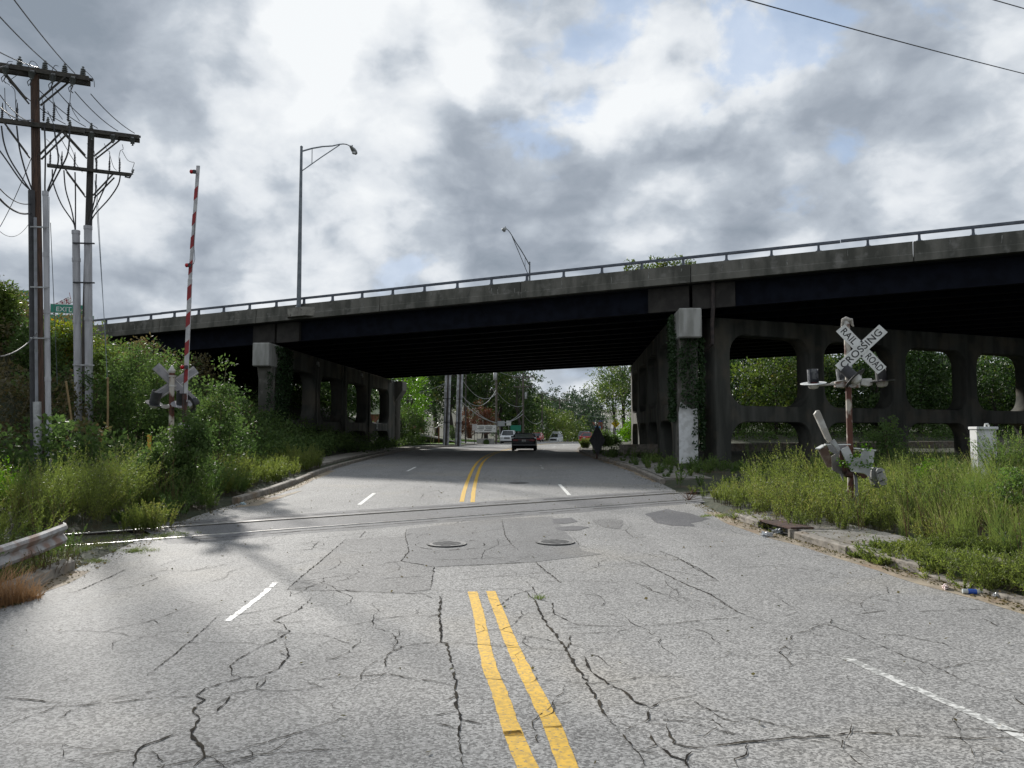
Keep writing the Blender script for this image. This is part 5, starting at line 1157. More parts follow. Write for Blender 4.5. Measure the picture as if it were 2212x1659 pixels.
mb = MB(); insulator(mb, P(284, 378, 29.9) - o2, up=(.35, 0, 1), h=.24, r=.07, sheds=2); mb.build('cutout', CERAM, p2); MB().tube([P(270, 382, 29.9) - o2, P(280, 384, 29.9) - o2, P(284, 376, 29.9) - o2], .03, 6).build('bracket', BLACKM, p2)
def conduit(tb, ob, pxa, pya, pxb, pyb, Y, r_, m_, joints=()):
    a, b = P(pxa, pya, Y) - ob, P(pxb, pyb, Y) - ob; b2 = b + (b - a).normalized() * 1.2; t = MB().tube([b2, a], r_, 12).build('conduit', m_, tb, smooth=True)
    for k in joints:
        c = a.lerp(b, k); d = (b - a).normalized(); MB().tube([c - d * .07, c + d * .07], r_ * 1.12, 12).build('coupling', m_, t, smooth=True)
conduit(p1, o1, 98, 418, 105, 955, 24.7, .085, PVC, (.0, .25, .48, .75)); conduit(p1, o1, 68, 412, 73, 955, 24.8, .10, BLACKM); conduit(p1, o1, 76, 470, 80, 955, 24.62, .045, PVCG, (.3, .6))
conduit(p1, o1, 80, 868, 82, 985, 24.6, .12, GALV)
conduit(p2, o2, 164, 502, 170, 965, 29.6, .135, PVC, (.0, .13, .42, .82)); conduit(p2, o2, 190, 492, 193, 965, 29.6, .14, PVC, (.0, .42, .82))
for y_ in (525, 610, 788): MB().bar(P(158, y_, 29.45) - o2, P(204, y_ + 1, 29.45) - o2, .06, .05).build('standoff_bracket', GALV if y_ > 700 else BLACKM, p2)
for y_ in (490, 620, 730): MB().bar(P(66, y_, 24.55) - o1, P(106, y_ + 1, 24.55) - o1, .05, .04).build('standoff_bracket', GALV, p1)

def wire(pts, r_, lab, m_=BLACK, group='overhead wires', sag=0.0, n=14):
    a, b = Vector(pts[0]), Vector(pts[-1]); q = []
    for i in range(n + 1): t = i / n; p = a.lerp(b, t); q.append(p - Z3 * (4 * sag * t * (1 - t)) - a)
    o = MB().tube(q, r_, 5).build('overhead_wire', m_, smooth=True); o.location = a; return tag(o, lab, 'wire', group)
ends2 = [(155, 290), (205, 283), (228, 286), (266, 291)]
for i, (s1, s2, nm) in enumerate(((-.75, -.9, 'leftmost'), (-.02, -.2, 'second'), (.58, .22, 'third'), (1.16, .95, 'fourth'), (1.64, 1.55, 'rightmost'))):
    a = o1 + c1[0] + ARMD * s1 + Z3 * (-.35 if s1 < 2 else .0) + WD * .2; b = o2 + c2[0] + ARMD * s2 + Z3 * .22
    wire((a, b), .016, nm + ' of the wires strung between the crossarms of the two left poles', sag=.12)
for i, (s1, q, nm) in enumerate(((1.42, (-35, -90, 13), 'rightmost'), (.88, (-60, -30, 14), 'second from the right'), (.35, (-90, 60, 15), 'third from the right'), (-.42, (-60, 140, 17), 'lowest left'))):
    a = o1 + c1[0] + ARMD * (s1 - .25) + Z3 * .2; wire((a, P(*q)), .016, nm + ' of the wires leaving the top crossarm to the upper left', sag=.1)
for a, b, nm, r_ in (((0, 205, 20), (72, 265, 24.9), 'upper dark wire dead-ended on the brown pole', .014), ((0, 232, 20), (72, 258, 24.9), 'lower dark wire dead-ended on the brown pole', .02), ((0, 408, 20), (66, 440, 24.8), 'telephone wire meeting the brown pole halfway up', .016), ((0, 430, 18), (66, 460, 24.8), 'heavier telephone wire meeting the brown pole', .028),
                     ((0, 500, 21), (66, 478, 24.8), 'thin drooping wire left of the brown pole', .008), ((72, 330, 24.9), (0, 490, 28), 'slanting guy wire behind the brown pole', .012), ((0, 770, 20), (80, 720, 24.6), 'black cable slanting down over the bank', .02), ((103, 240, 25), (178, 372, 30), 'wire slanting from the brown pole to the darker pole', .012)):
    wire((P(*a), P(*b)), r_, nm, sag=.15 if r_ > .01 else .3)
for a, b, nm in (((106, 425, 25), (107, 700, 25), 'first'), ((109, 480, 25), (124, 830, 27), 'second'), ((205, 390, 30), (229, 745, 27.4), 'third'), ((209, 400, 30), (232, 818, 27.0), 'fourth')):
    o = wire((P(*a), P(*b)), .011, nm + ' thin guy wire from the left running down beside the poles', m_=LAMPGREY, group='guy wires')
wire((P(1500, -32, 14), P(2330, 188, 24)), .013, 'thin wire crossing the sky at the upper right', sag=.05)
wire((P(1990, -45, 20), P(2400, 72, 27)), .016, 'short dark wire in the top right corner')

# ------------------------------------------------------------------ green motorway signs beyond the bank, crane boom
def road_sign(px0, py0, px1, py1, Y, lab, lines, slope=0.0, tabs=None):
    a, b = P(px0, py0, Y), P(px1, py1, Y); w = abs(b.x - a.x); h = abs(a.z - b.z); c = Vector(((a.x + b.x) / 2, Y, b.z)); t = thing('highway_sign', lab, 'road sign', c, 'green highway signs')
    sh = Matrix.Rotation(R(18), 4, 'Z') @ Matrix.Rotation(0, 4, 'X')
    def board(x0, x1, z0, z1, nm):
        o = MB().box(((x0 + x1) / 2, .05, (z0 + z1) / 2), (x1 - x0, .04, z1 - z0)).build(nm, SIGNW, t, M=sh); MB().box(((x0 + x1) / 2, .02, (z0 + z1) / 2), (x1 - x0 - .12, .03, z1 - z0 - .12)).build('green_face', SIGNG, o, M=sh); return o
    board(-w / 2, w / 2, 0, h, 'main_panel')
    if tabs: board(tabs[0], tabs[1], h + .12, h + .12 + tabs[2], 'exit_tab')
    for tx, x, z, s_ in lines: text_mesh(tx, s_, sh @ Matrix.Translation((x, -.005, z)) @ Matrix.Rotation(R(90), 4, 'X'), SIGNW, 'lettering', t, .005)
    for s_ in (-.35, .35): MB().box((s_ * w, .25, -2.5 + h / 2), (.2, .2, h + 6)).build('support', GALV, t, M=sh)
    return t
road_sign(106, 680, 197, 710, 80, 'green sign with EXIT 224 tab, between the conduits', [('EXIT 224', .0, 1.58 + .42, .68), ('Avondale', -.35, .62, .95)], tabs=(-1.9, 1.9, .98))
road_sign(-40, 648, 78, 690, 80, 'green exit sign half hidden by leaves at the left edge', [('EXIT 224 A', -.2, 2.05 + .62, .72), ('North', .3, 1.0, .8)], tabs=(-2.6, 2.4, 1.0))
cb = P(90, 690, 260); boom = thing('crane_boom', 'distant red and white lattice crane boom above the bank', 'crane', cb)
a, b = P(96, 676, 260) - cb, P(153, 647, 260) - cb; d = (b - a).normalized(); n = Vector((-d.z, 0, d.x)); mb = MB(); mb2 = MB()
for k in range(12):
    m_ = mb if k % 2 else mb2; t0, t1 = k / 12, (k + 1) / 12; w_ = .75
    for s_ in (-1, 1):
        for y_ in (-.7, .7): m_.bar(a.lerp(b, t0) + n * s_ * w_ + Vector((0, y_, 0)), a.lerp(b, t1) + n * s_ * w_ + Vector((0, y_, 0)), .22, .22)
    for y_ in (-.7, .7): m_.bar(a.lerp(b, t0) + n * w_ + Vector((0, y_, 0)), a.lerp(b, t1) - n * w_ + Vector((0, y_, 0)), .16, .16); m_.bar(a.lerp(b, t0) - n * w_ + Vector((0, y_, 0)), a.lerp(b, t1) + n * w_ + Vector((0, y_, 0)), .16, .16)
tag(mb.build('white_section', SIGNW, boom), kind='stuff'); tag(mb2.build('red_section', REDP, boom), kind='stuff')
MB().tube([a - Vector((10, 0, 5.0)), Vector((a.x - 10, 0, -30))], .9, 6).build('mast', REDP, boom); MB().bar(a, a - Vector((10, 0, 5)), .5, .5).build('jib', REDP, boom)
MB().tube([b, b + Vector((-.6, 0, 2.4))], .08, 5).build('antenna', REDP, boom)

# ------------------------------------------------------------------ litter
def crumple(name, px, py, size, m_, lab, seed, cat='litter', lift=.02, E=None):
    x, y = G(px, py); z = float(max(zroad(y), H(x, y))) + lift; r_ = random.Random(seed); bm = bmesh.new(); bmesh.ops.create_icosphere(bm, subdivisions=3, radius=1)
    ph = [r_.uniform(0, 6) for _ in range(6)]
    for v in bm.verts:
        c = v.co; k = 1 + .28 * math.sin(c.x * 7 + ph[0]) * math.sin(c.y * 6 + ph[1]) + .22 * math.sin(c.z * 9 + ph[2] + c.x * 4) + r_.uniform(-.10, .10); v.co = Vector((c.x * size[0] * k, c.y * size[1] * k, max(-.3, c.z) * size[2] * k))
    me = bpy.data.meshes.new(name); bm.to_mesh(me); bm.free(); me.materials.append(m_); o = link(name, me); o.location = (x, y, z); o.rotation_euler = (0, 0, r_.uniform(0, 3)); return tag(o, lab, cat, 'litter along the kerbs')
PLAS = mat('white_plastic_litter', (.55, .56, .56), .35, c2=(.38, .39, .40), scale=30)
crumple('plastic_bag', 1655, 1158, (.13, .08, .07), PLAS, 'white and grey crumpled bag by the storm drain', 3)
crumple('plastic_bag', 1680, 1152, (.09, .06, .08), mat('grey_plastic_litter', (.28, .30, .31), .35), 'small grey plastic bag right of the storm drain bag', 4)
crumple('wrapper', 2042, 1272, (.11, .035, .035), mat('pink_wrapper', (.62, .50, .48), .5), 'pinkish white cup wrapper left of the blue bottle', 5)
crumple('wrapper', 2156, 1268, (.08, .04, .04), mat('orange_wrapper', (.55, .25, .14), .5, c2=(.6, .5, .42), scale=30), 'orange and white wrapper on the kerb at the right', 6)
crumple('wrapper', 2152, 1290, (.045, .035, .03), PLAS, 'small white crumpled wrapper right of the blue bottle', 7)
crumple('wrapper', 1652, 1075, (.06, .03, .02), PLAS, 'white scrap on the right gutter beside the rails', 8)
crumple('wrapper', 524, 1090, (.09, .06, .04), mat('teal_wrapper', (.25, .42, .48), .5, c2=(.6, .6, .6), scale=30), 'pale blue scrap at the left road edge', 9)
crumple('wrapper', 566, 1064, (.10, .05, .04), PLAS, 'white scrap under the left weeds', 10)
bx, by = G(2100, 1284); bt = thing('plastic_bottle', 'clear plastic bottle with blue label lying in the right gutter', 'bottle', (bx, by, float(zroad(by)) + .035), 'litter along the kerbs', rz=R(-14))
MB().lathe([(.012, -.115), (.03, -.11), (.032, -.05), (.029, -.04)], 12, Matrix.Rotation(R(90), 4, 'Y')).lathe([(.029, .045), (.032, .05), (.03, .08), (.012, .105), (.012, .12)], 12, Matrix.Rotation(R(90), 4, 'Y')).build('bottle_body', mat('clear_plastic', (.45, .48, .48), .15), bt, smooth=True)
MB().lathe([(.0325, -.05), (.0325, .05)], 12, Matrix.Rotation(R(90), 4, 'Y')).build('bottle_label', mat('blue_label', (.02, .08, .40), .4), bt, smooth=True)

# ------------------------------------------------------------------ weeds and shrubs near the road
NAMES = dict(stuff='stuff')
def below(x0, x1, y0, y1): return lambda u, v: (x0 + (x1 - x0) * u, y0 + (y1 - y0) * v)
def clear_rails(p, w=1.15):      # keep the track bed between and around the rails thin
    d = (p[:, 0] * -.505 + p[:, 1] * .863) - (-.505 * -6.6 + .863 * 15.4); return p[(np.abs(d) > w) | (rg(3).random(len(p)) < .12)]
def hvar(p, a, b, seed):
    r = rg(seed); return (a + (b - a) * (.5 + .5 * np.sin(p[:, 0] * 1.1 + p[:, 1] * .7 + seed))) * r.uniform(.55, 1.25, len(p))
def patch(name, mats, lab, fn):
    vg = Veg(); fn(vg); o = vg.build(name, mats, None, 'stuff'); return tag(o, lab)

# right verge: feathery yellow-green weeds
def f(vg):
    p = scatter(lambda u, v: (ER(14.6 + 9.5 * v) + 1.7 + (6.5 + 0 * v) * u ** 1.1, 14.6 + 9.5 * v), 430, 1); p = clear_rails(p, .8)
    weeds(vg, p, hvar(p, .75, 1.25, 2), 3, ns=9, nl=44, spread=.42, ll=0.075, lw=0.016, lean=(-.10, 0))
    p = scatter(lambda u, v: (ER(17 + 6.5 * v) + .35 + 1.6 * u, 17 + 6.5 * v), 110, 5); p = clear_rails(p, .7)
    weeds(vg, p, hvar(p, .4, .9, 2), 6, ns=8, nl=36, spread=.5, ll=0.069, lw=0.014)
    p = scatter(lambda u, v: (ER(14.7 + 3.1 * v) + .45 + 1.4 * u, 14.7 + 3.1 * v), 60, 15); weeds(vg, p, hvar(p, .45, .85, 2), 16, ns=8, nl=36, spread=.5, ll=0.069, lw=0.014)
patch('roadside_weeds', [W_GOLD, TWIG], 'feathery yellow green weeds right of the rails', f)
def f(vg):
    p = scatter(lambda u, v: (ER(10 + 9.5 * v) + 1.95 + 7 * u, 10 + 9.5 * v), 620, 21); p = p[~((np.hypot(p[:, 0] - SX, p[:, 1] - SY) < .7))]; p = p[~((p[:, 1] < 16.2) & (np.abs(p[:, 0] - SX + (16.5 - p[:, 1]) * .44) < .55) & (p[:, 1] > 14.5))]
    grass(vg, p, hvar(p, .5, 1.05, 22) * (1 + .35 * sst((p[:, 0] - 7.5) / 4)), 23, nb=22, w=.007, spread=.55, lean=(-.12, -.05), mseed=2, pseed=.05)
    k = rg(4).random(len(p)) < .33; weeds(vg, p[k], hvar(p[k], .45, .9, 5), 24, ns=7, nl=34, ll=0.069, lw=0.014, spread=.45, mleaf=1, mstem=3)
patch('long_grass', [W_GRASS, W_GREEN, W_SEED, TWIG], 'long arching grass and weeds around the broken gate mechanism', f)
def f(vg):
    p = scatter(lambda u, v: (ER(8 + 7.2 * v) - .02 + 2.2 * u, 8 + 7.2 * v), 640, 31); r = rg(8); q = np.sin(p[:, 1] * 2.1) + np.sin(p[:, 0] * 3.3) + r.normal(size=len(p)) * .5; bare = (p[:, 1] > 12.9) & (p[:, 0] - ER(p[:, 1]) < 1.6)
    p = p[(q > -.7) & ~bare]; weeds(vg, p, hvar(p, .25, .62, 33), 34, ns=9, nl=34, spread=.8, ll=0.062, lw=0.014)
    p = scatter(lambda u, v: (ER(11.4 + 6 * v) + .03 + .35 * u, 11.4 + 6 * v), 46, 39); weeds(vg, p, hvar(p, .1, .3, 33), 40, ns=8, nl=26, spread=1.1, ll=.05, lw=.014)
    p = scatter(lambda u, v: (ER(8 + 8 * v) + .1 + 1.0 * u, 8 + 8 * v), 120, 35); p = p[(p[:, 1] < 12.5) | (rg(2).random(len(p)) < .3)]; grass(vg, p, hvar(p, .08, .2, 4), 36, nb=14, w=.006, spread=1.3, m=2)
    p = scatter(lambda u, v: (ER(8.0 + 3.6 * v) + 1.8 + 2.2 * u, 8.0 + 3.6 * v), 110, 37); weeds(vg, p, hvar(p, .5, .9, 3), 38, ns=9, nl=42, spread=.45, ll=0.069, lw=0.016)
patch('kerbside_weeds', [W_GOLD, TWIG, W_GREEN], 'low patchy weeds spilling over the right kerb', f)
def f(vg):
    p = scatter(lambda u, v: (9 + 26 * u, 20 + 14 * v), 520, 41); p = p[np.hypot(p[:, 0] - cbx.x, p[:, 1] - 21.2) > .8]; p = p[(p[:, 0] - ER(p[:, 1])) > 5.2 - (p[:, 1] - 20) * .05]
    weeds(vg, p, hvar(p, .45, 1.0, 42), 43, ns=7, nl=28, spread=.45, ll=0.112, lw=0.025); grass(vg, p[::2], hvar(p[::2], .5, .9, 4), 44, nb=14, w=.011, m=2, spread=.5)
patch('verge_weeds', [W_GREEN, TWIG, W_GRASS], 'green weeds between the right signal and the pier frames', f)
def f(vg):
    p = scatter(lambda u, v: (ER(24.5 + 25 * v) + .3 + 7 * u ** 1.4, 24.5 + 25 * v), 330, 51); p = p[(p[:, 0] < 7.4 + (p[:, 1] < 33) * 3)]; r = rg(5); p = p[(np.sin(p[:, 1] * .9) + r.normal(size=len(p)) * .6 > -.5)]
    weeds(vg, p, hvar(p, .3, .75, 42), 53, ns=7, nl=24, spread=.5, ll=0.125, lw=0.028)
patch('shade_weeds', [W_GREEN, TWIG], 'dark weeds on the verge in the shade by the right column', f)
# left side
def f(vg):
    p = scatter(lambda u, v: (-8.0 - 6.5 * u, 11.8 + 6.6 * v), 430, 61); p = p[p[:, 0] < EL(p[:, 1]) - 1.2]; p = clear_rails(p, 1.3); h = hvar(p, 1.0, 1.5, 62); 
    L = p[:, 0] < -9.6 - (p[:, 1] - 12) * .3
    weeds(vg, p[~L], h[~L], 63, ns=12, nl=62, spread=.5, ll=0.069, lw=0.014, lean=(.18, -.03))
    weeds(vg, p[L], h[L], 64, ns=8, nl=20, spread=.30, ll=.11, lw=.030, mleaf=2); weeds(vg, p[L][::3], h[L][::3] * 1.12, 65, ns=4, nl=20, spread=.2, ll=0.062, lw=0.019, start=.7)
patch('tall_goldenrod', [W_GOLD, TWIG, W_BRIGHT], 'tall bright goldenrod behind the guardrail at the lower left', f)
def f(vg):
    p = scatter(lambda u, v: (EL(17.8 + 5.2 * v) - .5 - 3.6 * u, 17.8 + 5.2 * v), 170, 71); p = clear_rails(p, 1.5); weeds(vg, p, hvar(p, .6, 1.25, 72), 73, ns=8, nl=50, spread=.55, ll=0.088, lw=0.019, up=.6)
    p = scatter(lambda u, v: (EL(16.6 + 3 * v) - .1 - 1.2 * u, 16.6 + 3 * v), 36, 75); p = clear_rails(p, 1.1); weeds(vg, p, hvar(p, .3, .7, 72), 74, ns=8, nl=40, spread=.6, ll=0.075, lw=0.017, up=.6)
patch('ferny_weeds', [W_GREEN, TWIG], 'dark ferny weeds at the left road edge beyond the rails', f)
def f(vg):
    p = scatter(lambda u, v: (EL(21.5 + 14 * v) - .55 - 3.6 * u ** .9 * (1 - .35 * v), 21.5 + 14 * v), 300, 81); weeds(vg, p, hvar(p, .6, 1.0, 82), 83, ns=9, nl=40, spread=.45, ll=0.094, lw=0.020)
patch('roadside_weeds', [W_GOLD, TWIG], 'feathery yellow green weeds along the left kerb before the bridge', f)
def f(vg):
    p = scatter(lambda u, v: (-9 - 8 * u, 18.5 + 6.5 * v), 330, 91); p = clear_rails(p, 1.2); weeds(vg, p, hvar(p, .7, 1.2, 92), 93, ns=6, nl=28, spread=.35, ll=0.100, lw=0.025, seedheads=(2, .35, 1.0))
    weeds(vg, p[::3], hvar(p[::3], 1.0, 1.5, 92), 94, ns=4, nl=8, spread=.3, ll=0.062, lw=0.016, seedheads=(2, .9, 1.5))
patch('seeding_weeds', [W_GREEN, TWIG, W_SEED], 'pale seeding weeds below the utility poles', f)
def f(vg):
    r = rg(101); N = 2600; x = -11.5 - 22 * r.random(N); y = 22.5 + 22 * r.random(N); z = H(x, y); n = np.sin(x * .6) * np.cos(y * .45) + .5 * np.sin(x * 1.7 + y); z = z + .2 + 1.3 * r.random(N) ** 1.5 * (1 + .7 * n)
    br = (n + r.normal(size=N) * .5 + (x < -17.5) * .5 - (x > -15.5) * 1.0) > .25; C = np.stack([x, y, z], 1)
    clumps(vg, C[~br], r.uniform(.35, .6, (~br).sum()), 34, .18, .11, 103, m=0); clumps(vg, C[br], r.uniform(.3, .55, br.sum()), 30, .17, .10, 104, m=1)
    k = r.random(N) < .4; stems(vg, C[k] - [0, 0, .8], C[k] + r.normal(size=(k.sum(), 3)) * .3 + [0, 0, .25], r.normal(size=(k.sum(), 3)) * .2, .012, 2)
patch('bank_vines', [W_DARK, W_BROWN, TWIG], 'tangled green and withered brown vines covering the bank', f)
def f(vg):
    r = rg(111); N = 520; x = -9.6 - 8 * r.random(N); y = 30 + 22 * r.random(N); x = np.minimum(x, EL(y) - 2.6); z = H(x, y) + .2 + .9 * r.random(N); C = np.stack([x, y, z], 1); clumps(vg, C, .5, 34, .15, .085, 113)
    N = 260; x = -9.3 - 5 * r.random(N); y = 50 + 32 * r.random(N); z = H(x, y) + .1 + .4 * r.random(N); clumps(vg, np.stack([x, y, z], 1), .45, 26, .16, .09, 115)
patch('shade_undergrowth', [W_DARK], 'dark leafy undergrowth in the shade by the left pier', f)
def f(vg):
    p = np.array([[*G(q_, 1312 - q_ * .25), 0] for q_ in (-30, -5, 15, 30, 45, 60, 78)]); p[:, 2] = H(p[:, 0], p[:, 1]); grass(vg, p, np.array([.6, .62, .6, .56, .5, .42, .3]), 121, nb=60, w=.010, spread=.85, m=0)
    p = scatter(lambda u, v: (-6.75 + .9 * u, 9.9 + 2.3 * v), 40, 123); p = p[p[:, 0] < EL(p[:, 1]) - .02]; weeds(vg, p, hvar(p, .35, .8, 3), 124, ns=7, nl=14, spread=.5, ll=0.037, lw=0.014, mleaf=2, mstem=1)
    p = scatter(lambda u, v: (-7.6 + 1.0 * u, 9.6 + 3.4 * v), 60, 125); p = p[p[:, 0] < EL(p[:, 1]) - .45]; weeds(vg, p, hvar(p, .35, .7, 3), 126, ns=8, nl=22, spread=.6, ll=0.050, lw=0.016, mleaf=3)
patch('dry_grass', [W_STRAW, mat('dry_stem', (.13, .07, .04), .9), W_BROWN, W_GREEN], 'reddish dry grass tuft and brown weeds under the guardrail', f)
def f(vg):
    x, y = [], []
    for px, py, s_, n in ((290, 1190, .2, 26), (215, 1213, .12, 12), (330, 1160, .3, 20), (380, 1155, .3, 16), (1163, 1292, .05, 3), (250, 1165, .5, 24), (200, 1180, .4, 20), (1545, 1115, .2, 16)):
        gx, gy = G(px, py); r = rg(int(px)); x += list(gx + r.normal(size=n) * s_); y += list(gy + r.normal(size=n) * s_ * .6)
    x, y = np.array(x), np.array(y); p = np.stack([x, y, np.maximum(H(x, y), zroad(y)) + .0], 1); grass(vg, p, np.full(len(p), .07), 131, nb=18, w=.006, spread=1.5)
    p = scatter(lambda u, v: (EL(9.5 + 5 * v) - .35 - 2.6 * u, 9.5 + 5 * v), 420, 137); p = clear_rails(p, .9); grass(vg, p, hvar(p, .12, .34, 3), 138, nb=16, w=.007, spread=1.0)
    p = clear_rails(scatter(lambda u, v: (EL(30) - 1.6 - 6 * u, 10.5 + 5.5 * v), 90, 133), .75); p = p[p[:, 0] < EL(p[:, 1]) - .1]; grass(vg, p, hvar(p, .1, .3, 3), 134, nb=16, w=.007, spread=1.0)
patch('grass_tufts', [W_GRASS], 'small grass tufts in the cracks and beside the rails', f)

def f(vg):
    r = rg(141); x, y = [], []
    for E, s_, y0, y1, w_, n in ((ER, -1, 5, 20, .30, 1500), (ER, 1, 7.5, 17, 1.5, 1100), (EL, 1, 6, 30, .35, 1200), (EL, -1, 9, 17, 2.4, 1500), (ER, -1, 20, 45, .5, 500)):
        yy = y0 + (y1 - y0) * r.random(n); x.append(E(yy) + s_ * w_ * r.random(n) ** 1.6); y.append(yy)
    x.append(r.uniform(-6, 6, 500)); y.append(r.uniform(4, 30, 500)); x, y = np.concatenate(x), np.concatenate(y); ins = (x > EL(y)) & (x < ER(y)); z = np.where(ins, zroad(y) + .012, H(x, y) + .02 + np.where((x > ER(y)) & (x - ER(y) < 1.6) & (y < 17.4), .13, 0)); c = np.stack([x, y, z], 1)
    th = r.uniform(0, 6.28, len(x)); d = np.stack([np.cos(th), np.sin(th), r.uniform(.0, .35, len(x))], 1); vg.quads(leaf_quads(c, unit(d), r.uniform(.02, .06, len(x)), r.uniform(.01, .035, len(x)), r))
patch('leaf_litter', [W_BROWN], 'dead leaves and grit scattered in the gutters', f)
def f(vg):
    p = scatter(lambda u, v: (ER(8.5 + 11 * v) + 1.2 + 6 * u, 8.5 + 11 * v), 90, 151); weeds(vg, p, hvar(p, .7, 1.25, 3), 152, ns=4, nl=16, spread=.3, ll=.04, lw=.014, start=.5, stemw=.005)
    p = scatter(lambda u, v: (-7.6 - 6 * u, 12 + 9 * v), 60, 153); weeds(vg, p, hvar(p, .9, 1.5, 3), 154, ns=4, nl=16, spread=.3, ll=.04, lw=.014, start=.5, stemw=.005)
patch('dead_stalks', [W_BROWN, mat('dry_stem', (.13, .07, .04), .9)], 'brown dead stalks standing among the green weeds', f)
def f(vg):
    p = scatter(lambda u, v: (ER(9.5 + 12 * v) + 1.9 + 6.5 * u, 9.5 + 12 * v), 70, 161); k = (np.sin(p[:, 0] * 1.3 + p[:, 1] * 1.9) > .1); weeds(vg, p[k], hvar(p[k], .5, .95, 3), 162, ns=6, nl=16, spread=.4, ll=.07, lw=.035)
patch('broadleaf_weeds', [W_BRIGHT, TWIG], 'broad leaved weeds mixed into the right verge', f)

# shrubs that can be told apart
def shrub(name, px, Y, wpx, py_top, lab, leaf, seed, kind='leaf', group='shrubs left of the road', dx=0, n=70, ll=.11, lw=.06, cl=.30, nleaf=34, depth=None, surf=.4, zb=None):
    x = P(px, 900, Y).x + dx; g = float(H(x, Y)) if zb is None else zb; ht = P(px, py_top, Y).z - g; rx = wpx / 2 / FPX * Y; root = thing(name, lab, 'shrub', (x, Y, g), group)
    vg = Veg()
    if kind == 'leaf':
        pts = crown_points((0, 0, ht * .52), (rx, depth or rx, ht * .50), n, seed, surf, .30); clumps(vg, pts, rg(seed).uniform(.6, 1.1, len(pts)) * cl, nleaf, ll, lw, seed + 1)
        vg.build('foliage', [leaf], root); mb = MB(); r = random.Random(seed)
        for q in r.sample(list(pts), min(len(pts), 9)): mb.tube([(0, 0, -.1), (q[0] * .4, q[1] * .4, max(.1, q[2] * .45)), tuple(q)], [.025, .018, .008], 5, cap=False)
        tag(mb.build('stems', TWIG, root), kind='stuff')
    else:
        p = np.stack([rg(seed).normal(size=n) * rx * .35, rg(seed + 1).normal(size=n) * rx * .35, np.zeros(n)], 1); weeds(vg, p, np.full(n, ht * .95), seed, ns=9, nl=46, spread=.5, ll=ll, lw=lw); vg.build('foliage', [leaf, TWIG], root)
    return root
shrub('feathery_shrub', 320, 15.6, 100, 1078, 'feathery yellow green bush growing between the rails at the left', W_GOLD, 201, 'feather', n=16, ll=0.069, lw=0.014)
shrub('feathery_shrub', 288, 16.6, 90, 1100, 'lower tufted bush left of the one between the rails', W_GREEN, 202, 'feather', n=10, ll=0.069, lw=0.016)
shrub('overgrown_shrub', 418, 19.2, 84, 884, 'tall leafy bush swallowing the left signal pole', W_DARK, 203, n=115, cl=.26, ll=.085, lw=.055, nleaf=38)
shrub('overgrown_shrub', 350, 19.3, 80, 935, 'low leafy bush at the foot of the left signal', W_DARK, 204, n=90, cl=.24, ll=.08, lw=.05)
shrub('overgrown_shrub', 470, 24.5, 110, 800, 'dark shrub with reaching branches against the bridge shade', W_DARK, 205, n=150, cl=.30, ll=.10, lw=.06, surf=.3)
shrub('overgrown_shrub', 285, 30.0, 150, 748, 'large green shrub on the bank below the parapet end', W_DARK, 206, n=220, cl=.40, ll=.12, lw=.07)
shrub('overgrown_shrub', 360, 33.0, 90, 765, 'green shrub crest between the bank and the bridge beam', W_DARK, 207, n=130, cl=.40, ll=.12, lw=.07)
shrub('overgrown_shrub', 215, 33.0, 80, 730, 'leafy shrub behind the white conduits on the bank', W_TREEY, 208, n=110, cl=.4, ll=.13, lw=.08)
shrub('overgrown_shrub', 500, 29.0, 90, 905, 'shaded leafy shrub under the edge of the bridge', W_DARK, 209, n=110, cl=.34, ll=.10, lw=.06)
shrub('sumac_shrub', 145, 35, 90, 702, 'yellowing leafy shrub below the EXIT sign', leafmat('yellowing_leaf', (.07, .11, .015), (.16, .17, .02), (.26, .14, .02), trans=.5), 210, n=120, cl=.42, ll=.15, lw=.09)
shrub('sumac_shrub', -8, 34, 60, 618, 'green sumac crown at the left edge above the bank', W_TREEY, 211, n=170, cl=.45, ll=.22, lw=.07)
shrub('sumac_shrub', 70, 33, 90, 692, 'lower sumac bush left of the brown pole', W_DARK, 212, n=120, cl=.42, ll=.16, lw=.07)
shrub('bright_shrub', 2195, 15.5, 110, 1000, 'bright leafy shrub at the right edge near the long grass', W_GREEN, 221, group='shrubs right of the road', n=80, cl=.16, ll=.055, lw=.035)
shrub('bright_shrub', 2185, 19.5, 120, 915, 'tall feathery shrub right of the white cabinet', W_GREEN, 222, 'feather', group='shrubs right of the road', n=26, ll=0.100, lw=0.020)
shrub('bright_shrub', 2040, 20.5, 60, 985, 'small green shrub left of the white cabinet', W_GREEN, 223, 'feather', group='shrubs right of the road', n=12, ll=0.088, lw=0.019)
shrub('dark_shrub', 1920, 27, 90, 905, 'dark leafy shrub before the pier frames', W_DARK, 224, group='shrubs right of the road', n=60, cl=.3, ll=.10, lw=.06)
shrub('bare_shrub', 2010, 19, 80, 985, 'pale leafy sprig right of the gate motor', W_BRIGHT, 225, group='shrubs right of the road', n=26, cl=.14, ll=.05, lw=.035)
tw = thing('dead_weed', 'dry branched weed in the track groove at the right', 'weed', (*G(1487, 1083), float(zroad(22)) + .01)); mb = MB(); r_ = random.Random(3)
for k in range(15):
    a = r_.uniform(0, 6.3); l = r_.uniform(.15, .4); q = Vector((math.cos(a) * l, math.sin(a) * l, r_.uniform(.05, .3))); mb.tube([(0, 0, 0), q * .5, q], [.008, .006, .003], 4, cap=False); mb.tube([q * .5, q * .5 + Vector((r_.uniform(-.1, .1), r_.uniform(-.1, .1), .12))], .003, 4, cap=False)
tag(mb.build('stems', mat('dry_stem', (.13, .07, .04), .9), tw), kind='stuff')

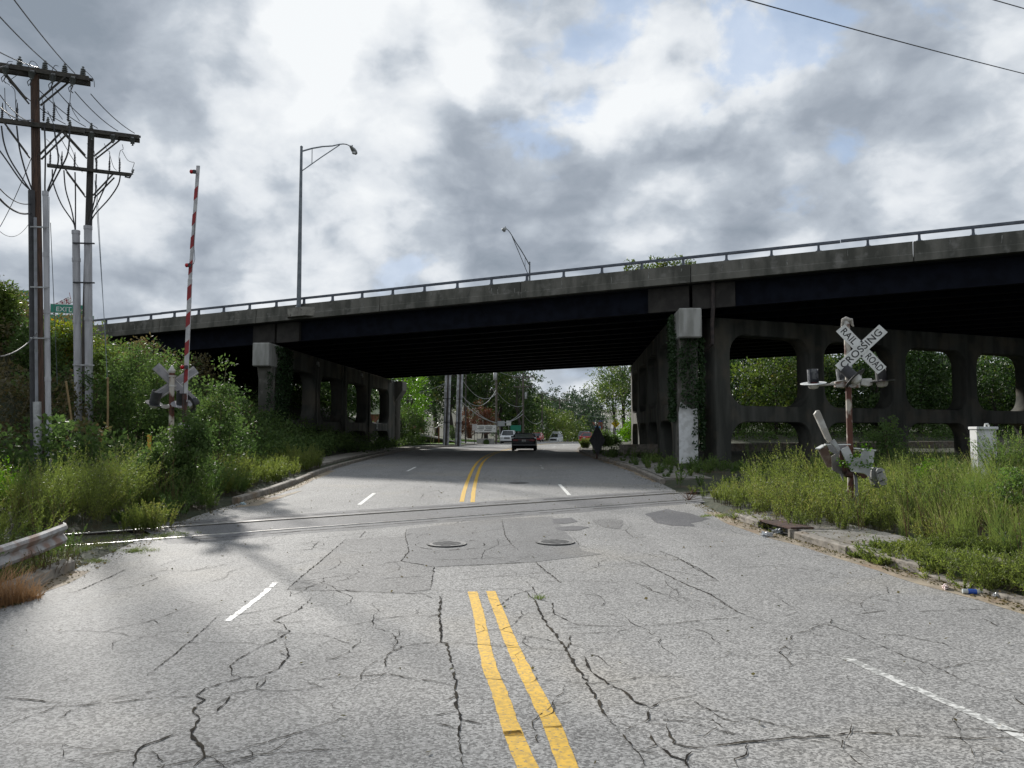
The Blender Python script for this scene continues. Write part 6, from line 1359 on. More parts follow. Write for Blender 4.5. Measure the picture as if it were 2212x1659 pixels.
# ivy
def ivy(lab, regions, seed, ll=.13):
    vg = Veg(); r = rg(seed)
    for (o, u, v, n_, dens) in regions:        # parallelogram o + a u + b v, normal n_
        o, u, v, n_ = (np.array(q, float) for q in (o, u, v, n_)); A_ = np.linalg.norm(np.cross(u, v)); N = int(A_ * dens); a, b = r.random(N), r.random(N)
        edge = (np.sin(b * 9 + seed) * .12 + np.sin(b * 23) * .06); k = (a > .04 + edge * .8) & (a < .96 + edge); a, b = a[k], b[k]; c = o + a[:, None] * u + b[:, None] * v + n_ * r.uniform(.02, .24, (len(a), 1)); d = unit(n_ * .5 + r.normal(size=c.shape) * .5 + np.array([0, 0, -.7]))
        vg.quads(leaf_quads(c, d, ll * r.uniform(.6, 1.3, len(c)), ll * .75 * r.uniform(.7, 1.2, len(c)), r))
    return tag(vg.build('ivy', [W_IVY]), lab, 'ivy', 'ivy on the bridge piers')
pe, dv, p0 = pierB[3], pierB[2], pierB[1]; pev, dvv = np.array(pe), np.array(dv); b_ = np.array([p0.x, p0.y, 0.])
zz1, zz0 = P(1480, 722, 35.6).z, P(1480, 880, 35.6).z
ivy('dark ivy covering the right bridge column below its cap', [
    (b_ - dvv * .38 - pev * .50 + [0, 0, zz0], pev * .95, [0, 0, zz1 - zz0], -dvv, 330), (b_ - dvv * .38 + pev * .10 + [0, 0, -.5], pev * .33, [0, 0, zz0 + .6], -dvv, 170),
    (b_ - dvv * .35 - pev * .50 + [0, 0, zz0 - .6], dvv * 1.9, [0, 0, zz1 - zz0 + 1.6], -pev, 260), (b_ - dvv * .3 + pev * .5 + [0, 0, 1.0], dvv * .9, [0, 0, zz1 - 1.0], pev, 260)], 301)
pe, dv, p0 = pierA[3], pierA[2], pierA[1]; pev, dvv = np.array(pe), np.array(dv); a_ = np.array([p0.x, p0.y, 0.])
ivy('dark ivy climbing the near end of the left bridge pier', [(a_ + pev * .49 + dvv * -.3 + [0, 0, .2], dvv * 2.6, [0, 0, 6.7], pev, 300), (a_ + pev * .2 - dvv * .38 + [0, 0, .2], pev * .35, [0, 0, 5.2], -dvv, 250), (a_ + pev * .49 + dvv * 2.2 + [0, 0, -.2], dvv * 4, [0, 0, 2.4], pev, 130), (a_ - pev * .7 + dvv * -.5 + [0, 0, 0], dvv * 1.2, [0, 0, 3.2], -pev, 160)], 302)

# ------------------------------------------------------------------ street life beyond the bridge
def PAINT(name, c, rough=.25, met=.1): return mat(name, c, rough, met, spec=.7)
def heading(y): return math.atan2(float(xc(y + 3) - xc(y - 3)), 6.0)
def car(name, lab, x, y, yaw, body, dims, prof, gh, glass=GLASS, lights='rear', cat='car', plate=None, details=True, z=None):
    """prof: side outline of the lower body (y forward, z); gh: (belt rear, belt front, roof rear, roof front, belt z, roof z). Front faces +y before yaw"""
    L_, Wd, Ht = dims; t = thing(name, lab, cat, (x, y, (float(zroad(y)) + .01) if z is None else z), None, rz=-yaw); hw = Wd / 2
    mb = MB(); secs = [(-1, .80, .10), (-.97, 1, .03), (-.8, 1, 0), (0, 1, 0), (.8, 1, 0), (.97, 1, .03), (1, .80, .10)]
    vs = []; n = len(prof)
    for s_, k, ins in secs:
        for (py_, pz) in prof: vs.append((s_ * hw, py_ * (1 - ins * .6), .22 + (pz - .22) * (1 if abs(s_) < .9 else (1 - ins * .5))))
    fs = []
    for i in range(len(secs) - 1):
        for j in range(n): fs.append((i * n + j, i * n + (j + 1) % n, (i + 1) * n + (j + 1) % n, (i + 1) * n + j))
    fs += [tuple(range(n)), tuple(range(len(vs) - 1, len(vs) - n - 1, -1))]; mb.add(vs, fs); mb.build('body', body, t, bevel=.02)
    br, bf, rr, rf, bz, rz_ = gh; tw, bw = hw * .74, hw * .93
    vs = [(-bw, br, bz), (bw, br, bz), (bw, bf, bz), (-bw, bf, bz), (-tw, rr, rz_ - .05), (tw, rr, rz_ - .05), (tw, rf, rz_ - .05), (-tw, rf, rz_ - .05)]
    MB().add(vs, [(0, 1, 5, 4), (1, 2, 6, 5), (2, 3, 7, 6), (3, 0, 4, 7)]).build('window_glass', glass, t)
    MB().add([(-tw, rr, rz_ - .06), (tw, rr, rz_ - .06), (tw, rf, rz_ - .06), (-tw, rf, rz_ - .06), (-tw * .9, rr + .12, rz_), (tw * .9, rr + .12, rz_), (tw * .9, rf - .12, rz_), (-tw * .9, rf - .12, rz_)], [(0, 1, 5, 4), (1, 2, 6, 5), (2, 3, 7, 6), (3, 0, 4, 7), (4, 5, 6, 7)]).build('roof', body, t)
    for s_ in (-1, 1):
        for a, b in (((s_ * bw, br, bz), (s_ * tw, rr, rz_ - .05)), ((s_ * bw, bf, bz), (s_ * tw, rf, rz_ - .05)), ((s_ * (bw + .005), (br + bf) / 2, bz), (s_ * (tw + .01), (rr + rf) / 2, rz_ - .05))): MB().bar(a, b, .09, .05).build('pillar', body, t)
        MB().box((s_ * (hw + .09), bf - .45, bz + .08), (.20, .12, .15)).build('wing_mirror', body, t, bevel=.02)
    wr = .33 if Ht < 1.9 else .38
    for s_ in (-1, 1):
        for yy in (-L_ * .31, L_ * .33):
            M = Matrix.Translation((s_ * (hw - .10), yy, wr)) @ Matrix.Rotation(R(90), 4, 'Y')
            w = MB().lathe([(wr * .62, -.10), (wr * .95, -.11), (wr, -.08), (wr, .08), (wr * .95, .11), (wr * .62, .10)], 18, M).build('wheel', TYRE, t, smooth=True)
            MB().lathe([(.05, -.105), (wr * .6, -.10), (wr * .6, .10), (.05, .105)], 14, M).build('rim', CHROME, w)
    ye = -L_ / 2 if True else 0
    rear = min(p[0] for p in prof); front = max(p[0] for p in prof)
    tl = mat('tail_lamp', (.28, .01, .012), .25); hl = mat('head_lamp', (.55, .56, .56), .15)
    zb = max(p[1] for p in prof) * .80
    for s_ in (-1, 1):
        MB().box((s_ * hw * .68, rear + .03, zb), (hw * .42, .12, .16)).build('tail_light', tl, t, bevel=.02)
        MB().box((s_ * hw * .70, front - .05, zb - .08), (hw * .38, .16, .15)).build('headlight', hl, t, bevel=.02)
    MB().box((0, rear - .03, .48), (Wd * .96, .16, .20)).build('rear_bumper', body, t, bevel=.03); MB().box((0, front + .01, .46), (Wd * .94, .16, .22)).build('front_bumper', body, t, bevel=.03)
    MB().box((0, front + .03, zb - .10), (Wd * .40, .06, .15)).build('grille', BLACKM, t)
    MB().box((0, rear - .02, zb - .02 if plate is None else plate), (.31, .03, .16)).build('licence_plate', SIGNW, t)
    MB().box((0, 0, .24), (Wd * .8, L_ * .85, .12)).build('underside', DARKH, t)
    return t
sed = [(-2.45, .38), (-2.5, .62), (-2.42, .98), (-1.9, 1.04), (-.9, 1.02), (.9, 1.0), (1.3, .98), (2.3, .80), (2.45, .62), (2.42, .32)]
x, y = P(1133.5, 960, 61).x, 61.0
c1_ = car('sedan', 'dark older sedan seen from behind at the far edge of the shade', x, y, heading(61) - .05, PAINT('dark_car_paint', (.030, .034, .036)), (5.0, 1.88, 1.45), sed, (-1.85, 1.25, -1.0, .35, .98, 1.37), mat('daylight_pale_window', (.60, .70, .70), .2, spec=.8), plate=.80)
MATS['daylight_pale_window'].node_tree.nodes['Principled BSDF'].inputs['Alpha'].default_value = .62  # pale window colour stands in for the daylight seen in the glass
MB().box((0, -2.38, 1.03), (1.6, .5, .02)).build('boot_lid', PAINT('sky_sheen_paint', (.05, .055, .058), .12), c1_)  # lid colour lifted from the body paint to give the sky's sheen
MB().box((0, -2.46, .86), (1.05, .05, .12)).build('light_strip', mat('tail_strip', (.10, .01, .012), .3), c1_)
suvp = [(-2.3, .40), (-2.34, .7), (-2.28, 1.05), (1.1, 1.05), (1.5, 1.05), (2.2, .92), (2.34, .66), (2.3, .34)]
car('suv', 'white oncoming crossover behind the sedan', P(1098, 950, 100).x, 100, heading(100) + math.pi - .1, PAINT('white_car_paint', (.62, .64, .66)), (4.65, 1.84, 1.70), suvp, (-2.2, 1.25, -1.95, .45, 1.03, 1.70), GLASS, cat='car')
car('suv', 'grey estate driving away beyond the diamond sign', P(1264, 945, 122).x, 122, heading(122), PAINT('grey_car_paint', (.20, .22, .23)), (4.6, 1.84, 1.70), suvp, (-2.2, 1.25, -1.95, .45, 1.03, 1.70), GLASS)
car('hatchback', 'red car behind the dark diamond sign', P(1281, 945, 108).x, 108, heading(108) + .5, PAINT('red_car_paint', (.42, .03, .03)), (4.4, 1.8, 1.5), [(q[0] * .88, q[1]) for q in sed], (-1.9, 1.1, -1.4, .3, .98, 1.5), GLASS, z=float(H(P(1281, 945, 108).x, 108)))
car('hatchback', 'small red car half hidden by the dark sedan', P(1160, 945, 128).x, 128, heading(128) + math.pi, PAINT('red_car_paint', (.42, .03, .03)), (4.4, 1.8, 1.5), [(q[0] * .88, q[1]) for q in sed], (-1.9, 1.1, -1.4, .3, .98, 1.5), GLASS)
car('hatchback', 'tiny white car on the far uphill road', 57.8, 425, heading(425), PAINT('white_car_paint', (.62, .64, .66)), (4.4, 1.8, 1.5), [(q[0] * .88, q[1]) for q in sed], (-1.9, 1.1, -1.4, .3, .98, 1.5), GLASS)
vp = [(-2.7, .42), (-2.74, .8), (-2.70, 1.35), (1.5, 1.35), (1.75, 1.32), (2.55, 1.10), (2.72, .8), (2.68, .38)]
van = car('van', 'white high roof van coming towards us at the crest', P(1201, 945, 172).x, 172, heading(172) + math.pi + .10, PAINT('white_car_paint', (.62, .64, .66)), (5.5, 2.02, 2.7), vp, (-2.68, 1.7, -2.6, .95, 1.33, 2.15), GLASS, cat='van')
MB().add([(-.86, -2.6, 2.1), (.86, -2.6, 2.1), (.84, .95, 2.1), (-.84, .95, 2.1), (-.7, -2.35, 2.68), (.7, -2.35, 2.68), (.66, .3, 2.62), (-.66, .3, 2.62)], [(0, 1, 5, 4), (1, 2, 6, 5), (2, 3, 7, 6), (3, 0, 4, 7), (4, 5, 6, 7)]).build('high_roof', PAINT('white_car_paint', (.62, .64, .66)), van, bevel=.08)
MB().box((0, 2.66, .82), (1.6, .16, .42)).build('grille', BLACKM, van)

def sign(px, py, Y, w, h, m_, lab, yaw=0.0, diamond=False, post_m=GALV, name='street_sign', z0=None, disc=False, posts=(0,)):
    c = P(px, py, Y); g = float(H(c.x, Y)); t = thing(name, lab, 'sign', (c.x, Y, g), None, rz=yaw); hz = c.z - g
    for s_ in posts: MB().box((s_, .05, hz / 2 - .2 + .15), (.06, .06, hz + .4)).build('post', post_m, t)
    if disc: MB().lathe([(w / 2, -.01), (w / 2, .01)], 8, Matrix.Translation((0, 0, hz)) @ Matrix.Rotation(R(90), 4, 'X')).build('panel', m_, t)
    elif diamond: MB().prism([(-w / 2, -.01, hz), (0, -.01, hz - h / 2), (w / 2, -.01, hz), (0, -.01, hz + h / 2)], (0, 0, 0), (0, .02, 0)).build('panel', m_, t, bevel=.004)
    else: MB().box((0, 0, hz), (w, .02, h)).build('panel', m_, t)
    return t, hz
t, hz = sign(1290.5, 951, 45, 1.72, 1.80, mat('unlit_sign_back', (.07, .068, .075), .6, .3, c2=(.04, .04, .045), scale=6), 'tall dark diamond sign seen from behind at the right kerb', yaw=R(51), diamond=True, post_m=RUSTD)  # bridge shade is put into the dark colour of the metal back
MB().prism([(-.3, .012, hz + .25), (.3, .012, hz + .25), (.2, .012, hz + .75), (-.2, .012, hz + .75)], (0, 0, 0), (0, .004, 0)).build('red_patch', mat('red_patch_colour', (.25, .02, .03), .5), t)  # small red patch near the top of the diamond panel
t, hz = sign(1330, 915, 97, 1.12, 1.12, SIGNY, 'yellow diamond sign with a walking person', diamond=True, posts=(-.12, .28))
MB().lathe([(.075, 0), (.075, .01)], 10, Matrix.Translation((.02, -.012, hz + .30)) @ Matrix.Rotation(R(90), 4, 'X')).build('walker_head', SIGNK, t)
MB().prism([(x, -.014, hz + z) for x, z in ((-.03, .20), (.09, .20), (.12, .05), (.20, -.02), (.17, -.06), (.07, .0), (.06, -.08), (.18, -.33), (.10, -.35), (.0, -.14), (-.10, -.35), (-.18, -.33), (-.06, -.08), (-.05, .05), (-.13, -.04), (-.17, .0))], (0, 0, 0), (0, .004, 0)).build('walker_figure', SIGNK, t)
sign(1171, 923, 152, .95, .95, GALV, 'grey round back of a sign on the wooden pole beyond the van', disc=True, name='road_sign_back')
sign(1025, 923, 88, .55, .72, mat('white_notice', (.60, .58, .58), .6, c2=(.35, .33, .34), scale=16), 'small white notice on a leaning dark post on the lawn', post_m=BLACKM, name='notice_board')
sign(1080, 915, 96, 1.2, .65, mat('grey_sign_back', (.27, .29, .30), .5, .4), 'blank grey street sign right of the message board', name='street_sign')
sign(1114, 925, 118, 1.6, .9, SIGNG, 'green road sign right of the tall crossarm pole', name='road_sign_back', posts=(-.4, .4))
sign(1099, 914, 112, .7, .7, SIGNW, 'small white sign above the oncoming crossover', name='road_sign_back')
t, hz = sign(1049, 926, 92, 2.55, .85, SIGNW, 'white message board with black letters on a stone base', name='message_board', posts=(-1.0, 1.0))
mb = MB()
g_ = random.Random(4)
for r0, n in ((.20, 15), (.0, 20), (-.20, 13)):
    for k in range(n):
        if g_.random() < .84: mb.box((-n * .055 + k * .11 + .055, -.014, hz + r0), (.07, .006, .13))
tag(mb.build('letter', SIGNK, t), kind='stuff')
MB().box((0, .05, .30), (2.1, .4, .9)).build('base', CONC_L, t); MB().lathe([(.36, 0), (.36, .02)], 16, Matrix.Translation((.1, -.155, .32)) @ Matrix.Rotation(R(90), 4, 'X')).build('wreath', W_DARK, t)
MB().box((0, -.01, hz - .52), (2.7, .10, .10)).build('ledge', BLACKM, t)

def fpole(px, pyt, Y, lab, r0=.15, wood=WOODF, arms=(), trans=None, double=False, cat='utility pole', name='utility_pole', tilt=0.0):
    c = P(px, 900, Y); g = float(H(c.x, Y)); top = P(px, pyt, Y).z - g; t = thing(name, lab, cat, (c.x, Y, g), 'utility poles beyond the bridge')
    MB().tube([(0, 0, -.6), (tilt * top * .5, 0, top * .5), (tilt * top, 0, top)], [r0, r0 * .9, r0 * .75], 10).build('pole', wood, t, smooth=True)
    for z_, w_ in arms:
        MB().box((tilt * top, -.15, top - z_), (w_, .12, .14)).build('crossarm', WOODF, t)
        for s_ in (-.45, -.15, .15, .45): MB().lathe([(.03, 0), (.07, .05), (.05, .12), (.07, .16), (.03, .25)], 6, Matrix.Translation((s_ * w_, -.15, top - z_ + .07))).build('insulator', CERAM, t)
        for s_ in (-1, 1): MB().bar((s_ * w_ * .3, -.15, top - z_ - .05), (0, -.12, top - z_ - .7), .05, .05).build('brace', WOODF, t)
    if trans:
        for dx_, z_, r_ in trans: MB().lathe([(r_ * .9, 0), (r_, .04), (r_, .9), (r_ * .7, .98)], 12, Matrix.Translation((dx_, -.25, top - z_))).build('transformer', GALV, t, smooth=True)
    if double:
        for s_ in (-.19, .19): MB().tube([(s_, -.1, -.5), (s_ + tilt * top, -.1, top + 1)], .12, 12).build('conduit', mat('pale_steel_conduit', (.58, .60, .63), .5, .3, c2=(.33, .34, .36), scale=3), t, smooth=True)
        for z_ in (top * .25, top * .5, top * .78): MB().box((tilt * z_, -.2, z_), (.7, .06, .06)).build('bracket', BLACKM, t)
    return t
fpole(963, 760, 78, 'left of the two utility poles wrapped in pale conduits', .16, double=True, tilt=.035)
fpole(989, 760, 79, 'right of the two utility poles wrapped in pale conduits', .16, double=True, tilt=.035)
fpole(1006, 800, 92, 'thin dark pole right of the conduit poles', .10, wood=WOODG)
fpole(1072, 770, 96, 'slim utility pole carrying a grey transformer', .15, trans=[(-.15, 3.0, .22)], arms=[])
fpole(1130, 806, 112, 'tall utility pole with two crossarms above the sedan', .17, arms=[(.6, 3.4), (2.0, 2.8)], trans=[(.4, 3.8, .18)])
fpole(1171, 845, 150, 'utility pole between the van and the sedan', .15, arms=[(.5, 2.2)])
fpole(1209, 858, 200, 'utility pole with two long crossarms beyond the van', .18, arms=[(.8, 5.5), (4.5, 5.5)], trans=[(-.6, 8.2, .4), (.5, 8.2, .4)])
fpole(1235, 886, 235, 'utility pole with two crossarms beyond the crest', .18, arms=[(.6, 6), (3.0, 6)])
fpole(1203, 905, 185, 'short grey pole left of the long crossarm pole', .10, wood=GALV)
fpole(1262, 895, 330, 'far pole before the blue building', .2, arms=[(.8, 12), (3, 8)])
fpole(1288, 905, 360, 'far pole with a ladder of crossarms', .25, arms=[(.8, 9), (3, 9), (5.2, 7)])
fpole(1250, 895, 300, 'thin far lamp pole', .12, wood=GALV)
def fw(a, b, sag, nm, r_=.03, m_=None): wire((P(*a), P(*b)), r_, nm, m_ or mat('pale_far_wire', (.25, .26, .27), .5), 'wires beyond the bridge', sag=sag)
fw((985, 855, 79), (1130, 894, 112), 2.0, 'thick pale cable sagging from the conduit poles to the tall pole', .045)
fw((1130, 894, 112), (1171, 908, 150), 1.0, 'thick pale cable beyond the tall pole'); fw((1171, 908, 150), (1209, 926, 200), 1.5, 'thick pale cable dipping behind the van')
fw((1000, 822, 79), (1072, 850, 96), 1.2, 'upper cable reaching the transformer pole'); fw((985, 835, 79), (1072, 842, 96), 2.0, 'slack cable reaching the transformer pole')
fw((1072, 845, 96), (1130, 876, 112), .8, 'cable between transformer pole and tall pole'); fw((995, 850, 79), (1130, 885, 112), 2.5, 'lower slack cable along the trees')
fw((1140, 812, 112), (1185, 862, 190), 1.0, 'upper wire running to the far poles', .025); fw((1137, 822, 112), (1190, 868, 200), 1.2, 'second wire running to the far poles', .025)
fw((1072, 800, 96), (1130, 812, 112), .3, 'high wire over the transformer', .025); fw((1209, 868, 200), (1370, 872, 230), .5, 'long far wire right of the crossarm pole', .03); fw((1209, 888, 200), (1372, 900, 230), .8, 'lower long far wire', .03); fw((1235, 945, 235), (1258, 935, 250), 2.5, 'slack wire near the crest')
fw((905, 848, 79), (962, 828, 78), .1, 'pale guy strand at the left of the conduit poles', .03); fw((940, 925, 79), (958, 916, 78), .0, 'white guy sleeve left of the conduit poles', .05, SIGNW)
for px, dx_, k in ((928, 10, 'left'), (934, 9, 'middle'), (983, 7, 'right')):
    c = P(px, 952, 82); t = thing('guy_guard', k + ' pale leaning guy wire guard on the grass strip beyond the bridge', 'cable guard', (c.x, 82, float(H(c.x, 82))), 'guy guards beyond the bridge'); MB().tube([(0, 0, -.2), (dx_ / FPX * 82, 0, 2.3)], .035, 6).build('sleeve', mat('pale_yellow_guard', (.45, .42, .22), .6), t)
c = P(948, 950, 84); t = thing('wooden_marker', 'brown wooden post with a short arm on the grass strip', 'post', (c.x, 84, float(H(c.x, 84)))); MB().box((0, 0, .9), (.14, .14, 2.2)).build('post', mat('brown_post', (.20, .08, .04), .8), t); MB().box((-.5, 0, 1.85), (1.0, .06, .06)).build('arm', GALV, t)

# houses and shops
hx = P(925, 930, 118); hg = float(H(hx.x - 2, 118)); t = thing('church_house', 'pale gabled house with brick columns behind the trees at the left', 'house', (hx.x - 2.5, 118, hg))
HW = mat('pale_siding', (.50, .50, .47), .7); BRK = mat('red_brick', (.22, .09, .06), .85, c2=(.16, .06, .045), scale=12); ROOF = mat('grey_shingles', (.16, .16, .155), .9, c2=(.11, .11, .11), scale=9)
MB().box((-3.0, 4, 1.7), (8, 7, 3.6)).build('wall', BRK, t)
MB().prism([(-7.6, .2, 3.5), (1.4, .2, 3.5), (-3.1, .2, 6.8)], (0, 0, 0), (0, 7.5, 0)).build('gable', HW, t)
for s_ in (-1, 1): MB().bar((-3.1 + s_ * 4.9, 3.6, 3.3), (-3.1, 3.6, 6.95), 8.4, .12, up=(0, 1, 0)).build('roof', ROOF, t) if False else MB().prism([(-3.1, -.2, 6.95), (-3.1 + s_ * 4.9, -.2, 3.35), (-3.1 + s_ * 4.9, -.2, 3.2), (-3.1, -.2, 6.8)], (0, 0, 0), (0, 8.2, 0)).build('roof', ROOF, t)
for s_ in (-6.5, -3.1, .3): MB().box((s_, .3, 1.7), (.5, .5, 3.5)).build('column', BRK, t)
for s_ in (-4.8, -1.4): w = MB().box((s_, .49, 1.9), (1.1, .06, 1.5)).build('window', SIGNW, t); MB().box((s_, .45, 1.9), (.9, .04, 1.3)).build('pane', GLASS, w)
def shop(px0, px1, pyt, Y, lab, wall, roofm, h, dep=18, band=None):
    a, b = P(px0, pyt, Y), P(px1, pyt, Y); g = a.z - h; t = thing('shop_building', lab, 'shop', ((a.x + b.x) / 2, Y, g), 'shops in the far dip'); w = b.x - a.x
    MB().box((0, dep / 2, h / 2 - 1.0), (w, dep, h + 1.2)).build('wall', wall, t); MB().box((0, dep / 2, h - .1), (w + 1, dep + 1, .6)).build('roof', roofm, t)
    if band: MB().box((0, -.15, h - 1.4), (w * .98, .25, 1.6)).build('fascia', band, t)
    n = max(2, int(w / 5))
    for k in range(n): q = MB().box((-w / 2 + w * (k + .5) / n, -.1, 1.6), (w / n * .7, .12, 2.2)).build('window', SIGNW, t); MB().box((-w / 2 + w * (k + .5) / n, -.17, 1.6), (w / n * .64, .08, 2.0)).build('pane', GLASS, q)
BLUE = mat('blue_metal_roof', (.03, .07, .28), .5); CYAN = mat('light_blue_awning', (.04, .22, .48), .5)
shop(1240, 1302, 909, 395, 'long far shop with a dark blue roof band and red front', mat('dull_red_wall', (.16, .045, .035), .8), BLUE, 5.5, band=mat('dull_red_band', (.22, .05, .04), .7))
shop(1258, 1295, 922, 350, 'nearer far shop with a light blue awning', mat('grey_shop_wall', (.30, .31, .32), .8), CYAN, 4.5, band=CYAN)

# lawn, trees
vg = Veg(); r = rg(401); x = -22 + 21 * r.random(9000); y = 84 + 32 * r.random(9000); k = x < EL(y) - .6; x, y = x[k], y[k]; k = ~((y > 85.2) & (y < 101.5) & (x < -3)); x, y = x[k], y[k]
tag(None or vg and (grass(vg, np.stack([x, y, H(x, y) + .14], 1), np.full(len(x), .11), 402, nb=5, w=.03, spread=1.2) or vg.build('lawn_grass', [W_LAWN], None, 'stuff')), 'mown bright lawn grass beyond the bridge')
X = np.array([np.linspace(-34, float(EL(y)) - .3, 30) for y in (101.8, 104, 108, 112, 118, 124)]); Y_ = np.repeat(np.array([101.8, 104, 108, 112, 118, 124.])[:, None], 30, 1)
LAWNM = mat('lawn_soil', (.12, .20, .03), .9, c2=(.085, .15, .025), scale=2)
tag(grid_mesh('lawn', X, Y_, H(X, Y_) + .15, LAWNM, 'structure'), 'bright mown lawn rising beyond the driveway')
X = np.array([np.linspace(-20, float(EL(y)) - .4, 20) for y in (80, 82, 84, 85.2)]); Y_ = np.repeat(np.array([80, 82, 84, 85.2])[:, None], 20, 1)
tag(grid_mesh('grass_strip', X, Y_, H(X, Y_) + .13, LAWNM, 'structure'), 'narrow grass strip between pavement and driveway')
GB = 'trees beyond the bridge'
tree(880, 87, 9.6, 2.4, 'bright yellow green tree right behind the left pier end', GB, [W_BRIGHT], 501, nc=150, cl=.55, ll=.20, lw=.12, crown_lo=.15)
tree(868, 82, 5.0, 2.6, 'low dark bush at the foot of the left pier end', GB, [W_DARK], 502, nc=130, cl=.5, ll=.2, lw=.12, crown_lo=.0, cat='bush')
tree(893, 83, 4.0, 1.6, 'round dark green bush by the pavement beyond the pier', GB, [W_DARK], 503, nc=90, cl=.45, ll=.18, lw=.11, crown_lo=.0, cat='bush')
tree(903, 97, 9.5, 2.2, 'dark conical tree left of the conduit poles', GB, [W_TREE], 504, nc=150, cl=.6, crown_lo=.05)
for i, (px, Y, zt_, rx, m_) in enumerate(((905, 132, 19, 6.5, 0), (945, 138, 21, 7, 1), (980, 128, 18, 6, 0), (1015, 142, 22, 7, 0), (1050, 135, 19, 6, 1), (1085, 145, 19, 6.5, 0), (870, 120, 17, 6, 1), (1112, 150, 17.5, 5.0, 0))):
    tree(px, Y, zt_, rx, ('leftmost tall dark tree', 'tall tree behind the left conduit pole', 'tall tree behind the right conduit pole', 'tallest tree above the red maple', 'greener tree behind the transformer pole', 'broad tree left of the crossarm pole', 'tree behind the left pier end', 'tree touching the crossarm pole')[i] + ' in the row beyond the lawn', GB, [W_TREE, W_TREEY] if m_ else [W_TREE], 510 + i, nc=230, cl=1.0, ll=.42, lw=.26, crown_lo=.08, nleaf=26, surf=.35)
tree(1118, 128, 12.0, 2.6, 'sparse feathery tree behind the crossarm pole', GB, [W_TREE], 530, nc=70, cl=.5, ll=.3, lw=.16, crown_lo=.3, nleaf=16)
tree(1040, 110, 5.7, 2.6, 'rounded reddish brown maple above the message board', GB, [W_MAPLE], 531, nc=200, cl=.42, ll=.18, lw=.10, crown_lo=.12, ry=2.2)
tree(1006, 112, 3.9, 1.5, 'small reddish maple left of the rounded one', GB, [W_MAPLE], 532, nc=80, cl=.4, ll=.18, lw=.10, crown_lo=.1)
tree(978, 104, 2.6, .8, 'small clipped dark shrub between the conduit poles', GB, [W_DARK], 533, nc=50, cl=.3, ll=.14, lw=.09, crown_lo=.0, cat='bush')
for i, (px, Y, zt_, rx, m_) in enumerate(((1095, 150, 8, 4, W_TREE), (1125, 146, 8, 4, W_TREE), (1150, 160, 8.5, 4, W_TREE), (1160, 178, 10, 4, W_TREEY), (1180, 172, 7.2, 4.2, W_TREEY), (1205, 182, 6.5, 4.5, W_TREEY), (1228, 195, 6.0, 4.2, W_TREEY), (1248, 205, 4.5, 3.6, W_TREE))):
    tree(px, Y, zt_, rx, ('dark bush left of the sedan roof', 'dark bush above the sedan', 'dark bush between sedan and van', 'yellowish tree left of the van', 'olive bush behind the round sign', 'olive bush directly behind the van', 'olive bush right of the van', 'last dark bush at the crest')[i], 'bushes along the left road edge at the crest', [m_], 540 + i, nc=120, cl=.9, ll=.4, lw=.25, crown_lo=.0, nleaf=24, cat='bush')
r_ = random.Random(9); k = 0; ORD = ['first', 'second', 'third', 'fourth', 'fifth', 'sixth', 'seventh', 'eighth', 'ninth', 'tenth', 'eleventh', 'twelfth', 'thirteenth', 'fourteenth', 'fifteenth', 'sixteenth', 'seventeenth', 'eighteenth']
for row, (Y, base) in enumerate(((300, 13.0), (345, 17.5), (395, 22), (450, 27))):
    x = P(1120, 900, Y).x - 4; nn = 0
    while x < P(1400, 900, Y).x + 10:
        if not (float(EL(Y)) - 5 < x < float(ER(Y)) + 5):
            rx = r_.uniform(5.5, 8.5); zt_ = base + r_.uniform(-2.5, 2.0) + max(0, (x - 40) * .03)
            tree(0, Y + r_.uniform(-8, 8), zt_, rx, ('nearest', 'second', 'third', 'topmost')[row] + ' row tree of the far wooded slope, ' + ORD[nn] + ' from the left', 'trees of the far wooded slope', [W_FAR], 600 + k, nc=70, cl=1.9, ll=1.0, lw=.65, crown_lo=-.05, nleaf=18, x=x, nlimb=0, surf=.5, lump=.2); k += 1; nn += 1
        x += r_.uniform(6, 9.5)
GR = 'trees right of the road beyond the bridge'
for i, (px, Y, zt_, rx, lo, m_, lab) in enumerate(((1352, 97, 14, 4.4, .36, [W_TREEY, W_TREE], 'tree with bronze green leaves beside the right pier'), (1325, 112, 10.5, 2.6, .45, [W_TREEY], 'tree hanging out over the road beyond the right pier'), (1375, 90, 12, 4, .1, [W_TREE, W_TREEY], 'dense tree just behind the right pier edge'), (1364, 80, 2.3, 1.3, .0, [W_BRIGHT], 'bright green bush at the foot of the right pier end'), (1316, 72, 1.45, .9, .0, [W_DARK], 'dark bush right of the diamond sign'), (1302, 66, 1.7, .8, .0, [W_DARK], 'small dark bush behind the diamond sign'), (1372, 76, 3.4, 1.8, .0, [W_BRIGHT], 'bright bush tucked behind the right pier end'))):
    tree(px, Y, zt_, rx, lab, GR, m_, 700 + i, nc=240 if zt_ > 9 else 110, cl=.6 if zt_ > 9 else .4, ll=.24 if zt_ > 9 else .17, lw=.14 if zt_ > 9 else .10, crown_lo=lo, cat='tree' if zt_ > 5 else 'bush')
shrub('roadside_bush', 1264, 62, 22, 945, 'pale tufty weed bush at the right kerb in the sun', W_GOLD, 720, 'feather', group=GR, n=14, ll=.12, lw=.03)
for i, (x_, y_, z_, w_) in enumerate(((-19, 84, 8.5, 'nearest the road'), (-26, 80, 8.0, 'second from the road'), (-33, 86, 9.0, 'third from the road'), (-22, 92, 10.5, 'tallest, set farther back'))):  # trees added as a dark backing seen through the pier openings
    tree(0, y_, z_, 4.2, 'dark backing tree added behind the left pier, ' + w_, 'dark backing trees added behind the left pier', [W_TREE], 771 + i, x=x_, nc=220, cl=.9, ll=.32, lw=.2, crown_lo=-.05, nleaf=28, nlimb=8)
i = 0
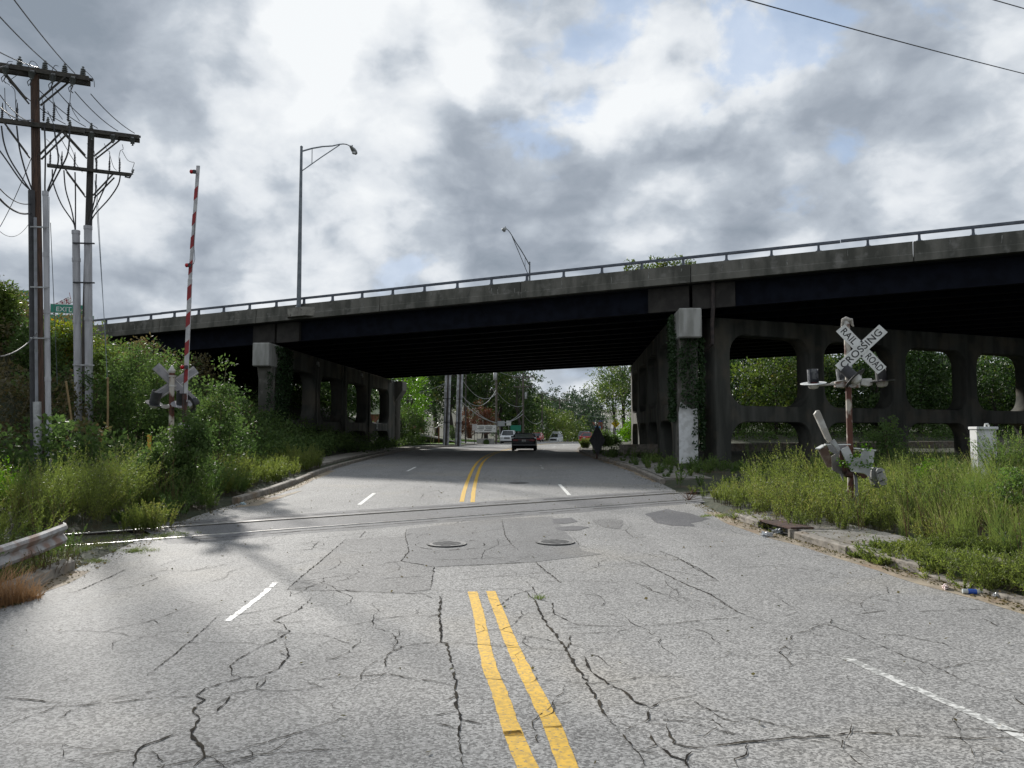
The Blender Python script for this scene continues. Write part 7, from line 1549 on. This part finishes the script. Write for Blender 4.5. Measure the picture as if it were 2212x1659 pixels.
for Y, xs in ((80, range(19, 72, 6)), (92, range(20, 84, 6)), (106, range(22, 96, 8))):
    for x in xs:
        r_ = random.Random(x * 7 + Y); sd = 730 + i
        tree(0, Y + r_.uniform(-3, 3), r_.uniform(8.5, 12.5) + (2 if Y > 85 else 0) + (2 if Y > 100 else 0), r_.uniform(3.4, 4.6) + (1 if Y > 100 else 0), ('leafy tree in the front row, ' if Y < 85 else 'taller tree in the middle row, ' if Y < 100 else 'dark tree in the back row, ') + ('first', 'second', 'third', 'fourth', 'fifth', 'sixth', 'seventh', 'eighth', 'ninth', 'tenth', 'eleventh')[list(xs).index(x)] + ' from the road, seen through the pier openings', 'trees behind the pier openings', [W_TREEY, W_TREE] if r_.random() < .15 else [W_TREE, W_TREE, W_TREEY][:2], sd, x=x + r_.uniform(-1.5, 1.5), nc=230, cl=.9, ll=.34, lw=.22, crown_lo=-.05, nleaf=28, nlimb=8); i += 1
for px, zt_, lab in ((1381, 26.3, 'leftmost'), (1420, 26.6, 'middle, broadest'), (1486, 26.9, 'rightmost')):
    tree(px, 108, zt_, 2.4 if px != 1420 else 3.4, lab + ' of the tall treetops rising over the parapet', 'treetops above the parapet', [W_TREEY], 780 + int(px) % 7, nc=260, cl=.7, ll=.36, lw=.22, crown_lo=.45, nleaf=36, nlimb=10, lump=.12, surf=.3)
def f(vg):
    r = rg(801); N = 1500; x = 16 + 75 * r.random(N); y = 70 + 28 * r.random(N); k = x > ER(y) + 4; x, y = x[k], y[k]; z = H(x, y) + .2 + 2.6 * r.random(len(x)) * sst((y - 72) / 10); clumps(vg, np.stack([x, y, z], 1), .8, 30, .28, .16, 802)
    N = 900; x = -60 + 44 * r.random(N); y = 62 + 30 * r.random(N); z = H(x, y) + .2 + 1.2 * r.random(N) + np.where(y > 82, 3.2 * r.random(N), 0); clumps(vg, np.stack([x, y, z], 1), .8, 30, .28, .16, 803)
patch('undergrowth', [W_DARK], 'thick leafy undergrowth behind the bridge piers', f)
# pale blocks added for the sunlit strip of ground behind the pier openings
mb = MB(); 
for k in range(6): a = s0 + CV * (1 + k * 6.5) + Vector((-.454, .891, 0)) * 9; b = s0 + CV * (1 + (k + 1) * 6.5 - .05) + Vector((-.454, .891, 0)) * 9; MB().bar((a.x, a.y, .75), (b.x, b.y, .75), .5, .6).build('sunlit_strip_block', KERB, kerb_root)
